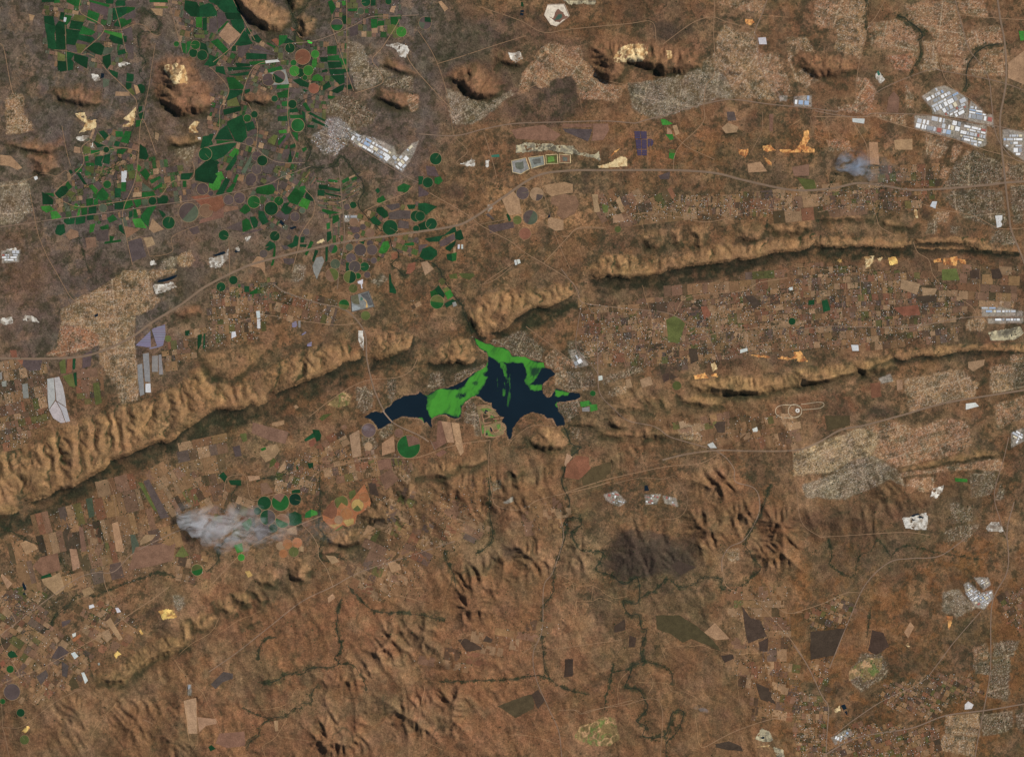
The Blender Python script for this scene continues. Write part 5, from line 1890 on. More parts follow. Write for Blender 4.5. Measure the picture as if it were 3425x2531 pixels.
NWG = ss(-220, 220, poly_sd(FX, FY, [(-600, -600), (1500, -600), (1500, 420), (1080, 800), (620, 1000), (560, 1240), (-600, 1330)]) + 200 * (mid - .5))
paint(NWG * .55, (92, 82, 75))
# scrub mottling
rzm = 1 - .65 * np.clip(RUGZ / 60, 0, 1)
paint(rzm * ss(.52, .60, fbm(FX, FY, 85, 6, 32, .68)) * .45, (82, 70, 55))
paint(rzm * ss(.54, .64, fbm(FX, FY, 60, 6, 35, .68)) * .35, (136, 106, 80))
paint(rzm * ss(.55, .62, fbm(FX, FY, 26, 5, 36, .74)) * .62, (54, 53, 37))
paint(ss(.55, .80, big) * .25, (136, 96, 66))
# grassland parcels: straight-edged variations of tone, as fenced paddocks
gm = ss(.47, .53, fbm(FX, FY, 500, 2, 39))
for ang_, w_ in ((.22, gm), (-.30, 1 - gm)):
    ca, sa = math.cos(ang_), math.sin(ang_)
    for k, (wl, hl, am) in enumerate(((70, 42, .15), (34, 58, .13), (170, 120, .20), (20, 26, .08))):
        u = FX * ca + FY * sa + 30 * fbm(FX, FY, 300, 2, 40 + k); v = -FX * sa + FY * ca + 24 * fbm(FX, FY, 260, 2, 50 + k)
        rv = _LAT[(np.floor(v / hl).astype(int)) & 255, (k * 31 + 7) & 255]
        cell = _LAT[(np.floor(u / wl + rv * 3).astype(int)) & 255, (np.floor(v / hl).astype(int) + 91 * k) & 255]
        cell = np.where(cell > .82, cell, .5 + (cell - .5) * .55)
        C *= (1 + am * 2 * (.5 - cell) * w_ * (1 - np.clip(RUGF * 1.3, 0, .8)))[..., None]
paint_list(True)
# tan rock of ridges and hills
ID = np.zeros(FX.shape, np.int16)
hill_labels = []
for n, (kind, hh, wN, wS, colr, P) in enumerate(hills):
    s, sd, dN, dS = SDR[n]; x, y = FX[s], FY[s]
    g = PAL[colr]
    if kind == 'ridge':
        paint_s(s, ss(-2, 2, sd) * ss(-2, min(14, .2 * wN), dN + min(14, .2 * wN) * (fine[s] - .5)), g, .92)
        strat = fbm(x * .35, y, 7, 3, 44)
        paint_s(s, ss(-2, 3, sd) * ss(.5, .75, strat) * .35, (140, 102, 66))
        paint_s(s, ss(0, 5, sd) * ss(.55, .8, fbm(x, y, 30, 3, 45)) * .4, (182, 140, 96))
    else:
        paint_s(s, ss(-16, 22, sd + 26 * (fine[s] - .5)) if colr not in 'qsu' else ss(-3, 3, sd) * ss(-6, 22, dN + 20 * (fine[s] - .5)), g, .75)
        paint_s(s, ss(0, 14, sd) * ss(.5, .75, fbm(x, y, 18, 4, 46)) * .5, tuple(min(255, q * 1.22) for q in g))
        paint_s(s, ss(-6, 6, sd) * ss(.55, .72, fbm(x, y, 26, 4, 47)) * .5, (66, 60, 40))
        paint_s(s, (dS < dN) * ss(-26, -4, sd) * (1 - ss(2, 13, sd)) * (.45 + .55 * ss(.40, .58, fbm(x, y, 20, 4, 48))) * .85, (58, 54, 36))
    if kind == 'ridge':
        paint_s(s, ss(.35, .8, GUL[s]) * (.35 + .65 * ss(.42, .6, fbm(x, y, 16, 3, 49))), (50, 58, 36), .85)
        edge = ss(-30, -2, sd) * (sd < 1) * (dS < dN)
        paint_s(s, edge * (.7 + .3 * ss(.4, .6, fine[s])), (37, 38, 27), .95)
    ID[s] = np.where(sd > 1.5, n + 1, ID[s])
# rocky rugged country: paler grass on spurs
rz = np.clip(samp(rug, FX, FY) / 150, 0, 1)
paint(rz * ss(.48, .75, fbm(FX, FY, 40, 4, 48)) * .35, (146, 112, 80))
vg = V1 ** 4 * (.30 * patchy + .6 * np.clip(RUGZ / 120, 0, 1)) + V2 ** 4 * (.12 * patchy + .5 * np.clip(RUGZ / 120, 0, 1))
paint(np.clip(vg, 0, .8) * ss(.3, .55, fine), (56, 54, 38))
# drainage lines with green growth
fl = samp(flow, FX + 3 * (fine - .5), FY + 3 * (mid - .5))
paint(ss(3.4, 5.8, fl) * np.clip(np.maximum(RUGF * 1.3, RUGZ / 50), .22, 1) * .8, (48, 51, 34))
khf = samp(KH, FX, FY)
paint(ss(2.2, 3.7, fl) * np.clip(khf * 26, 0, 1) * .8, (46, 48, 33))
for P in burns_and_shade:  # burnt and dark ground; patch by the large plume also paints its shadow
    s = fsub(P, 40); sd = poly_sd(FX[s], FY[s], P) + 110 * (fbm(FX[s], FY[s], 70, 5, 50, .6) - .5) * min(1, (abs(area(P)) / 30000) ** .5)
    paint_s(s, ss(-14, 16, sd) * (.72 + .28 * fine[s]), (70, 58, 48), .85)
TG = {0: (126, 110, 90), 1: (148, 112, 83), 2: (104, 86, 67), 3: (150, 118, 86), 4: (150, 106, 78), 5: (132, 124, 118), 6: (164, 138, 104)}
for st, ang, P in towns:
    s = fsub(P, 6); x, y = FX[s], FY[s]
    sd = poly_sd(x, y, P) + 9 * (fbm(x, y, 16, 3, 52) - .5)
    m = ss(-2, 2, sd)
    m = ss(-4, 5, sd + 8 * (fbm(x, y, 9, 3, 54) - .5))
    paint_s(s, m, TG[st], .85)
    paint_s(s, m * ss(.50, .66, fbm(x, y, 34, 4, 56)) * .55, tuple(q * .80 for q in TG[st]))
    paint_s(s, m * ss(.55, .70, fbm(x, y, 22, 3, 57)) * .30, tuple(min(255, q * 1.15) for q in TG[st]))
    paint_s(s, m * ss(.60, .66, fbm(x, y, 30, 3, 59)) * .8, (96, 80, 60))
    a = math.radians(ang); u = x * math.cos(a) + y * math.sin(a); v = -x * math.sin(a) + y * math.cos(a)
    b1 = np.abs(((u + 6 * fbm(x, y, 60, 1, 53)) % 38) - 19) < 1.6; b2 = np.abs((v % 15) - 7.5) < 1.3
    paint_s(s, m * (b1 | b2), tuple(min(255, q * 1.18) for q in TG[st]), .42)
    b3 = (np.abs(((u + 9 * fbm(x, y, 90, 1, 58)) % 118) - 59) < 2.0) | (np.abs(((v + 9 * fbm(x, y, 90, 1, 64)) % 96) - 48) < 1.8)
    paint_s(s, m * b3, (186, 164, 136), .5)
    cellv = _LAT[np.floor(u / 38).astype(int) & 255, np.floor(v / 15).astype(int) & 255]
    paint_s(s, m * (cellv > .9), (104, 86, 62), .8)
    spk = RNG.random(x.shape)
    paint_s(s, m * (spk > .84), (196, 182, 160), .35)
    paint_s(s, m * (spk < .28), (88, 76, 58) if st != 2 else (56, 60, 42), .40)
RIVM = np.zeros(FX.shape, bool)
for _, wd, P in rivers:
    Q = catmull(P, 12); s = fsub(Q, 40)
    RIVM[s] |= seg_dist(FX[s], FY[s], Q) < max(wd * .75, 4)
    d = seg_dist(FX[s], FY[s], Q) + wd * 2.8 * (fbm(FX[s], FY[s], 12, 3, 51) - .5) * 1.6
    paint_s(s, (1 - ss(wd * .30, wd * 1.0, d)) * (.6 + .4 * ss(.4, .6, fine[s])), (46, 52, 36), .85)
for ang, P in indus:
    s = fsub(P, 3); sd = poly_sd(FX[s], FY[s], P)
    paint_s(s, ss(-2, 1, sd + 3 * (fbm(FX[s], FY[s], 8, 2, 68) - .5)), (148, 138, 126), .9)
for P in golfs:
    s = fsub(P, 3); x, y = FX[s], FY[s]; sd = poly_sd(x, y, P)
    m = ss(-1, 2, sd); paint_s(s, m, (128, 108, 72), .9)
    r = np.abs(fbm(x, y, 24, 2, 55) - .5)
    paint_s(s, m * (1 - ss(.035, .07, r)), (98, 112, 60), .85)
    r2 = np.abs(fbm(x, y, 30, 2, 57) - .5)
    paint_s(s, m * (1 - ss(.02, .04, r2)), (186, 146, 108), .8)
shore = (lake_f > -9) & (lake_f <= 0)
paint(ss(-7, -1, lake_f) * (lake_f <= 1) * ss(.4, .6, fbm(FX, FY, 24, 2, 58)) * .55, (158, 124, 96))
paint(ss(-1, 1.5, lake_f), (40, 44, 40))
# dark bush scrub in streaks and clumps
bs = ss(.53, .60, fbm(FX, FY, 15, 5, 66, .75)) * ss(.42, .60, fbm(FX, FY, 140, 4, 67))
paint(rzm * bs * (lake_f < -3) * .55, (50, 51, 36))
C *= np.array([.985, .985, .96])
C *= (1 + .62 * (fbm(FX, FY, 11, 4, 60, .65) - .5) + .26 * (RNG.random(FX.shape) - .5))[..., None]
C *= 1 + .06 * (np.stack([fbm(FX, FY, 40, 3, 61), fbm(FX, FY, 40, 3, 62), fbm(FX, FY, 40, 3, 63)], -1) - .5) * 2
print('colours', round(time.time() - T0, 1))

# ------------------------------------------------------------------ landmarks for descriptions (photograph pixels)
LMK = [('white-roofed town centre', 1130, 440), ('lake', 1640, 1290), ('large smoke plume', 740, 1760),
       ('small blue smoke', 2850, 565), ('big white industrial estate', 3170, 380), ('hexagonal tailings dam', 1855, 55),
       ('row of tailings ponds', 1800, 545), ('purple solar farm', 2150, 490), ('long grey town', 400, 1040), ('orange mine workings', 2640, 500),
       ('golf-course peninsula', 1610, 1400), ('lake outlet gorge', 1580, 1120), ('orange field cluster', 1160, 1710), ('blue-white factory roofs', 2690, 340),
       ('kidney-shaped housing estate', 2905, 2270), ('bright yellow quarry', 560, 2050), ('twin-ring test track', 2670, 1375), ('cream-topped hill', 600, 260),
       ('bare topmost hill', 850, 50), ('red-roofed campus', 2150, 1660), ('green quarry lake', 3060, 1730), ('highway loop', 865, 885),
       ('big half-green circular field', 1365, 1493), ('cream quarry pits', 290, 420), ('lower-left farm strip', 120, 2250), ('left ridge end', 150, 1580),
       ('square tailings pond', 1210, 1010), ('white netted fields', 195, 1330), ('top-left field block', 190, 110), ('river mouth of the lake', 1880, 1420),
       ('heart-shaped green field', 545, 668), ('leftmost green fields', 160, 660), ('green circles by the highway', 1300, 750), ('dark burnt mountain', 2180, 1850), ('bottom mine dump', 2550, 2470), ('bright white landfill', 3240, 2357)]
def where(x, y):
    best = sorted(((math.hypot(x - a, y - b), n, a, b) for n, a, b in LMK))[0]
    d, n, a, b = best
    if d < 28: return 'at the ' + n, n, d
    an = math.degrees(math.atan2(-(y - b), x - a)) % 360
    rel = ['right of', 'above-right of', 'above', 'above-left of', 'left of', 'below-left of', 'below', 'below-right of'][int((an + 22.5) // 45) % 8]
    return rel + ' the ' + n, n, d
ORD = ['nearest', 'second nearest', 'third nearest', 'fourth nearest', 'fifth nearest', 'sixth nearest', 'seventh nearest', 'eighth nearest', 'ninth nearest', 'tenth nearest',
       'eleventh nearest', 'twelfth nearest', 'thirteenth nearest', 'fourteenth nearest', 'fifteenth nearest']
pending = []
def describe(o, head, x, y, cat, group=None):
    rel, n, d = where(x, y); tag(o, None, cat, group, 'thing'); pending.append((o, head, rel, d))
def finish_labels():
    from collections import defaultdict
    g = defaultdict(list)
    for o, h, r, d in pending: g[h + ' ' + r].append((d, o))
    for k, L in g.items():
        L.sort(key=lambda q: q[0])
        for i, (d, o) in enumerate(L):
            o['label'] = k if len(L) == 1 else k + ', ' + ORD[min(i, 14)]

# ------------------------------------------------------------------ fields
placed = []
def nest_plane(P, lift, press=2.0):
    P = np.asarray(P); m = P.mean(0)
    for Q_, c, k in reversed(placed):
        if inside(m[0], m[1], Q_):
            k = k.copy(); k[2] += 2.2; placed.append((P, c, k)); return c, k
    c, k = plane_for(P, lift, press); placed.append((P, c, k)); return c, k
def slab(name, P, rgb, mat, parent=None, plane=None, lift=3.0, depth=14.0, origin=None, var=.10, lines=None):
    P = np.asarray(P, float)
    if area(P) > 0: P = P[::-1]              # counter-clockwise in world
    c, k = plane if plane else nest_plane(P, lift)
    o = origin if origin is not None else c
    n = len(P)
    zt = k[0] * (P[:, 0] - c[0]) + k[1] * (P[:, 1] - c[1]) + k[2]
    zo = k[0] * (o[0] - c[0]) + k[1] * (o[1] - c[1]) + k[2]
    V = np.zeros((2 * n, 3)); V[:n, 0] = (P[:, 0] - o[0]) * M; V[:n, 1] = -(P[:, 1] - o[1]) * M; V[:n, 2] = zt - zo
    V[n:] = V[:n]; V[n:, 2] -= depth
    F = [list(range(n))] + [[i, n + i, n + (i + 1) % n, (i + 1) % n] for i in range(n)]
    col = lin(rgb) * (1 + var * (RNG.random() * 2 - 1)) * (1 + .05 * (RNG.random(3) * 2 - 1))
    me = mesh_np(name, V, F, mat, np.tile(col, (2 * n, 1)))
    loc = (WX(o[0]), WY(o[1]), zo)
    if parent is not None: loc = (loc[0] - parent.location.x, loc[1] - parent.location.y, loc[2] - parent.location.z)
    return link(name, me, parent, loc)
def shape_word(P):
    P = np.asarray(P); n = len(P); A = abs(area(P))
    d = np.linalg.norm(P - P.mean(0), axis=1); per = np.linalg.norm(P - np.roll(P, 1, 0), axis=1).sum()
    q = 4 * math.pi * A / per ** 2
    if n == 3: return 'triangular'
    if n == 4: return 'four-sided' if q > .55 else 'strip-shaped'
    return 'rounded' if q > .78 else ('irregular' if q > .5 else 'straggling')
def size_word(A): return 'tiny' if A < 180 else 'small' if A < 520 else 'medium' if A < 1400 else 'large' if A < 3500 else 'huge'
GREEN = 'dDmlLog'
def add_field(c, P):
    A = abs(area(P))
    if c in 'dml':
        P = np.asarray(P, float); m_ = P.mean(0); r_ = np.linalg.norm(P - m_, axis=1)[:, None]; P = m_ + (P - m_) * (1 + 1.3 / np.maximum(r_, 6))
    if A < 12: return
    if c in 'vcz':
        o = slab('net_covered_field', P, PAL[c], MAT['net'], lift=6, depth=14)
        describe(o, '%s %s %s netted plot' % (size_word(A), CNAME[c], shape_word(P)), *np.mean(P, 0), 'netted plot', 'pale netted plots')
    elif c in GREEN:
        o = slab('crop_field', P, PAL[c], MAT['crop'], var=.26)
        describe(o, '%s %s %s crop field' % (size_word(A), CNAME[c], shape_word(P)), *np.mean(P, 0), 'field', 'green crop fields')
    else:
        if c in 'xe': P = wiggle(P, 2.2, 16, 6)
        o = slab('bare_field', P, PAL[c], MAT['soil'], lift=2.5)
        describe(o, '%s %s %s bare field' % (size_word(A), CNAME[c], shape_word(P)), *np.mean(P, 0), 'field', 'bare fallow fields')
CIRC_WEDGE = {}
def annulus(parent, r0, r1, z, k):
    n = 40; V = []; F = []
    for i in range(n):
        a = 2 * math.pi * i / n
        for rr in (r0, r1):
            dx, dy = rr * math.cos(a), rr * math.sin(a); V.append((dx * M, -dy * M, z + k[0] * dx + k[1] * dy))
    for i in range(n): F.append([2 * i, 2 * ((i + 1) % n), 2 * ((i + 1) % n) + 1, 2 * i + 1])
    link('rim_track', mesh_np('rim_track', V, F, MAT['road'], np.tile(lin((150, 124, 92)) * RNG.uniform(.8, 1.1), (len(V), 1))), parent)
def radius_track(parent, r, z, k):
    a = RNG.random() * 6.28; d = np.array([math.cos(a), math.sin(a)]); n = np.array([-d[1], d[0]]) * .4
    V = []
    for q in (n, -n, d * r - n, d * r + n): V.append((q[0] * M, -q[1] * M, z + k[0] * q[0] + k[1] * q[1]))
    link('pivot_track', mesh_np('pivot_track', V, [[0, 1, 2, 3]], MAT['road'], np.tile(lin((128, 116, 84)), (4, 1))), parent)
def add_circle(cc, x, y, r):
    nseg = 44; an = np.linspace(0, 2 * math.pi, nseg, endpoint=False)
    P = np.stack([x + r * np.cos(an), y + r * np.sin(an)], 1); used_polys.append(P)
    A = math.pi * r * r
    if len(cc) == 1:
        o = slab('circular_field', P, PAL[cc[0]], MAT['circle'], lift=5, origin=(x, y), var=.22)
        describe(o, '%s %s circular pivot field' % (size_word(A), CNAME[cc[0]]), x, y, 'field', 'round centre-pivot fields')
        k = placed[-1][2]
        annulus(o, r, r + (.7 if r < 18 else 1.1), .4, k)
        if r > 14 and RNG.random() < .7: radius_track(o, r, .8, k)
        return
    c, k = nest_plane(P, 5); zo = k[0] * (x - c[0]) + k[1] * (y - c[1]) + k[2]
    e = link('circular_field', None, None, (WX(x), WY(y), zo))
    st = int(RNG.integers(0, nseg)); frac = nseg // 2 if RNG.random() < .6 else (3 * nseg) // 4
    idx1 = [(st + i) % nseg for i in range(frac + 1)]; idx2 = [(st + frac + i) % nseg for i in range(nseg - frac + 1)]
    for cd, idx in ((cc[0], idx1), (cc[1], idx2)):
        Q = [tuple(P[i]) for i in idx]
        if frac != nseg // 2: Q = Q + [(x, y)]
        ch = slab('crop_sector', Q, PAL[cd], MAT['circle'], e, (c, k), origin=(x, y))
        ch['label'] = CNAME[cd] + ' sector'
    annulus(e, r, r + (.7 if r < 18 else 1.1), .4, k)
    describe(e, '%s circular field, %s and %s' % (size_word(A), CNAME[cc[0]], CNAME[cc[1]]), x, y, 'field', 'round centre-pivot fields')
used_polys = []
jobs = [(abs(area(P)), 'f', (c, P)) for c, P in fields] + [(math.pi * q[3] ** 2, 'c', q) for q in circles]
jobs.sort(key=lambda j: -j[0])                  # larger parcels first, smaller ones lie on top of them
for A_, kd, q in jobs:
    if kd == 'f': add_field(*q); used_polys.append(np.asarray(q[1]))
    else: add_circle(*q)
cnt = len(fields)
print('fields', cnt, len(circles), round(time.time() - T0, 1))

# ------------------------------------------------------------------ ponds
for c, P in ponds:
    Q = wiggle(P, 1.0, 8, 4)
    pl = plane_for(Q, 1.0, 5.0)
    o = slab('pond', Q, (20, 40, 50), MAT['teal' if c == 'W' else 'water'], plane=pl, depth=8)
    tag(o, kind='structure')
# ------------------------------------------------------------------ quarries, dumps
QC = {0: [(200, 194, 182), (150, 138, 122), (110, 96, 82)], 1: [(206, 182, 136), (168, 132, 88), (112, 84, 58)], 2: [(176, 164, 132), (124, 116, 98), (84, 78, 66)],
      3: [(214, 160, 96), (168, 108, 64), (118, 80, 54)], 4: [(222, 188, 110), (184, 140, 80), (126, 96, 62)]}
QN = {0: 'whitish-grey', 1: 'cream', 2: 'grey-yellow', 3: 'orange', 4: 'bright-yellow'}
for st, P in quarries:
    P = wiggle(P, 3.0, 14, 5)
    x0, y0 = P.min(0) - 2; x1, y1 = P.max(0) + 2
    q = 2.6; ax = np.arange(x0, x1 + q, q); ay = np.arange(y0, y1 + q, q); X, Y = np.meshgrid(ax, ay)
    sd = poly_sd(X, Y, P); keep = sd > 0.2 + 5 * (fbm(X, Y, 8, 3, 70) - .5)
    rel = np.clip(sd / 5, 0, 1)
    Z = hz(X, Y) + 3 + rel * 34 * (fbm(X, Y, 12, 3, 71) - .35)
    f = fbm(X, Y, 14, 4, 72, .6)
    ridg = np.abs(fbm(X, Y, 20, 3, 73) - .5)
    a, b, d = [lin(q_) for q_ in QC[st]]
    t1 = ss(.40, .60, f)[..., None]; cl = a * t1 + b * (1 - t1)
    t2 = (ss(.54, .66, fbm(X, Y, 22, 4, 74)) * .8)[..., None]; cl = cl * (1 - t2) + d * t2
    t3 = ((1 - ss(.015, .045, ridg)) * .8)[..., None]; cl = cl * (1 - t3) + lin(tuple(min(250, v * 1.1) for v in QC[st][0])) * t3
    J, I = Z.shape; idv = np.arange(J * I).reshape(J, I)
    kq = keep[:-1, :-1] & keep[1:, :-1] & keep[:-1, 1:] & keep[1:, 1:]
    F = np.stack([idv[1:, :-1][kq], idv[1:, 1:][kq], idv[:-1, 1:][kq], idv[:-1, :-1][kq]], 1)
    if len(F) == 0: continue
    u, inv = np.unique(F, return_inverse=True); F = inv.reshape(F.shape)
    c = P.mean(0); zc = float(hz(c[0], c[1]))
    V = np.stack([(X.ravel()[u] - c[0]) * M, -(Y.ravel()[u] - c[1]) * M, Z.ravel()[u] - zc], 1)
    o = link('quarry', mesh_np('quarry', V, F, MAT['quarry'], cl.reshape(-1, 3)[u], True), None, (WX(c[0]), WY(c[1]), zc))
    describe(o, '%s %s quarry of dug ground' % (size_word(abs(area(P))), QN[st]), c[0], c[1], 'quarry', 'open pits and diggings')
# tailings dams: raised bank round a pale basin
for P in dams:
    P = np.asarray(P); c, k = plane_for(P, 4)
    e = link('tailings_dam', None, None, (WX(c[0]), WY(c[1]), k[2]))
    hexa = len(P) == 6
    def ring(f): return c + (P - c) * f
    big_rgb = (206, 190, 176) if hexa else (124, 122, 118)
    s1 = slab('basin', ring(.93), big_rgb, MAT['quarry'], e, (c, k), var=0)
    n = len(P); prof = [(1.0, -6), (.97, 16), (.945, 16), (.925, 0)]
    V = []; F = []
    for f, z in prof:
        for p in ring(f): V.append(((p[0] - c[0]) * M, -(p[1] - c[1]) * M, z + k[0] * (p[0] - c[0]) + k[1] * (p[1] - c[1])))
    for r in range(3):
        for i in range(n): F.append([r * n + i, r * n + (i + 1) % n, (r + 1) * n + (i + 1) % n, (r + 1) * n + i])
    bm_ = mesh_np('bank', V, F, MAT['quarry'], np.tile(lin((150, 128, 110) if hexa else (96, 88, 80)), (len(V), 1)))
    link('bank', bm_, e)
    if hexa:
        for rgb, q in (((112, 84, 70), [(1240, 170), (1255, 120), (1285, 80), (1310, 105), (1335, 112), (1350, 150), (1385, 160), (1325, 185), (1300, 215), (1250, 195), (1200, 150)]),
                       ((64, 88, 74), [(1265, 170), (1290, 135), (1320, 130), (1325, 160), (1290, 185), (1240, 190)])):
            Q = wiggle([(1400 + a / 2.753, b / 2.753) for a, b in q], 2.5, 8, 3)
            kk = k.copy(); kk[2] += 2 if rgb[0] == 112 else 4
            slab('wet_patch', Q, rgb, MAT['quarry'], e, (c, kk), depth=3)
    else:
        o = lambda a, b: (700 + a / 2.753, 950 + b / 2.753)
        for rgb, q in (((96, 92, 70), [(1310, 105), (1370, 95), (1385, 190), (1330, 180), (1305, 150)]), ((86, 84, 82), [(1390, 95), (1460, 75), (1505, 190), (1470, 200), (1440, 140)]),
                       ((62, 104, 84), [(1395, 115), (1415, 135), (1410, 150), (1390, 148)]), ((184, 152, 92), [(1412, 130), (1450, 160), (1462, 215), (1440, 220), (1448, 170)]),
                       ((140, 142, 144), [(1310, 180), (1390, 215), (1380, 235), (1312, 248)])):
            kk = k.copy(); kk[2] += 3
            slab('wet_patch', [o(a, b) for a, b in q], rgb, MAT['quarry'], e, (c, kk), depth=3)
    tag(e, 'pale pink-white hexagonal tailings dam with dark wet centre, at the top' if hexa else 'square grey tailings pond with pale bank beside a green circle', 'tailings dam')
for cb, P in basins:
    P = wiggle(P, .8, 20, 12); c, k = plane_for(P, 4)
    e = link('tailings_basin', None, None, (WX(c[0]), WY(c[1]), k[2]))
    ring = lambda d_: c + (P - c) * (1 - d_ / np.maximum(np.linalg.norm(P - c, axis=1)[:, None], 8))
    slab('basin', ring(2.5), PAL[cb], MAT['quarry'], e, (c, k), var=0)
    Q_ = wiggle(c + (P - c) * .5, 5, 14, 5); kk = k.copy(); kk[2] += 2
    slab('wet_patch', Q_, (98, 98, 88) if cb != 'o' else (96, 128, 62), MAT['quarry'], e, (c, kk), depth=3)
    n = len(P); V = []; F = []
    for d_, z in ((0, -6), (1.4, 14), (2.6, 14), (3.4, 0)):
        for p in ring(d_): V.append(((p[0] - c[0]) * M, -(p[1] - c[1]) * M, z + k[0] * (p[0] - c[0]) + k[1] * (p[1] - c[1])))
    for r in range(3):
        for i in range(n): F.append([r * n + i, r * n + (i + 1) % n, (r + 1) * n + (i + 1) % n, (r + 1) * n + i])
    link('bank', mesh_np('bank', V, F, MAT['quarry'], np.tile(lin((186, 164, 124)), (len(V), 1))), e)
    describe(e, '%s %s tailings basin with pale banks' % (size_word(abs(area(P))), CNAME[cb]), c[0], c[1], 'tailings basin', 'tailings basins in a row')
# solar farms
for P in solar:
    P = np.asarray(P); c, k = plane_for(P, 4)
    warm = c[0] < 1500
    e = link('solar_farm' if not warm else 'netted_orchard', None, None, (WX(c[0]), WY(c[1]), k[2]))
    rgb = (70, 62, 84) if not warm else (128, 122, 142)
    lo, hi = P[:, 1].min(), P[:, 1].max(); n = max(2, int((hi - lo) / 5.5))
    for i in range(n):
        a, b = lo + (hi - lo) * i / n, lo + (hi - lo) * (i + .86) / n
        xs_ = []
        for yv in (a + 1e-3, b):
            cr = []
            for j in range(len(P)):
                p, q = P[j], P[(j + 1) % len(P)]
                if (p[1] > yv) != (q[1] > yv): cr.append(p[0] + (yv - p[1]) / (q[1] - p[1]) * (q[0] - p[0]))
            xs_.append((min(cr), max(cr)) if len(cr) >= 2 else None)
        if None in xs_: continue
        kk = k.copy(); kk[2] += 4
        slab('panel_row' if not warm else 'net_bay', [(xs_[0][0], a), (xs_[0][1], a), (xs_[1][1], b), (xs_[1][0], b)], rgb, MAT['panel'], e, (c, kk), depth=8, var=.06)
    describe(e, ('%s purple-black block of solar panel rows' if not warm else '%s grey-lilac netted block of long bays') % size_word(abs(area(P))), c[0], c[1], 'solar farm' if not warm else 'netted plot', 'solar panel blocks' if not warm else 'lilac netted blocks')

# ------------------------------------------------------------------ patchwork of small plots (past counting)
PB = ['b', 'b', 'u', 'r', 't', 'p', 'u', 'u', 'k', 't', 'q', 'b', 'e', 'x', 't', 'o']
PG = ['b', 'p', 'o', 'g', 'u', 'p', 'g', 't', 'p', 'o', 'b', 'm']
hedge = []
V = []; F = []; CC = []
boxes = [(q.min(0), q.max(0), q) for q in used_polys]
for st, ang, wd, ht, P in patches:
    P = np.asarray(P); c = P.mean(0); a = math.radians(ang)
    ex = np.array([math.cos(a), math.sin(a)]); ey = np.array([-math.sin(a), math.cos(a)])
    U = (P - c) @ ex; W = (P - c) @ ey
    v = W.min()
    near = [b for b in boxes if (b[1] > P.min(0)).all() and (b[0] < P.max(0)).all()]
    while v < W.max():
        hh = ht * random.uniform(.6, 1.5); u = U.min() - random.random() * wd
        while u < U.max():
            ww = wd * random.uniform(.5, 1.5)
            if random.random() < (.9 if st == 'Y' else .85):
                g = .5
                Q = [c + ex * (u + g) + ey * (v + g), c + ex * (u + ww - g) + ey * (v + g), c + ex * (u + ww - g) + ey * (v + hh - g), c + ex * (u + g) + ey * (v + hh - g)]
                m = c + ex * (u + ww / 2) + ey * (v + hh / 2)
                if inside(m[0], m[1], P) and samp(np.clip(EK, 0, 1), np.array([m[0]]), np.array([m[1]]))[0] < .45:
                    if not any((b[0] < m + 4).all() and (b[1] > m - 4).all() and poly_sd(np.array([m[0]]), np.array([m[1]]), b[2])[0] > -4 for b in near):
                        n = len(V)
                        Q = np.array(Q); zz = hz(Q[:, 0], Q[:, 1])
                        A_ = np.stack([Q[:, 0] - m[0], Q[:, 1] - m[1], np.ones(4)], 1)
                        for p, z in zip(Q, zz): V.append((WX(p[0]), WY(p[1]), z + 2.5))
                        F.append([n + 3, n + 2, n + 1, n])
                        if random.random() < .75:
                            e0, e1 = (Q[0], Q[1]) if random.random() < .5 else (Q[1], Q[2])
                            for _k in range(random.randint(3, 9)): hedge.append(e0 + (e1 - e0) * random.random() + RNG.normal(0, 1.0, 2))
                        cl = lin(PAL[random.choice(PG if st == 'Yg' else PB)]) * random.uniform(.8, 1.2)
                        gc = C[np.searchsorted(ys, m[1]) % nfy, np.searchsorted(xs, m[0]) % nfx]
                        k_ = .62 if st == 'Y' else .75
                        CC += [cl * k_ + gc * (1 - k_)] * 4
            u += ww
        v += hh
# each plot follows the ground: subdivide and drape
def drape(V, F, CC, n=3):
    V = np.array(V); F = np.array(F); CC = np.array(CC)
    A, B, D, E_ = V[F[:, 0]], V[F[:, 1]], V[F[:, 2]], V[F[:, 3]]
    t = np.linspace(0, 1, n + 1); VV = []
    for i in t:
        for j in t: VV.append((A * (1 - j) + B * j) * (1 - i) + (E_ * (1 - j) + D * j) * i)
    VV = np.stack(VV, 1); m = len(F); k = (n + 1) ** 2
    FF = []
    for i in range(n):
        for j in range(n): FF.append([i * (n + 1) + j, i * (n + 1) + j + 1, (i + 1) * (n + 1) + j + 1, (i + 1) * (n + 1) + j])
    FF = (np.array(FF)[None] + (np.arange(m) * k)[:, None, None]).reshape(-1, 4)
    VV = VV.reshape(-1, 3); VV[:, 2] = hz(VV[:, 0] / M + CX, CY - VV[:, 1] / M) + 2.5
    return VV, FF, np.repeat(CC[F[:, 0]], k, 0)
VV, FF, C2 = drape(V, F, CC)
o = link('small_plots', mesh_np('small_plots', VV, FF, MAT['soil'], C2))
tag(o, 'patchwork of small brown, tan and green farm plots between the larger fields', 'farm plots', kind='stuff')
print('plots', len(F), round(time.time() - T0, 1))

# ------------------------------------------------------------------ ground, ridges and hills as sheets that share their borders
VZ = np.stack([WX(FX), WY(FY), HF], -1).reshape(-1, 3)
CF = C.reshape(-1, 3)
idv = np.arange(nfy * nfx).reshape(nfy, nfx)
Q = np.stack([idv[1:, :-1].ravel(), idv[1:, 1:].ravel(), idv[:-1, 1:].ravel(), idv[:-1, :-1].ravel()], 1)
QI = ID[:-1, :-1].ravel()
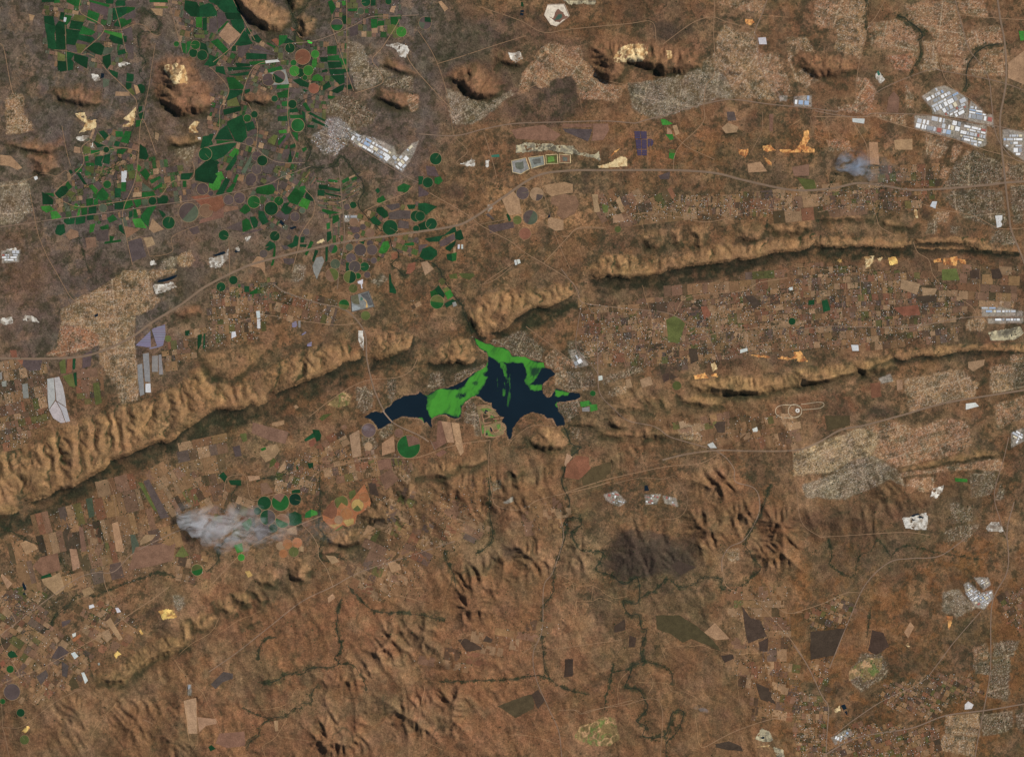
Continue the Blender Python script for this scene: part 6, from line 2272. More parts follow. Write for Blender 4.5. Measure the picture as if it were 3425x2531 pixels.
# ground drops under the lake; the same sheet carries the lake bed
HILLCAT = {'ridge': 'ridge', 'hill': 'hill'}
for n in range(0, len(hills) + 1):
    f = Q[QI == n]
    if len(f) == 0: continue
    u, inv = np.unique(f, return_inverse=True)
    kind = 'ground' if n == 0 else hills[n - 1][0]
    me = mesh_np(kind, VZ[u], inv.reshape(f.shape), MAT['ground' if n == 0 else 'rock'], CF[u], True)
    tag(link(kind, me), kind='structure')
print('ground', round(time.time() - T0, 1))

# ------------------------------------------------------------------ lake and algae
o = slab('water', np.array([(LAKEW[:, 0].min() - 6, LAKEW[:, 1].min() - 6), (LAKEW[:, 0].max() + 6, LAKEW[:, 1].min() - 6), (LAKEW[:, 0].max() + 6, LAKEW[:, 1].max() + 6), (LAKEW[:, 0].min() - 6, LAKEW[:, 1].max() + 6)]),
         (20, 40, 50), MAT['water'], plane=(np.array([1640., 1290.]), np.array([0, 0, WATER_Z])), depth=1)
tag(o, kind='structure')
WEST = LP('515 570 545 600 580 608 640 560 690 545 760 558 830 545 880 520 905 485 930 450 1000 395 1060 365 1082 300 1085 290 1075 400 1055 440 1082 450 1065 505 1015 560 990 600 940 630 885 660 860 700 860 745 845 795 800 795 760 775 720 760 680 770 640 785 612 812 590 770 568 720 575 640 582 628')
NORTH = LP('955 110 1000 138 1060 165 1110 180 1140 195 1210 195 1260 225 1285 270 1350 275 1400 280 1440 300 1510 325 1548 325 1560 372 1535 378 1512 420 1470 480 1436 512 1530 518 1535 562 1500 570 1440 556 1400 510 1388 482 1405 430 1392 380 1368 345 1310 336 1218 334 1180 330 1140 310 1085 284 1070 370 1050 372 1080 300 1068 250 1035 225 1005 205 985 180 970 150')
EAST = LP('1640 556 1700 565 1768 580 1750 598 1680 622 1640 608')
HOLE = LP('1436 372 1480 366 1530 378 1505 430 1460 450 1440 440')
GAP = LP('735 548 800 518 860 488 925 446 895 500 850 535 790 555')
W1 = LP('1150 310 1200 320 1240 345 1245 420 1252 500 1235 580 1210 620 1195 610 1215 540 1205 430 1180 360')
W2 = LP('1262 350 1275 500 1272 600 1250 690 1232 730 1240 650 1258 560 1255 440')
W3 = LP('505 800 530 800 558 840 540 838'); W4 = LP('1645 680 1662 662 1668 710 1655 700'); W5 = LP('1160 450 1175 520 1165 580 1150 520')
q = 1.5
ax = np.arange(LAKEW[:, 0].min(), LAKEW[:, 0].max(), q); ay = np.arange(LAKEW[:, 1].min(), LAKEW[:, 1].max(), q); X, Y = np.meshgrid(ax, ay)
n1 = fbm(X, Y, 16, 4, 80); n2 = fbm(X * 1.8, Y * .7, 14, 4, 81, .6); n3 = fbm(X, Y, 45, 3, 82)
den = np.zeros(X.shape)
swx = X + 34 * (fbm(X, Y, 60, 2, 83) - .5); swy = Y + 34 * (fbm(X, Y, 60, 2, 84) - .5)
sw = fbm(swx * 1.6 + swy * .6, swy * .5 - swx * .3, 22, 4, 85, .6)
for P, soft, st in ((WEST, 7, 1), (NORTH, 6, 1), (EAST, 5, 1), (W3, 3, .8), (W4, 3, .9)):
    den = np.maximum(den, st * ss(-soft * .5, soft, poly_sd(X, Y, P) + 13 * (n1 - .5)) * (.72 + .28 * ss(.30, .52, sw)))
den *= 1 - .85 * ss(-4, 6, poly_sd(X, Y, HOLE) + 16 * (n2 - .5)) * (n2 > .30)
den *= 1 - .9 * ss(-3, 3, poly_sd(X, Y, GAP) + 8 * (n1 - .5))
for cx, cy, r in ((980, 505, 9), (1065, 425, 8), (845, 610, 14), (880, 600, 9), (800, 780, 9)):
    d = np.hypot((X - 1200 - cx / LS + 1080), (Y)) * 0 + np.hypot(X - (1200 + cx / LS), (Y - (1080 + cy / LS)) * 1.4) - 10 * (n2 - .5) * 2
    den *= 1 - .75 * (1 - ss(r * .4, r * 1.2, d)) * ss(.35, .6, n2)
for P, st in ((W1, .8), (W2, .55), (W5, .4)):
    den = np.maximum(den, st * ss(-3, 9, poly_sd(X, Y, P) + 16 * (n2 - .5)) * ss(.28, .55, n2))
den *= (poly_sd(X, Y, LAKEW) > -1.5)
keep = den > .10
kq = keep[:-1, :-1] & keep[1:, :-1] & keep[:-1, 1:] & keep[1:, 1:]
J, I = X.shape; idq = np.arange(J * I).reshape(J, I)
F = np.stack([idq[1:, :-1][kq], idq[1:, 1:][kq], idq[:-1, 1:][kq], idq[:-1, :-1][kq]], 1)
u, inv = np.unique(F, return_inverse=True)
dd = np.clip(den.ravel()[u], 0, 1)[:, None]
gcol = lin((62, 130, 42)) * (.84 + .30 * n3.ravel()[u] + .30 * (sw.ravel()[u] - .3))[:, None]
cl = lin((18, 36, 38)) * (1 - dd) + gcol * dd
V = np.stack([WX(X.ravel()[u]), WY(Y.ravel()[u]), np.full(len(u), WATER_Z + 1.2)], 1)
o = link('algae_bloom', mesh_np('algae_bloom', V, inv.reshape(F.shape), MAT['algae'], cl))
tag(o, 'bright green algae floating in broad bands and wisps on the dark lake', 'algae', kind='stuff')

# ------------------------------------------------------------------ roads, rivers
def strip(name, pts, wd, rgb, mat, lift, parent=None, jit=0.0, step=6, cross=3):
    Q = np.array(catmull(pts, step))
    if jit:
        Q = Q + jit * (np.stack([fbm(Q[:, 0], Q[:, 1], 22, 2, 90), fbm(Q[:, 0], Q[:, 1], 22, 2, 91)], 1) - .5) * 2
    t = np.gradient(Q, axis=0); t /= np.linalg.norm(t, axis=1)[:, None] + 1e-9
    n = np.stack([-t[:, 1], t[:, 0]], 1)
    wv = np.full(len(Q), wd) * ((.75 + .5 * fbm(Q[:, 0], Q[:, 1], 18, 2, 92)) if jit else 1)
    us = np.linspace(-.5, .5, cross)
    P = np.stack([Q + n * (wv * u)[:, None] for u in us], 1)
    Z = np.maximum(hz(P[..., 0], P[..., 1]), hz(Q[:, 0], Q[:, 1])[:, None] - 2) + lift
    Z[:, :] = Z.max(1)[:, None] * .5 + Z * .5
    V = np.stack([WX(P[..., 0]), WY(P[..., 1]), Z], -1).reshape(-1, 3)
    k = len(Q); idx = np.arange(k * cross).reshape(k, cross)
    F = np.concatenate([np.stack([idx[:-1, c], idx[:-1, c + 1], idx[1:, c + 1], idx[1:, c]], 1) for c in range(cross - 1)])
    # outward normal up
    a, b, d = V[F[0, 0]], V[F[0, 1]], V[F[0, 2]]
    if np.cross(b - a, d - a)[2] < 0: F = F[:, ::-1]
    col = lin(rgb) * RNG.uniform(.92, 1.08)
    me = mesh_np(name, V, np.ascontiguousarray(F), mat, np.tile(col, (len(V), 1)), True)
    return link(name, me, parent)
def offset(pts, d):
    Q = np.array(catmull(pts, 20)); t = np.gradient(Q, axis=0); t /= np.linalg.norm(t, axis=1)[:, None] + 1e-9
    return [tuple(q) for q in Q + np.stack([-t[:, 1], t[:, 0]], 1) * d]
for kind, wd, P in rivers:
    tag(strip('river', P, wd * .26, (36, 42, 34), MAT['river'], 3.5, jit=5, step=5), kind='structure')
for kind, wd, P in roads:
    if kind == 'hw':
        o = strip('highway', P, wd * .52, (138, 112, 87), MAT['road'], 6); tag(o, kind='structure')
        for s_ in (-1, 1):
            strip('carriageway', offset(P, s_ * wd * .13), wd * .11, (112, 98, 86), MAT['road'], 9, o, cross=2)
    elif kind == 'tr':
        tag(strip('dirt_track', P, wd * .40, (166, 130, 94), MAT['road'], 5, jit=3), kind='structure')
    else:
        tag(strip('road', P, wd * .46, (146, 116, 88) if wd < 5 else (130, 108, 90), MAT['road'], 6), kind='structure')

# ------------------------------------------------------------------ towns: houses far too many to count, one stuff object per built-up zone
HC = {0: [(150, 138, 122), (186, 176, 160), (112, 98, 82), (214, 208, 198)], 1: [(186, 140, 104), (196, 160, 128), (158, 98, 70), (214, 198, 180)],
      2: [(146, 126, 108), (140, 94, 74), (184, 174, 162), (110, 96, 84)], 3: [(176, 158, 136), (196, 182, 162), (140, 116, 92), (214, 206, 196)],
      4: [(178, 134, 104), (196, 176, 154), (144, 94, 70), (214, 206, 196)], 5: [(200, 196, 194), (224, 222, 220), (160, 140, 130), (176, 120, 104), (120, 116, 116)],
      6: [(196, 176, 140), (176, 150, 112), (214, 202, 176)]}
TN = {0: 'grey-tan closely packed houses', 1: 'orange-tan township houses in street rows', 2: 'leafy suburb of scattered pale and red roofs', 3: 'pale tan township houses in street rows',
      4: 'reddish earth settlement with specks of bright roofs', 5: 'dense whitish roofs of the town centre', 6: 'straw-coloured hillside settlement of close small houses'}
def house_block(n, cx, cy, cz, hw, hd, hh, ang, cols):
    """n frustum houses -> V, F, cols"""
    sg = np.array([(-1, -1), (1, -1), (1, 1), (-1, 1)], float)
    ca, sa = np.cos(ang)[:, None], np.sin(ang)[:, None]
    def lay(f, z):
        lx = sg[None, :, 0] * hw[:, None] * f; ly = sg[None, :, 1] * hd[:, None] * f
        return np.stack([cx[:, None] + lx * ca - ly * sa, cy[:, None] + lx * sa + ly * ca, np.broadcast_to((cz + z)[:, None], lx.shape)], -1)
    ridge_ = lay(np.array([[.92, .92, .92, .92]]), hh)
    V = np.concatenate([lay(1.0, -6 + 0 * hh), ridge_], 1).reshape(-1, 3)
    b = (np.arange(n) * 8)[:, None, None]
    q = np.array([[4, 5, 6, 7], [0, 1, 5, 4], [1, 2, 6, 5], [2, 3, 7, 6], [3, 0, 4, 7]])
    return V, (b + q[None]).reshape(-1, 4), np.repeat(cols, 8, 0)
tree_pts = []
ridge_sd = samp(np.clip(EK, 0, 1), FX, FY)
for st, ang, P in towns:
    P = np.asarray(P); c = P.mean(0); a = math.radians(ang)
    ex = np.array([math.cos(a), math.sin(a)]); ey = np.array([-math.sin(a), math.cos(a)])
    U = (P - c) @ ex; W = (P - c) @ ey
    su, sv = (5.0, 5.2) if st != 2 else (5.6, 5.6)
    gu = np.arange(U.min(), U.max(), su); gv = np.arange(W.min(), W.max(), sv)
    GU, GV = np.meshgrid(gu, gv); GU = GU.ravel() + RNG.normal(0, .7, GU.size); GV = GV.ravel() + RNG.normal(0, .5, GV.size)
    px = c[0] + GU * ex[0] + GV * ey[0]; py = c[1] + GU * ex[1] + GV * ey[1]
    ok = (poly_sd(px, py, P) + 9 * (fbm(px, py, 16, 3, 52) - .5) > 0) & (RNG.random(px.size) < (.85 if st == 5 else .85) * (.35 + .65 * ss(.36, .5, fbm(px, py, 24, 3, 65)))) & (fbm(px, py, 30, 3, 59) < .62) & ~RIVM[np.clip(np.searchsorted(ys, py), 0, nfy - 1), np.clip(np.searchsorted(xs, px), 0, nfx - 1)] & (px > -40) & (px < 3465) & (py > -40) & (py < 2571)
    px, py = px[ok], py[ok]; n = len(px)
    if n < 3: continue
    L = np.array([lin(v) for v in HC[st]]); pr = np.array([4, 3, 3, 1.2][:len(L)] if len(L) <= 4 else [3, 3, 2, 1, 1.5]); pr = pr / pr.sum()
    cols = L[RNG.choice(len(L), n, p=pr)] * RNG.uniform(.85, 1.12, (n, 1))
    sz = RNG.uniform(.8, 1.25, n)
    V, F, cc = house_block(n, WX(px), WY(py), hz(px, py), 13 * sz * (1.35 + 1.6 * (RNG.random(n) < .14) if st == 5 else 1), 9.5 * sz * (1.3 if st == 5 else 1), RNG.uniform(5, 9, n), np.full(n, -a) + RNG.normal(0, .08, n) + (RNG.random(n) < .4) * math.pi / 2, cols)
    o = link('houses', mesh_np('houses', V, F, MAT['house'], cc)); tag(o, kind='stuff', cat='houses')
    rel, nn, d_ = where(*c); pending.append((o, TN[st], rel, d_))
    k = int(n * (.9 if st == 2 else .18)); ii = RNG.integers(0, n, k)
    tree_pts.append(np.stack([px[ii] + RNG.normal(0, 3, k), py[ii] + RNG.normal(0, 3, k)], 1))
# ------------------------------------------------------------------ industrial sheds
ROOF = {'white': (226, 226, 224), 'pale grey': (186, 188, 190), 'grey': (146, 148, 150), 'light blue': (150, 168, 190), 'red-brown': (160, 92, 80), 'cream': (214, 202, 172)}
def shed_mesh(kind, rgb):
    # unit footprint 1 x 1, height 1: walls, then gabled, twin-gabled or parapeted flat roof
    V = []; F = []
    wall = lin((172, 166, 156)); rc = lin(rgb); col = []
    def add(vs, c): 
        n = len(V); V.extend(vs); col.extend([c] * len(vs)); F.append(list(range(n, n + len(vs))))
    bays = {'gable': 1, 'twin': 2, 'flat': 0}[kind]
    e = .72 if bays else 1.0
    for a, b in (((-.5, -.5), (.5, -.5)), ((.5, -.5), (.5, .5)), ((.5, .5), (-.5, .5)), ((-.5, .5), (-.5, -.5))):
        add([(a[0], a[1], -1), (b[0], b[1], -1), (b[0], b[1], e), (a[0], a[1], e)], wall)
    if bays:
        w_ = 1.0 / bays
        for i in range(bays):
            y0 = -.5 + i * w_; ym = y0 + w_ / 2; y1 = y0 + w_
            add([(-.51, y0, e), (.51, y0, e), (.51, ym, 1.0), (-.51, ym, 1.0)], rc); add([(-.51, ym, 1.0), (.51, ym, 1.0), (.51, y1, e), (-.51, y1, e)], rc)
            add([(-.5, y0, e), (-.5, ym, 1.0), (-.5, y1, e)], wall); add([(.5, y1, e), (.5, ym, 1.0), (.5, y0, e)], wall)
    else:
        add([(-.5, -.5, .9), (.5, -.5, .9), (.5, .5, .9), (-.5, .5, .9)], rc)
        for (x0, y0, x1, y1) in ((-.3, -.2, -.15, .2), (.15, -.2, .3, .2)):
            add([(x0, y0, .96), (x1, y0, .96), (x1, y1, .96), (x0, y1, .96)], rc * .7)
            for p, q_ in (((x0, y0), (x1, y0)), ((x1, y0), (x1, y1)), ((x1, y1), (x0, y1)), ((x0, y1), (x0, y0))): add([(*p, .9), (*q_, .9), (*q_, .96), (*p, .96)], rc * .7)
        for a, b in (((-.5, -.5), (.5, -.5)), ((.5, -.5), (.5, .5)), ((.5, .5), (-.5, .5)), ((-.5, .5), (-.5, -.5))):
            add([(a[0], a[1], 1), (b[0], b[1], 1), (b[0] * .97, b[1] * .97, 1), (a[0] * .97, a[1] * .97, 1)], rc * .8)
    return mesh_np('warehouse', V, F, MAT['roof'], np.array(col))
SHED = {}
def shed(kind, cname):
    if (kind, cname) not in SHED: SHED[(kind, cname)] = shed_mesh(kind, ROOF[cname])
    return SHED[(kind, cname)]
cand = []
for zi, (ang, P) in enumerate(indus):
    P = np.asarray(P); c = P.mean(0); a = math.radians(ang)
    ex = np.array([math.cos(a), math.sin(a)]); ey = np.array([-math.sin(a), math.cos(a)])
    U = (P - c) @ ex; W = (P - c) @ ey
    redz = 2000 < c[0] < 2300 and 1640 < c[1] < 1700
    bluez = 2600 < c[0] < 2740 and c[1] < 380
    smallz = c[0] > 3100 and c[1] > 1800
    v = W.min() + 1
    while v < W.max():
        ht = random.choice([7, 9, 12, 16]) * (.62 if smallz or redz else 1); u = U.min() + random.random() * 4
        while u < U.max():
            wd = random.choice([7, 9, 12, 16, 22]) * (.7 if smallz or redz else 1)
            m = c + ex * (u + wd / 2) + ey * (v + ht / 2)
            if all(inside(*(m + ex * wd * .42 * i + ey * ht * .42 * j), P) for i in (-1, 1) for j in (-1, 1)) and random.random() < (.96 if not redz else .5):
                if redz: cn = random.choice(['red-brown', 'red-brown', 'pale grey', 'white'])
                elif bluez: cn = random.choice(['light blue', 'light blue', 'white'])
                else: cn = random.choices(list(ROOF), [6, 4, 2.4, .9, .6, 1.2])[0]
                cand.append((wd * ht, m, wd - 1.6, ht - 1.8, a, cn, random.choices(['gable', 'twin', 'flat'], [3, 2, 2])[0]))
            u += wd + random.choice([.6, 1.5, 3.5])
        v += ht + random.choice([.8, 1.2, 3])
cand.sort(key=lambda q_: -q_[0])
for i, (A, m, wd, ht, a, cn, kd) in enumerate(cand[:300]):
    h_ = random.uniform(9, 15)
    o = link('warehouse', shed(kd, cn), None, (WX(m[0]), WY(m[1]), float(hz(m[0], m[1]))))
    o.scale = (wd * M, ht * M, h_); o.rotation_euler = (0, 0, -a)
    sw = 'large' if A > 190 else 'medium' if A > 95 else 'small'
    describe(o, '%s %s-roofed %s warehouse' % (sw, cn, {'gable': 'gabled', 'twin': 'twin-gabled', 'flat': 'flat-topped'}[kd]), m[0], m[1], 'warehouse', 'industrial sheds')
rest = cand[300:]
print('sheds', len(cand), len(towns), round(time.time() - T0, 1))
if rest:
    n = len(rest); px = np.array([r[1][0] for r in rest]); py = np.array([r[1][1] for r in rest])
    cols = np.array([lin(ROOF[r[5]]) for r in rest])
    V, F, cc = house_block(n, WX(px), WY(py), hz(px, py), np.array([r[2] for r in rest]) * M / 2, np.array([r[3] for r in rest]) * M / 2, np.full(n, 9.), -np.array([r[4] for r in rest]), cols)
    o = link('small_sheds', mesh_np('small_sheds', V, F, MAT['roof'], cc)); tag(o, 'smallest pale roofs filling the gaps between the warehouses', 'sheds', kind='stuff')
# farm buildings and trees on smallholdings
fp = []
for st, ang, wd, ht, P in patches:
    P = np.asarray(P); A = abs(area(P)); k = int(A / ((330 if wd > 20 else 110) if st == 'Y' else 700))
    q_ = RNG.random((k, 2)) * (P.max(0) - P.min(0)) + P.min(0)
    q_ = q_[poly_sd(q_[:, 0], q_[:, 1], P) > 0]; fp.append(q_)
    tree_pts.append(np.repeat(q_, 3, 0) + RNG.normal(0, 4.5, (len(q_) * 3, 2)))
fp = np.concatenate(fp); e_ = samp(np.clip(EK, 0, 1), fp[:, 0], fp[:, 1]); fp = fp[e_ < .5]
def clear(q_):
    i = np.clip(np.searchsorted(xs, q_[:, 0]), 0, nfx - 1); j = np.clip(np.searchsorted(ys, q_[:, 1]), 0, nfy - 1)
    return ~covered[j, i] & (lake_f[j, i] < -2) & (q_[:, 0] > -40) & (q_[:, 0] < 3465) & (q_[:, 1] > -40) & (q_[:, 1] < 2571)
fp = fp[clear(fp)]; n = len(fp)
L = np.array([lin(v) for v in ((222, 218, 212), (186, 176, 162), (150, 110, 90), (130, 130, 134))])
V, F, cc = house_block(n, WX(fp[:, 0]), WY(fp[:, 1]), hz(fp[:, 0], fp[:, 1]), RNG.uniform(9, 24, n), RNG.uniform(8, 13, n), RNG.uniform(5, 8, n), RNG.random(n) * 3.14, L[RNG.choice(4, n, p=[.35, .3, .2, .15])])
o = link('farm_buildings', mesh_np('farm_buildings', V, F, MAT['house'], cc)); tag(o, 'scattered small pale roofs of farmsteads among the plots', 'farm buildings', kind='stuff')
for _, wd, P in rivers:
    Q_ = np.array(catmull(P, 4)); r = np.repeat(Q_, 3, 0); r = r[fbm(r[:, 0], r[:, 1], 18, 2, 96) > .42]; tree_pts.append(r + RNG.normal(0, wd * 1.0, r.shape))
tree_pts.append(np.array(hedge))
k = 26000; q_ = np.stack([RNG.uniform(-30, 3455, k), RNG.uniform(-30, 2560, k)], 1)
tree_pts.append(q_[fbm(q_[:, 0], q_[:, 1], 50, 4, 95) > .54])
tp = np.concatenate(tree_pts); tp = tp[clear(tp)]
n = len(tp); r = RNG.uniform(11, 26, n) * (1 + .5 * (RNG.random(n) < .15))
base6 = np.array([(1, 0, .25), (.31, .95, .2), (-.81, .59, .25), (-.81, -.59, .2), (.31, -.95, .25)])
V = np.zeros((n, 6, 3)); jt = RNG.uniform(.65, 1.25, (n, 5, 1))
V[:, :5] = base6[None] * jt * r[:, None, None]; V[:, 5, 2] = r * RNG.uniform(.6, 1.0, n); V[:, 5, :2] = RNG.normal(0, .2, (n, 2)) * r[:, None]
V[:, :5, 2] -= 4
V[:, :, 0] += WX(tp[:, 0])[:, None]; V[:, :, 1] += WY(tp[:, 1])[:, None]; V[:, :, 2] += hz(tp[:, 0], tp[:, 1])[:, None]
tri = np.array([[i, (i + 1) % 5, 5] for i in range(5)])
F = (tri[None] + (np.arange(n) * 6)[:, None, None]).reshape(-1, 3)
L = np.array([lin(v) for v in ((44, 56, 32), (56, 62, 38), (66, 66, 42), (34, 48, 30))])
cc = np.repeat(L[RNG.integers(0, 4, n)] * RNG.uniform(.8, 1.2, (n, 1)), 6, 0)
o = link('bushes', mesh_np('bushes', V.reshape(-1, 3), F, MAT['leaf'], cc)); tag(o, 'dark green trees and bushes along rivers, streets and farm plots', 'trees', kind='stuff')
print('trees', n, 'houses ok', round(time.time() - T0, 1))

# golf and lagoon estate on the peninsula
GP = LP('985 700 1045 690 1105 690 1145 738 1172 785 1196 835 1224 870 1214 925 1150 958 1050 950 1028 880 1010 800')
GW = wiggle(GP, 2, 12, 5); gc, gk = plane_for(GW, 3)
ge = link('golf_estate', None, None, (WX(gc[0]), WY(gc[1]), gk[2]))
slab('fairway_ground', GW, (122, 108, 74), MAT['crop'], ge, (gc, gk), var=0)
def up(d): k_ = gk.copy(); k_[2] += d; return k_
for q_ in ('1015 715 1090 708 1110 730 1040 742', '1040 820 1100 808 1170 800 1150 822 1070 838', '1050 905 1085 890 1110 930 1150 945 1090 948', '1110 760 1140 790 1100 795', '1150 850 1185 845 1190 900 1165 890', '1025 860 1045 850 1050 920 1035 930'):
    slab('fairway', wiggle(LP(q_), 1.5, 8, 3), (92, 116, 58), MAT['crop'], ge, (gc, up(2)), depth=4)
for q_ in ('1060 725 1085 735 1065 760 1048 755', '1105 870 1120 900 1110 912 1098 880', '1120 765 1140 775 1130 790', '1072 905 1080 935 1062 940'):
    slab('lagoon', wiggle(LP(q_), 1, 6, 3), (22, 44, 44), MAT['water'], ge, (gc, up(2.5)), depth=4)
for i_, q_ in enumerate(('995 692 1060 686 1112 674', '1000 716 1050 706 1104 712 1150 730', '1062 742 1100 760 1142 778 1172 772', '1030 745 1042 800 1095 782 1080 760', '1008 800 1020 870 1030 945', '1042 868 1100 858 1128 905 1150 915 1186 880', '1125 805 1180 800 1214 790', '1160 830 1192 838 1190 880', '1062 880 1050 945', '1200 850 1232 880 1214 905 1228 920', '1060 950 1120 955 1180 945', '1045 800 1050 835 1110 830')):
    o_ = strip('house_strip', LP(q_), 2.0, (160, 120, 92), MAT['house'], 9, None, step=4)
    o_.parent = ge; o_.location = (-ge.location.x, -ge.location.y, -ge.location.z)
tag(ge, 'golf estate with orange house rows, green fairways and dark lagoons on the peninsula', 'golf estate')
# ------------------------------------------------------------------ test track: oval, banked ring, long hairpin
tt = link('test_track', None, None, (0, 0, 0))
def qq(a, b): return (2655 + a / 2.5026, 1150 + b / 2.5026)
def loop(cx, cy, rx, ry, n=40, e=2.6):
    out = []
    for i in range(n + 1):
        t = 2 * math.pi * i / n; c_, s_ = math.cos(t), math.sin(t)
        out.append(qq(cx + rx * math.copysign(abs(c_) ** (2 / e), c_), cy + ry * math.copysign(abs(s_) ** (2 / e), s_)))
    return out
strip('oval_lane', loop(-45, 563, 110, 54), 1.9, (180, 162, 134), MAT['road'], 6, tt, step=3)
strip('ring_lane', loop(8, 560, 56, 56, 40, 2), 1.9, (180, 162, 134), MAT['road'], 8, tt, step=3)
strip('hairpin_lane', [qq(70, 550), (qq(150, 545)), qq(225, 535), qq(252, 510), qq(240, 490), qq(190, 488), qq(120, 498), qq(60, 505)], 1.7, (176, 158, 130), MAT['road'], 6, tt, step=3)
strip('hub_pad', loop(30, 557, 12, 12, 16, 2), 5, (205, 198, 186), MAT['road'], 8, tt, step=2)
tag(tt, 'pale vehicle test track of an oval, a ring and a long hairpin', 'test track')
# dam wall and two causeway bridges at the lake
def bar(name, pts, wd, rgb, z0, z1, label, cat):
    Q_ = np.array(pts, float); t = np.gradient(Q_, axis=0); t /= np.linalg.norm(t, axis=1)[:, None]; nn = np.stack([-t[:, 1], t[:, 0]], 1)
    V = []; F = []
    for q_, n_ in zip(Q_, nn):
        for sgn, z in ((-1, z0), (1, z0), (1, z1), (-1, z1)):
            p = q_ + n_ * sgn * wd / 2 * (1.0 if z == z1 else 1.5); V.append((WX(p[0]), WY(p[1]), z))
    for i in range(len(Q_) - 1):
        b0, b1 = 4 * i, 4 * i + 4
        for a_, b_ in ((0, 1), (1, 2), (2, 3), (3, 0)): F.append([b0 + a_, b0 + b_, b1 + b_, b1 + a_])
    F += [[0, 1, 2, 3], [len(V) - 1, len(V) - 2, len(V) - 3, len(V) - 4]]
    o = link(name, mesh_np(name, V, F, MAT['road'], np.tile(lin(rgb), (len(V), 1)))); return tag(o, label, cat)
bar('dam_wall', [(1200 + a / LS, 1080 + b / LS) for a, b in ((945, 118), (955, 112), (966, 112), (976, 118))], 2.2, (176, 168, 156), -25, 12, 'short pale curved dam wall across the gorge above the lake', 'dam')
bar('bridge', [(1200 + a / LS, 1080 + b / LS) for a, b in ((196, 730), (225, 768), (262, 812), (285, 836))], 3.4, (140, 118, 98), 2, 14, 'long brown road bridge across the narrow left arm of the lake', 'bridge')

# ------------------------------------------------------------------ smoke
def smoke_mat(name, dens, rgb, scale, x0, x1):
    m = bpy.data.materials.new(name); m.use_nodes = True; t = m.node_tree; N = t.nodes; L = t.links; N.clear()
    out = N.new('ShaderNodeOutputMaterial'); pv = N.new('ShaderNodeVolumePrincipled')
    pv.inputs['Color'].default_value = (*rgb, 1); pv.inputs['Anisotropy'].default_value = 0.1
    L.new(pv.outputs[0], out.inputs['Volume'])
    tc = N.new('ShaderNodeTexCoord')
    no = N.new('ShaderNodeTexNoise'); no.inputs['Scale'].default_value = scale; no.inputs['Detail'].default_value = 6; no.inputs['Roughness'].default_value = .68; no.inputs['Distortion'].default_value = .9
    vm = N.new('ShaderNodeVectorMath'); vm.operation = 'MULTIPLY'; vm.inputs[1].default_value = (.58, 1, 1)
    L.new(tc.outputs['Object'], vm.inputs[0]); L.new(vm.outputs[0], no.inputs['Vector'])
    mr = N.new('ShaderNodeMapRange'); mr.inputs['From Min'].default_value = .43; mr.inputs['From Max'].default_value = .72
    L.new(no.outputs['Fac'], mr.inputs['Value'])
    sx = N.new('ShaderNodeSeparateXYZ'); L.new(tc.outputs['Object'], sx.inputs[0])
    fr = N.new('ShaderNodeMapRange'); fr.interpolation_type = 'SMOOTHERSTEP'
    fr.inputs['From Min'].default_value = x0; fr.inputs['From Max'].default_value = x1; fr.inputs['To Min'].default_value = dens; fr.inputs['To Max'].default_value = dens * .12
    L.new(sx.outputs[0], fr.inputs['Value'])
    # thinner towards the edge of the plume: generated coordinates across it
    sg = N.new('ShaderNodeSeparateXYZ'); L.new(tc.outputs['Generated'], sg.inputs[0])
    def edge(k):
        a = N.new('ShaderNodeMath'); a.operation = 'SUBTRACT'; a.inputs[1].default_value = .5; L.new(sg.outputs[k], a.inputs[0])
        b = N.new('ShaderNodeMath'); b.operation = 'ABSOLUTE'; L.new(a.outputs[0], b.inputs[0])
        c = N.new('ShaderNodeMapRange'); c.interpolation_type = 'SMOOTHSTEP'; c.inputs['From Min'].default_value = .05; c.inputs['From Max'].default_value = .5
        c.inputs['To Min'].default_value = 1; c.inputs['To Max'].default_value = 0; L.new(b.outputs[0], c.inputs['Value']); return c.outputs[0]
    last = mr.outputs[0]
    for k in (fr.outputs[0], edge(1), edge(2)):
        mu = N.new('ShaderNodeMath'); mu.operation = 'MULTIPLY'; L.new(last, mu.inputs[0]); L.new(k, mu.inputs[1]); last = mu.outputs[0]
    L.new(last, pv.inputs['Density'])
    return m
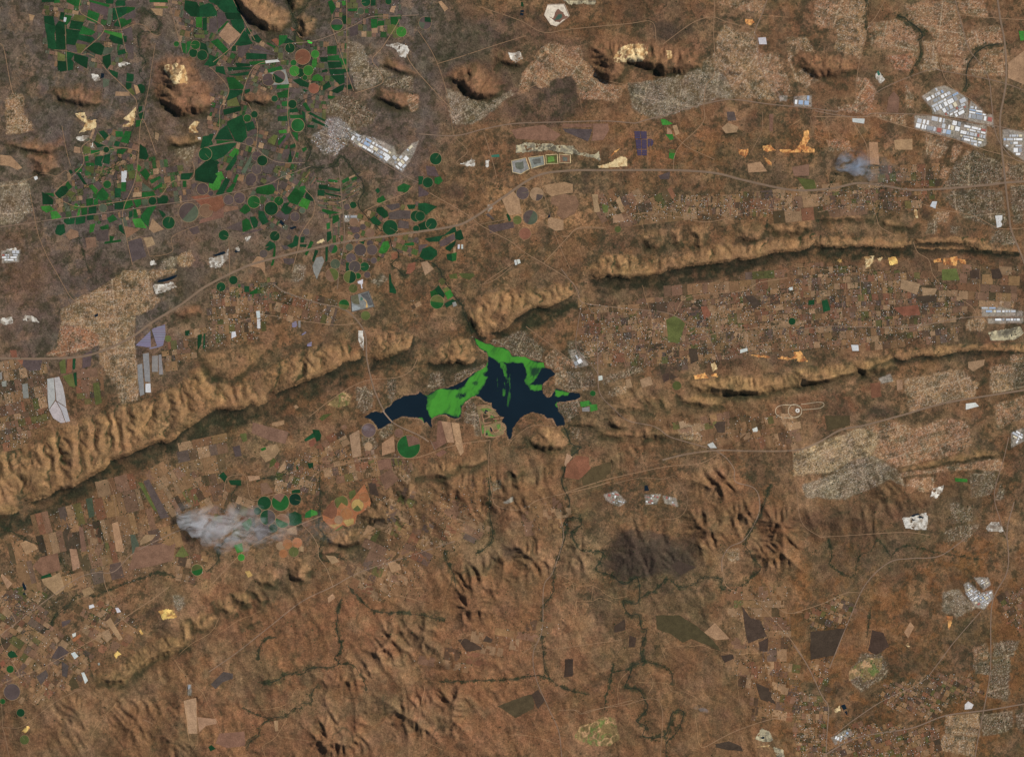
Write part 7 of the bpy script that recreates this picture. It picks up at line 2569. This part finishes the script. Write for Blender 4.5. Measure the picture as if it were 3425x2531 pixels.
def plume(name, spine, mat, label):
    """lofted closed body along a spine of (px, py, half width px, height m)"""
    sp = np.array(spine, float); o0 = sp[0, :2]; z0 = float(hz(*o0))
    V = []; F = []; k = 14
    Q_ = np.array(catmull([tuple(q_) for q_ in sp], 9))
    for i, (x, y, hwid, hh) in enumerate(Q_):
        for j in range(k):
            a = 2 * math.pi * j / k
            jit = .62 + .76 * float(vnoise(np.array(x * .06 + math.cos(a) * 1.5), np.array(y * .06 + math.sin(a) * 1.5 + 9)))
            py_ = y + math.cos(a) * hwid * jit; zz = hh * (.55 + .45 * math.sin(a) * jit)
            V.append(((x - o0[0]) * M, -(py_ - o0[1]) * M, zz + 60))
    n = len(Q_)
    for i in range(n - 1):
        for j in range(k): F.append([i * k + j, i * k + (j + 1) % k, (i + 1) * k + (j + 1) % k, (i + 1) * k + j])
    F.append(list(range(k))[::-1]); F.append([(n - 1) * k + j for j in range(k)])
    me = mesh_np(name, V, F, mat)
    bm = bmesh.new(); bm.from_mesh(me); bmesh.ops.recalc_face_normals(bm, faces=bm.faces); bm.to_mesh(me); bm.free()
    return tag(link(name, me, None, (WX(o0[0]), WY(o0[1]), z0)), label, 'smoke')
plume('smoke_plume', [(582, 1712, 8, 120), (605, 1728, 40, 400), (660, 1748, 62, 600), (720, 1765, 76, 750), (800, 1765, 78, 750), (880, 1760, 70, 650), (960, 1762, 62, 550), (1040, 1768, 55, 450), (1120, 1772, 40, 350), (1180, 1772, 12, 200)],
      smoke_mat('grass_fire_smoke', .0064, (.955, .975, 1.0), .0020, -600, 7600), 'large white plume of grass-fire smoke drifting right across the farm fields')
plume('smoke_plume', [(2786, 556, 6, 80), (2806, 548, 26, 300), (2842, 534, 40, 400), (2880, 548, 46, 450), (2940, 575, 50, 450), (3000, 590, 44, 350), (3070, 600, 12, 200)],
      smoke_mat('blue_smoke', .0062, (.72, .84, 1.0), .0022, 500, 2600), 'thin blue-grey smoke rising from a burnt patch below the orange settlement')
plume('smoke_plume', [(1262, 1448, 3, 40), (1245, 1440, 8, 120), (1225, 1432, 14, 160), (1205, 1424, 6, 120)],
      smoke_mat('haze_smoke', .004, (.85, .9, 1.0), .004, 4000, 5000), 'small whitish puff of smoke over the round field beside the lake')
plume('smoke_plume', [(2318, 2366, 3, 40), (2330, 2360, 8, 120), (2350, 2368, 9, 140), (2375, 2382, 4, 80)],
      smoke_mat('bluish_smoke', .005, (.78, .86, 1.0), .004, 300, 1200), 'small bluish smoke puff by the river near the bottom edge')
finish_labels()
print('done', round(time.time() - T0, 1), 'objects', len(bpy.data.objects))
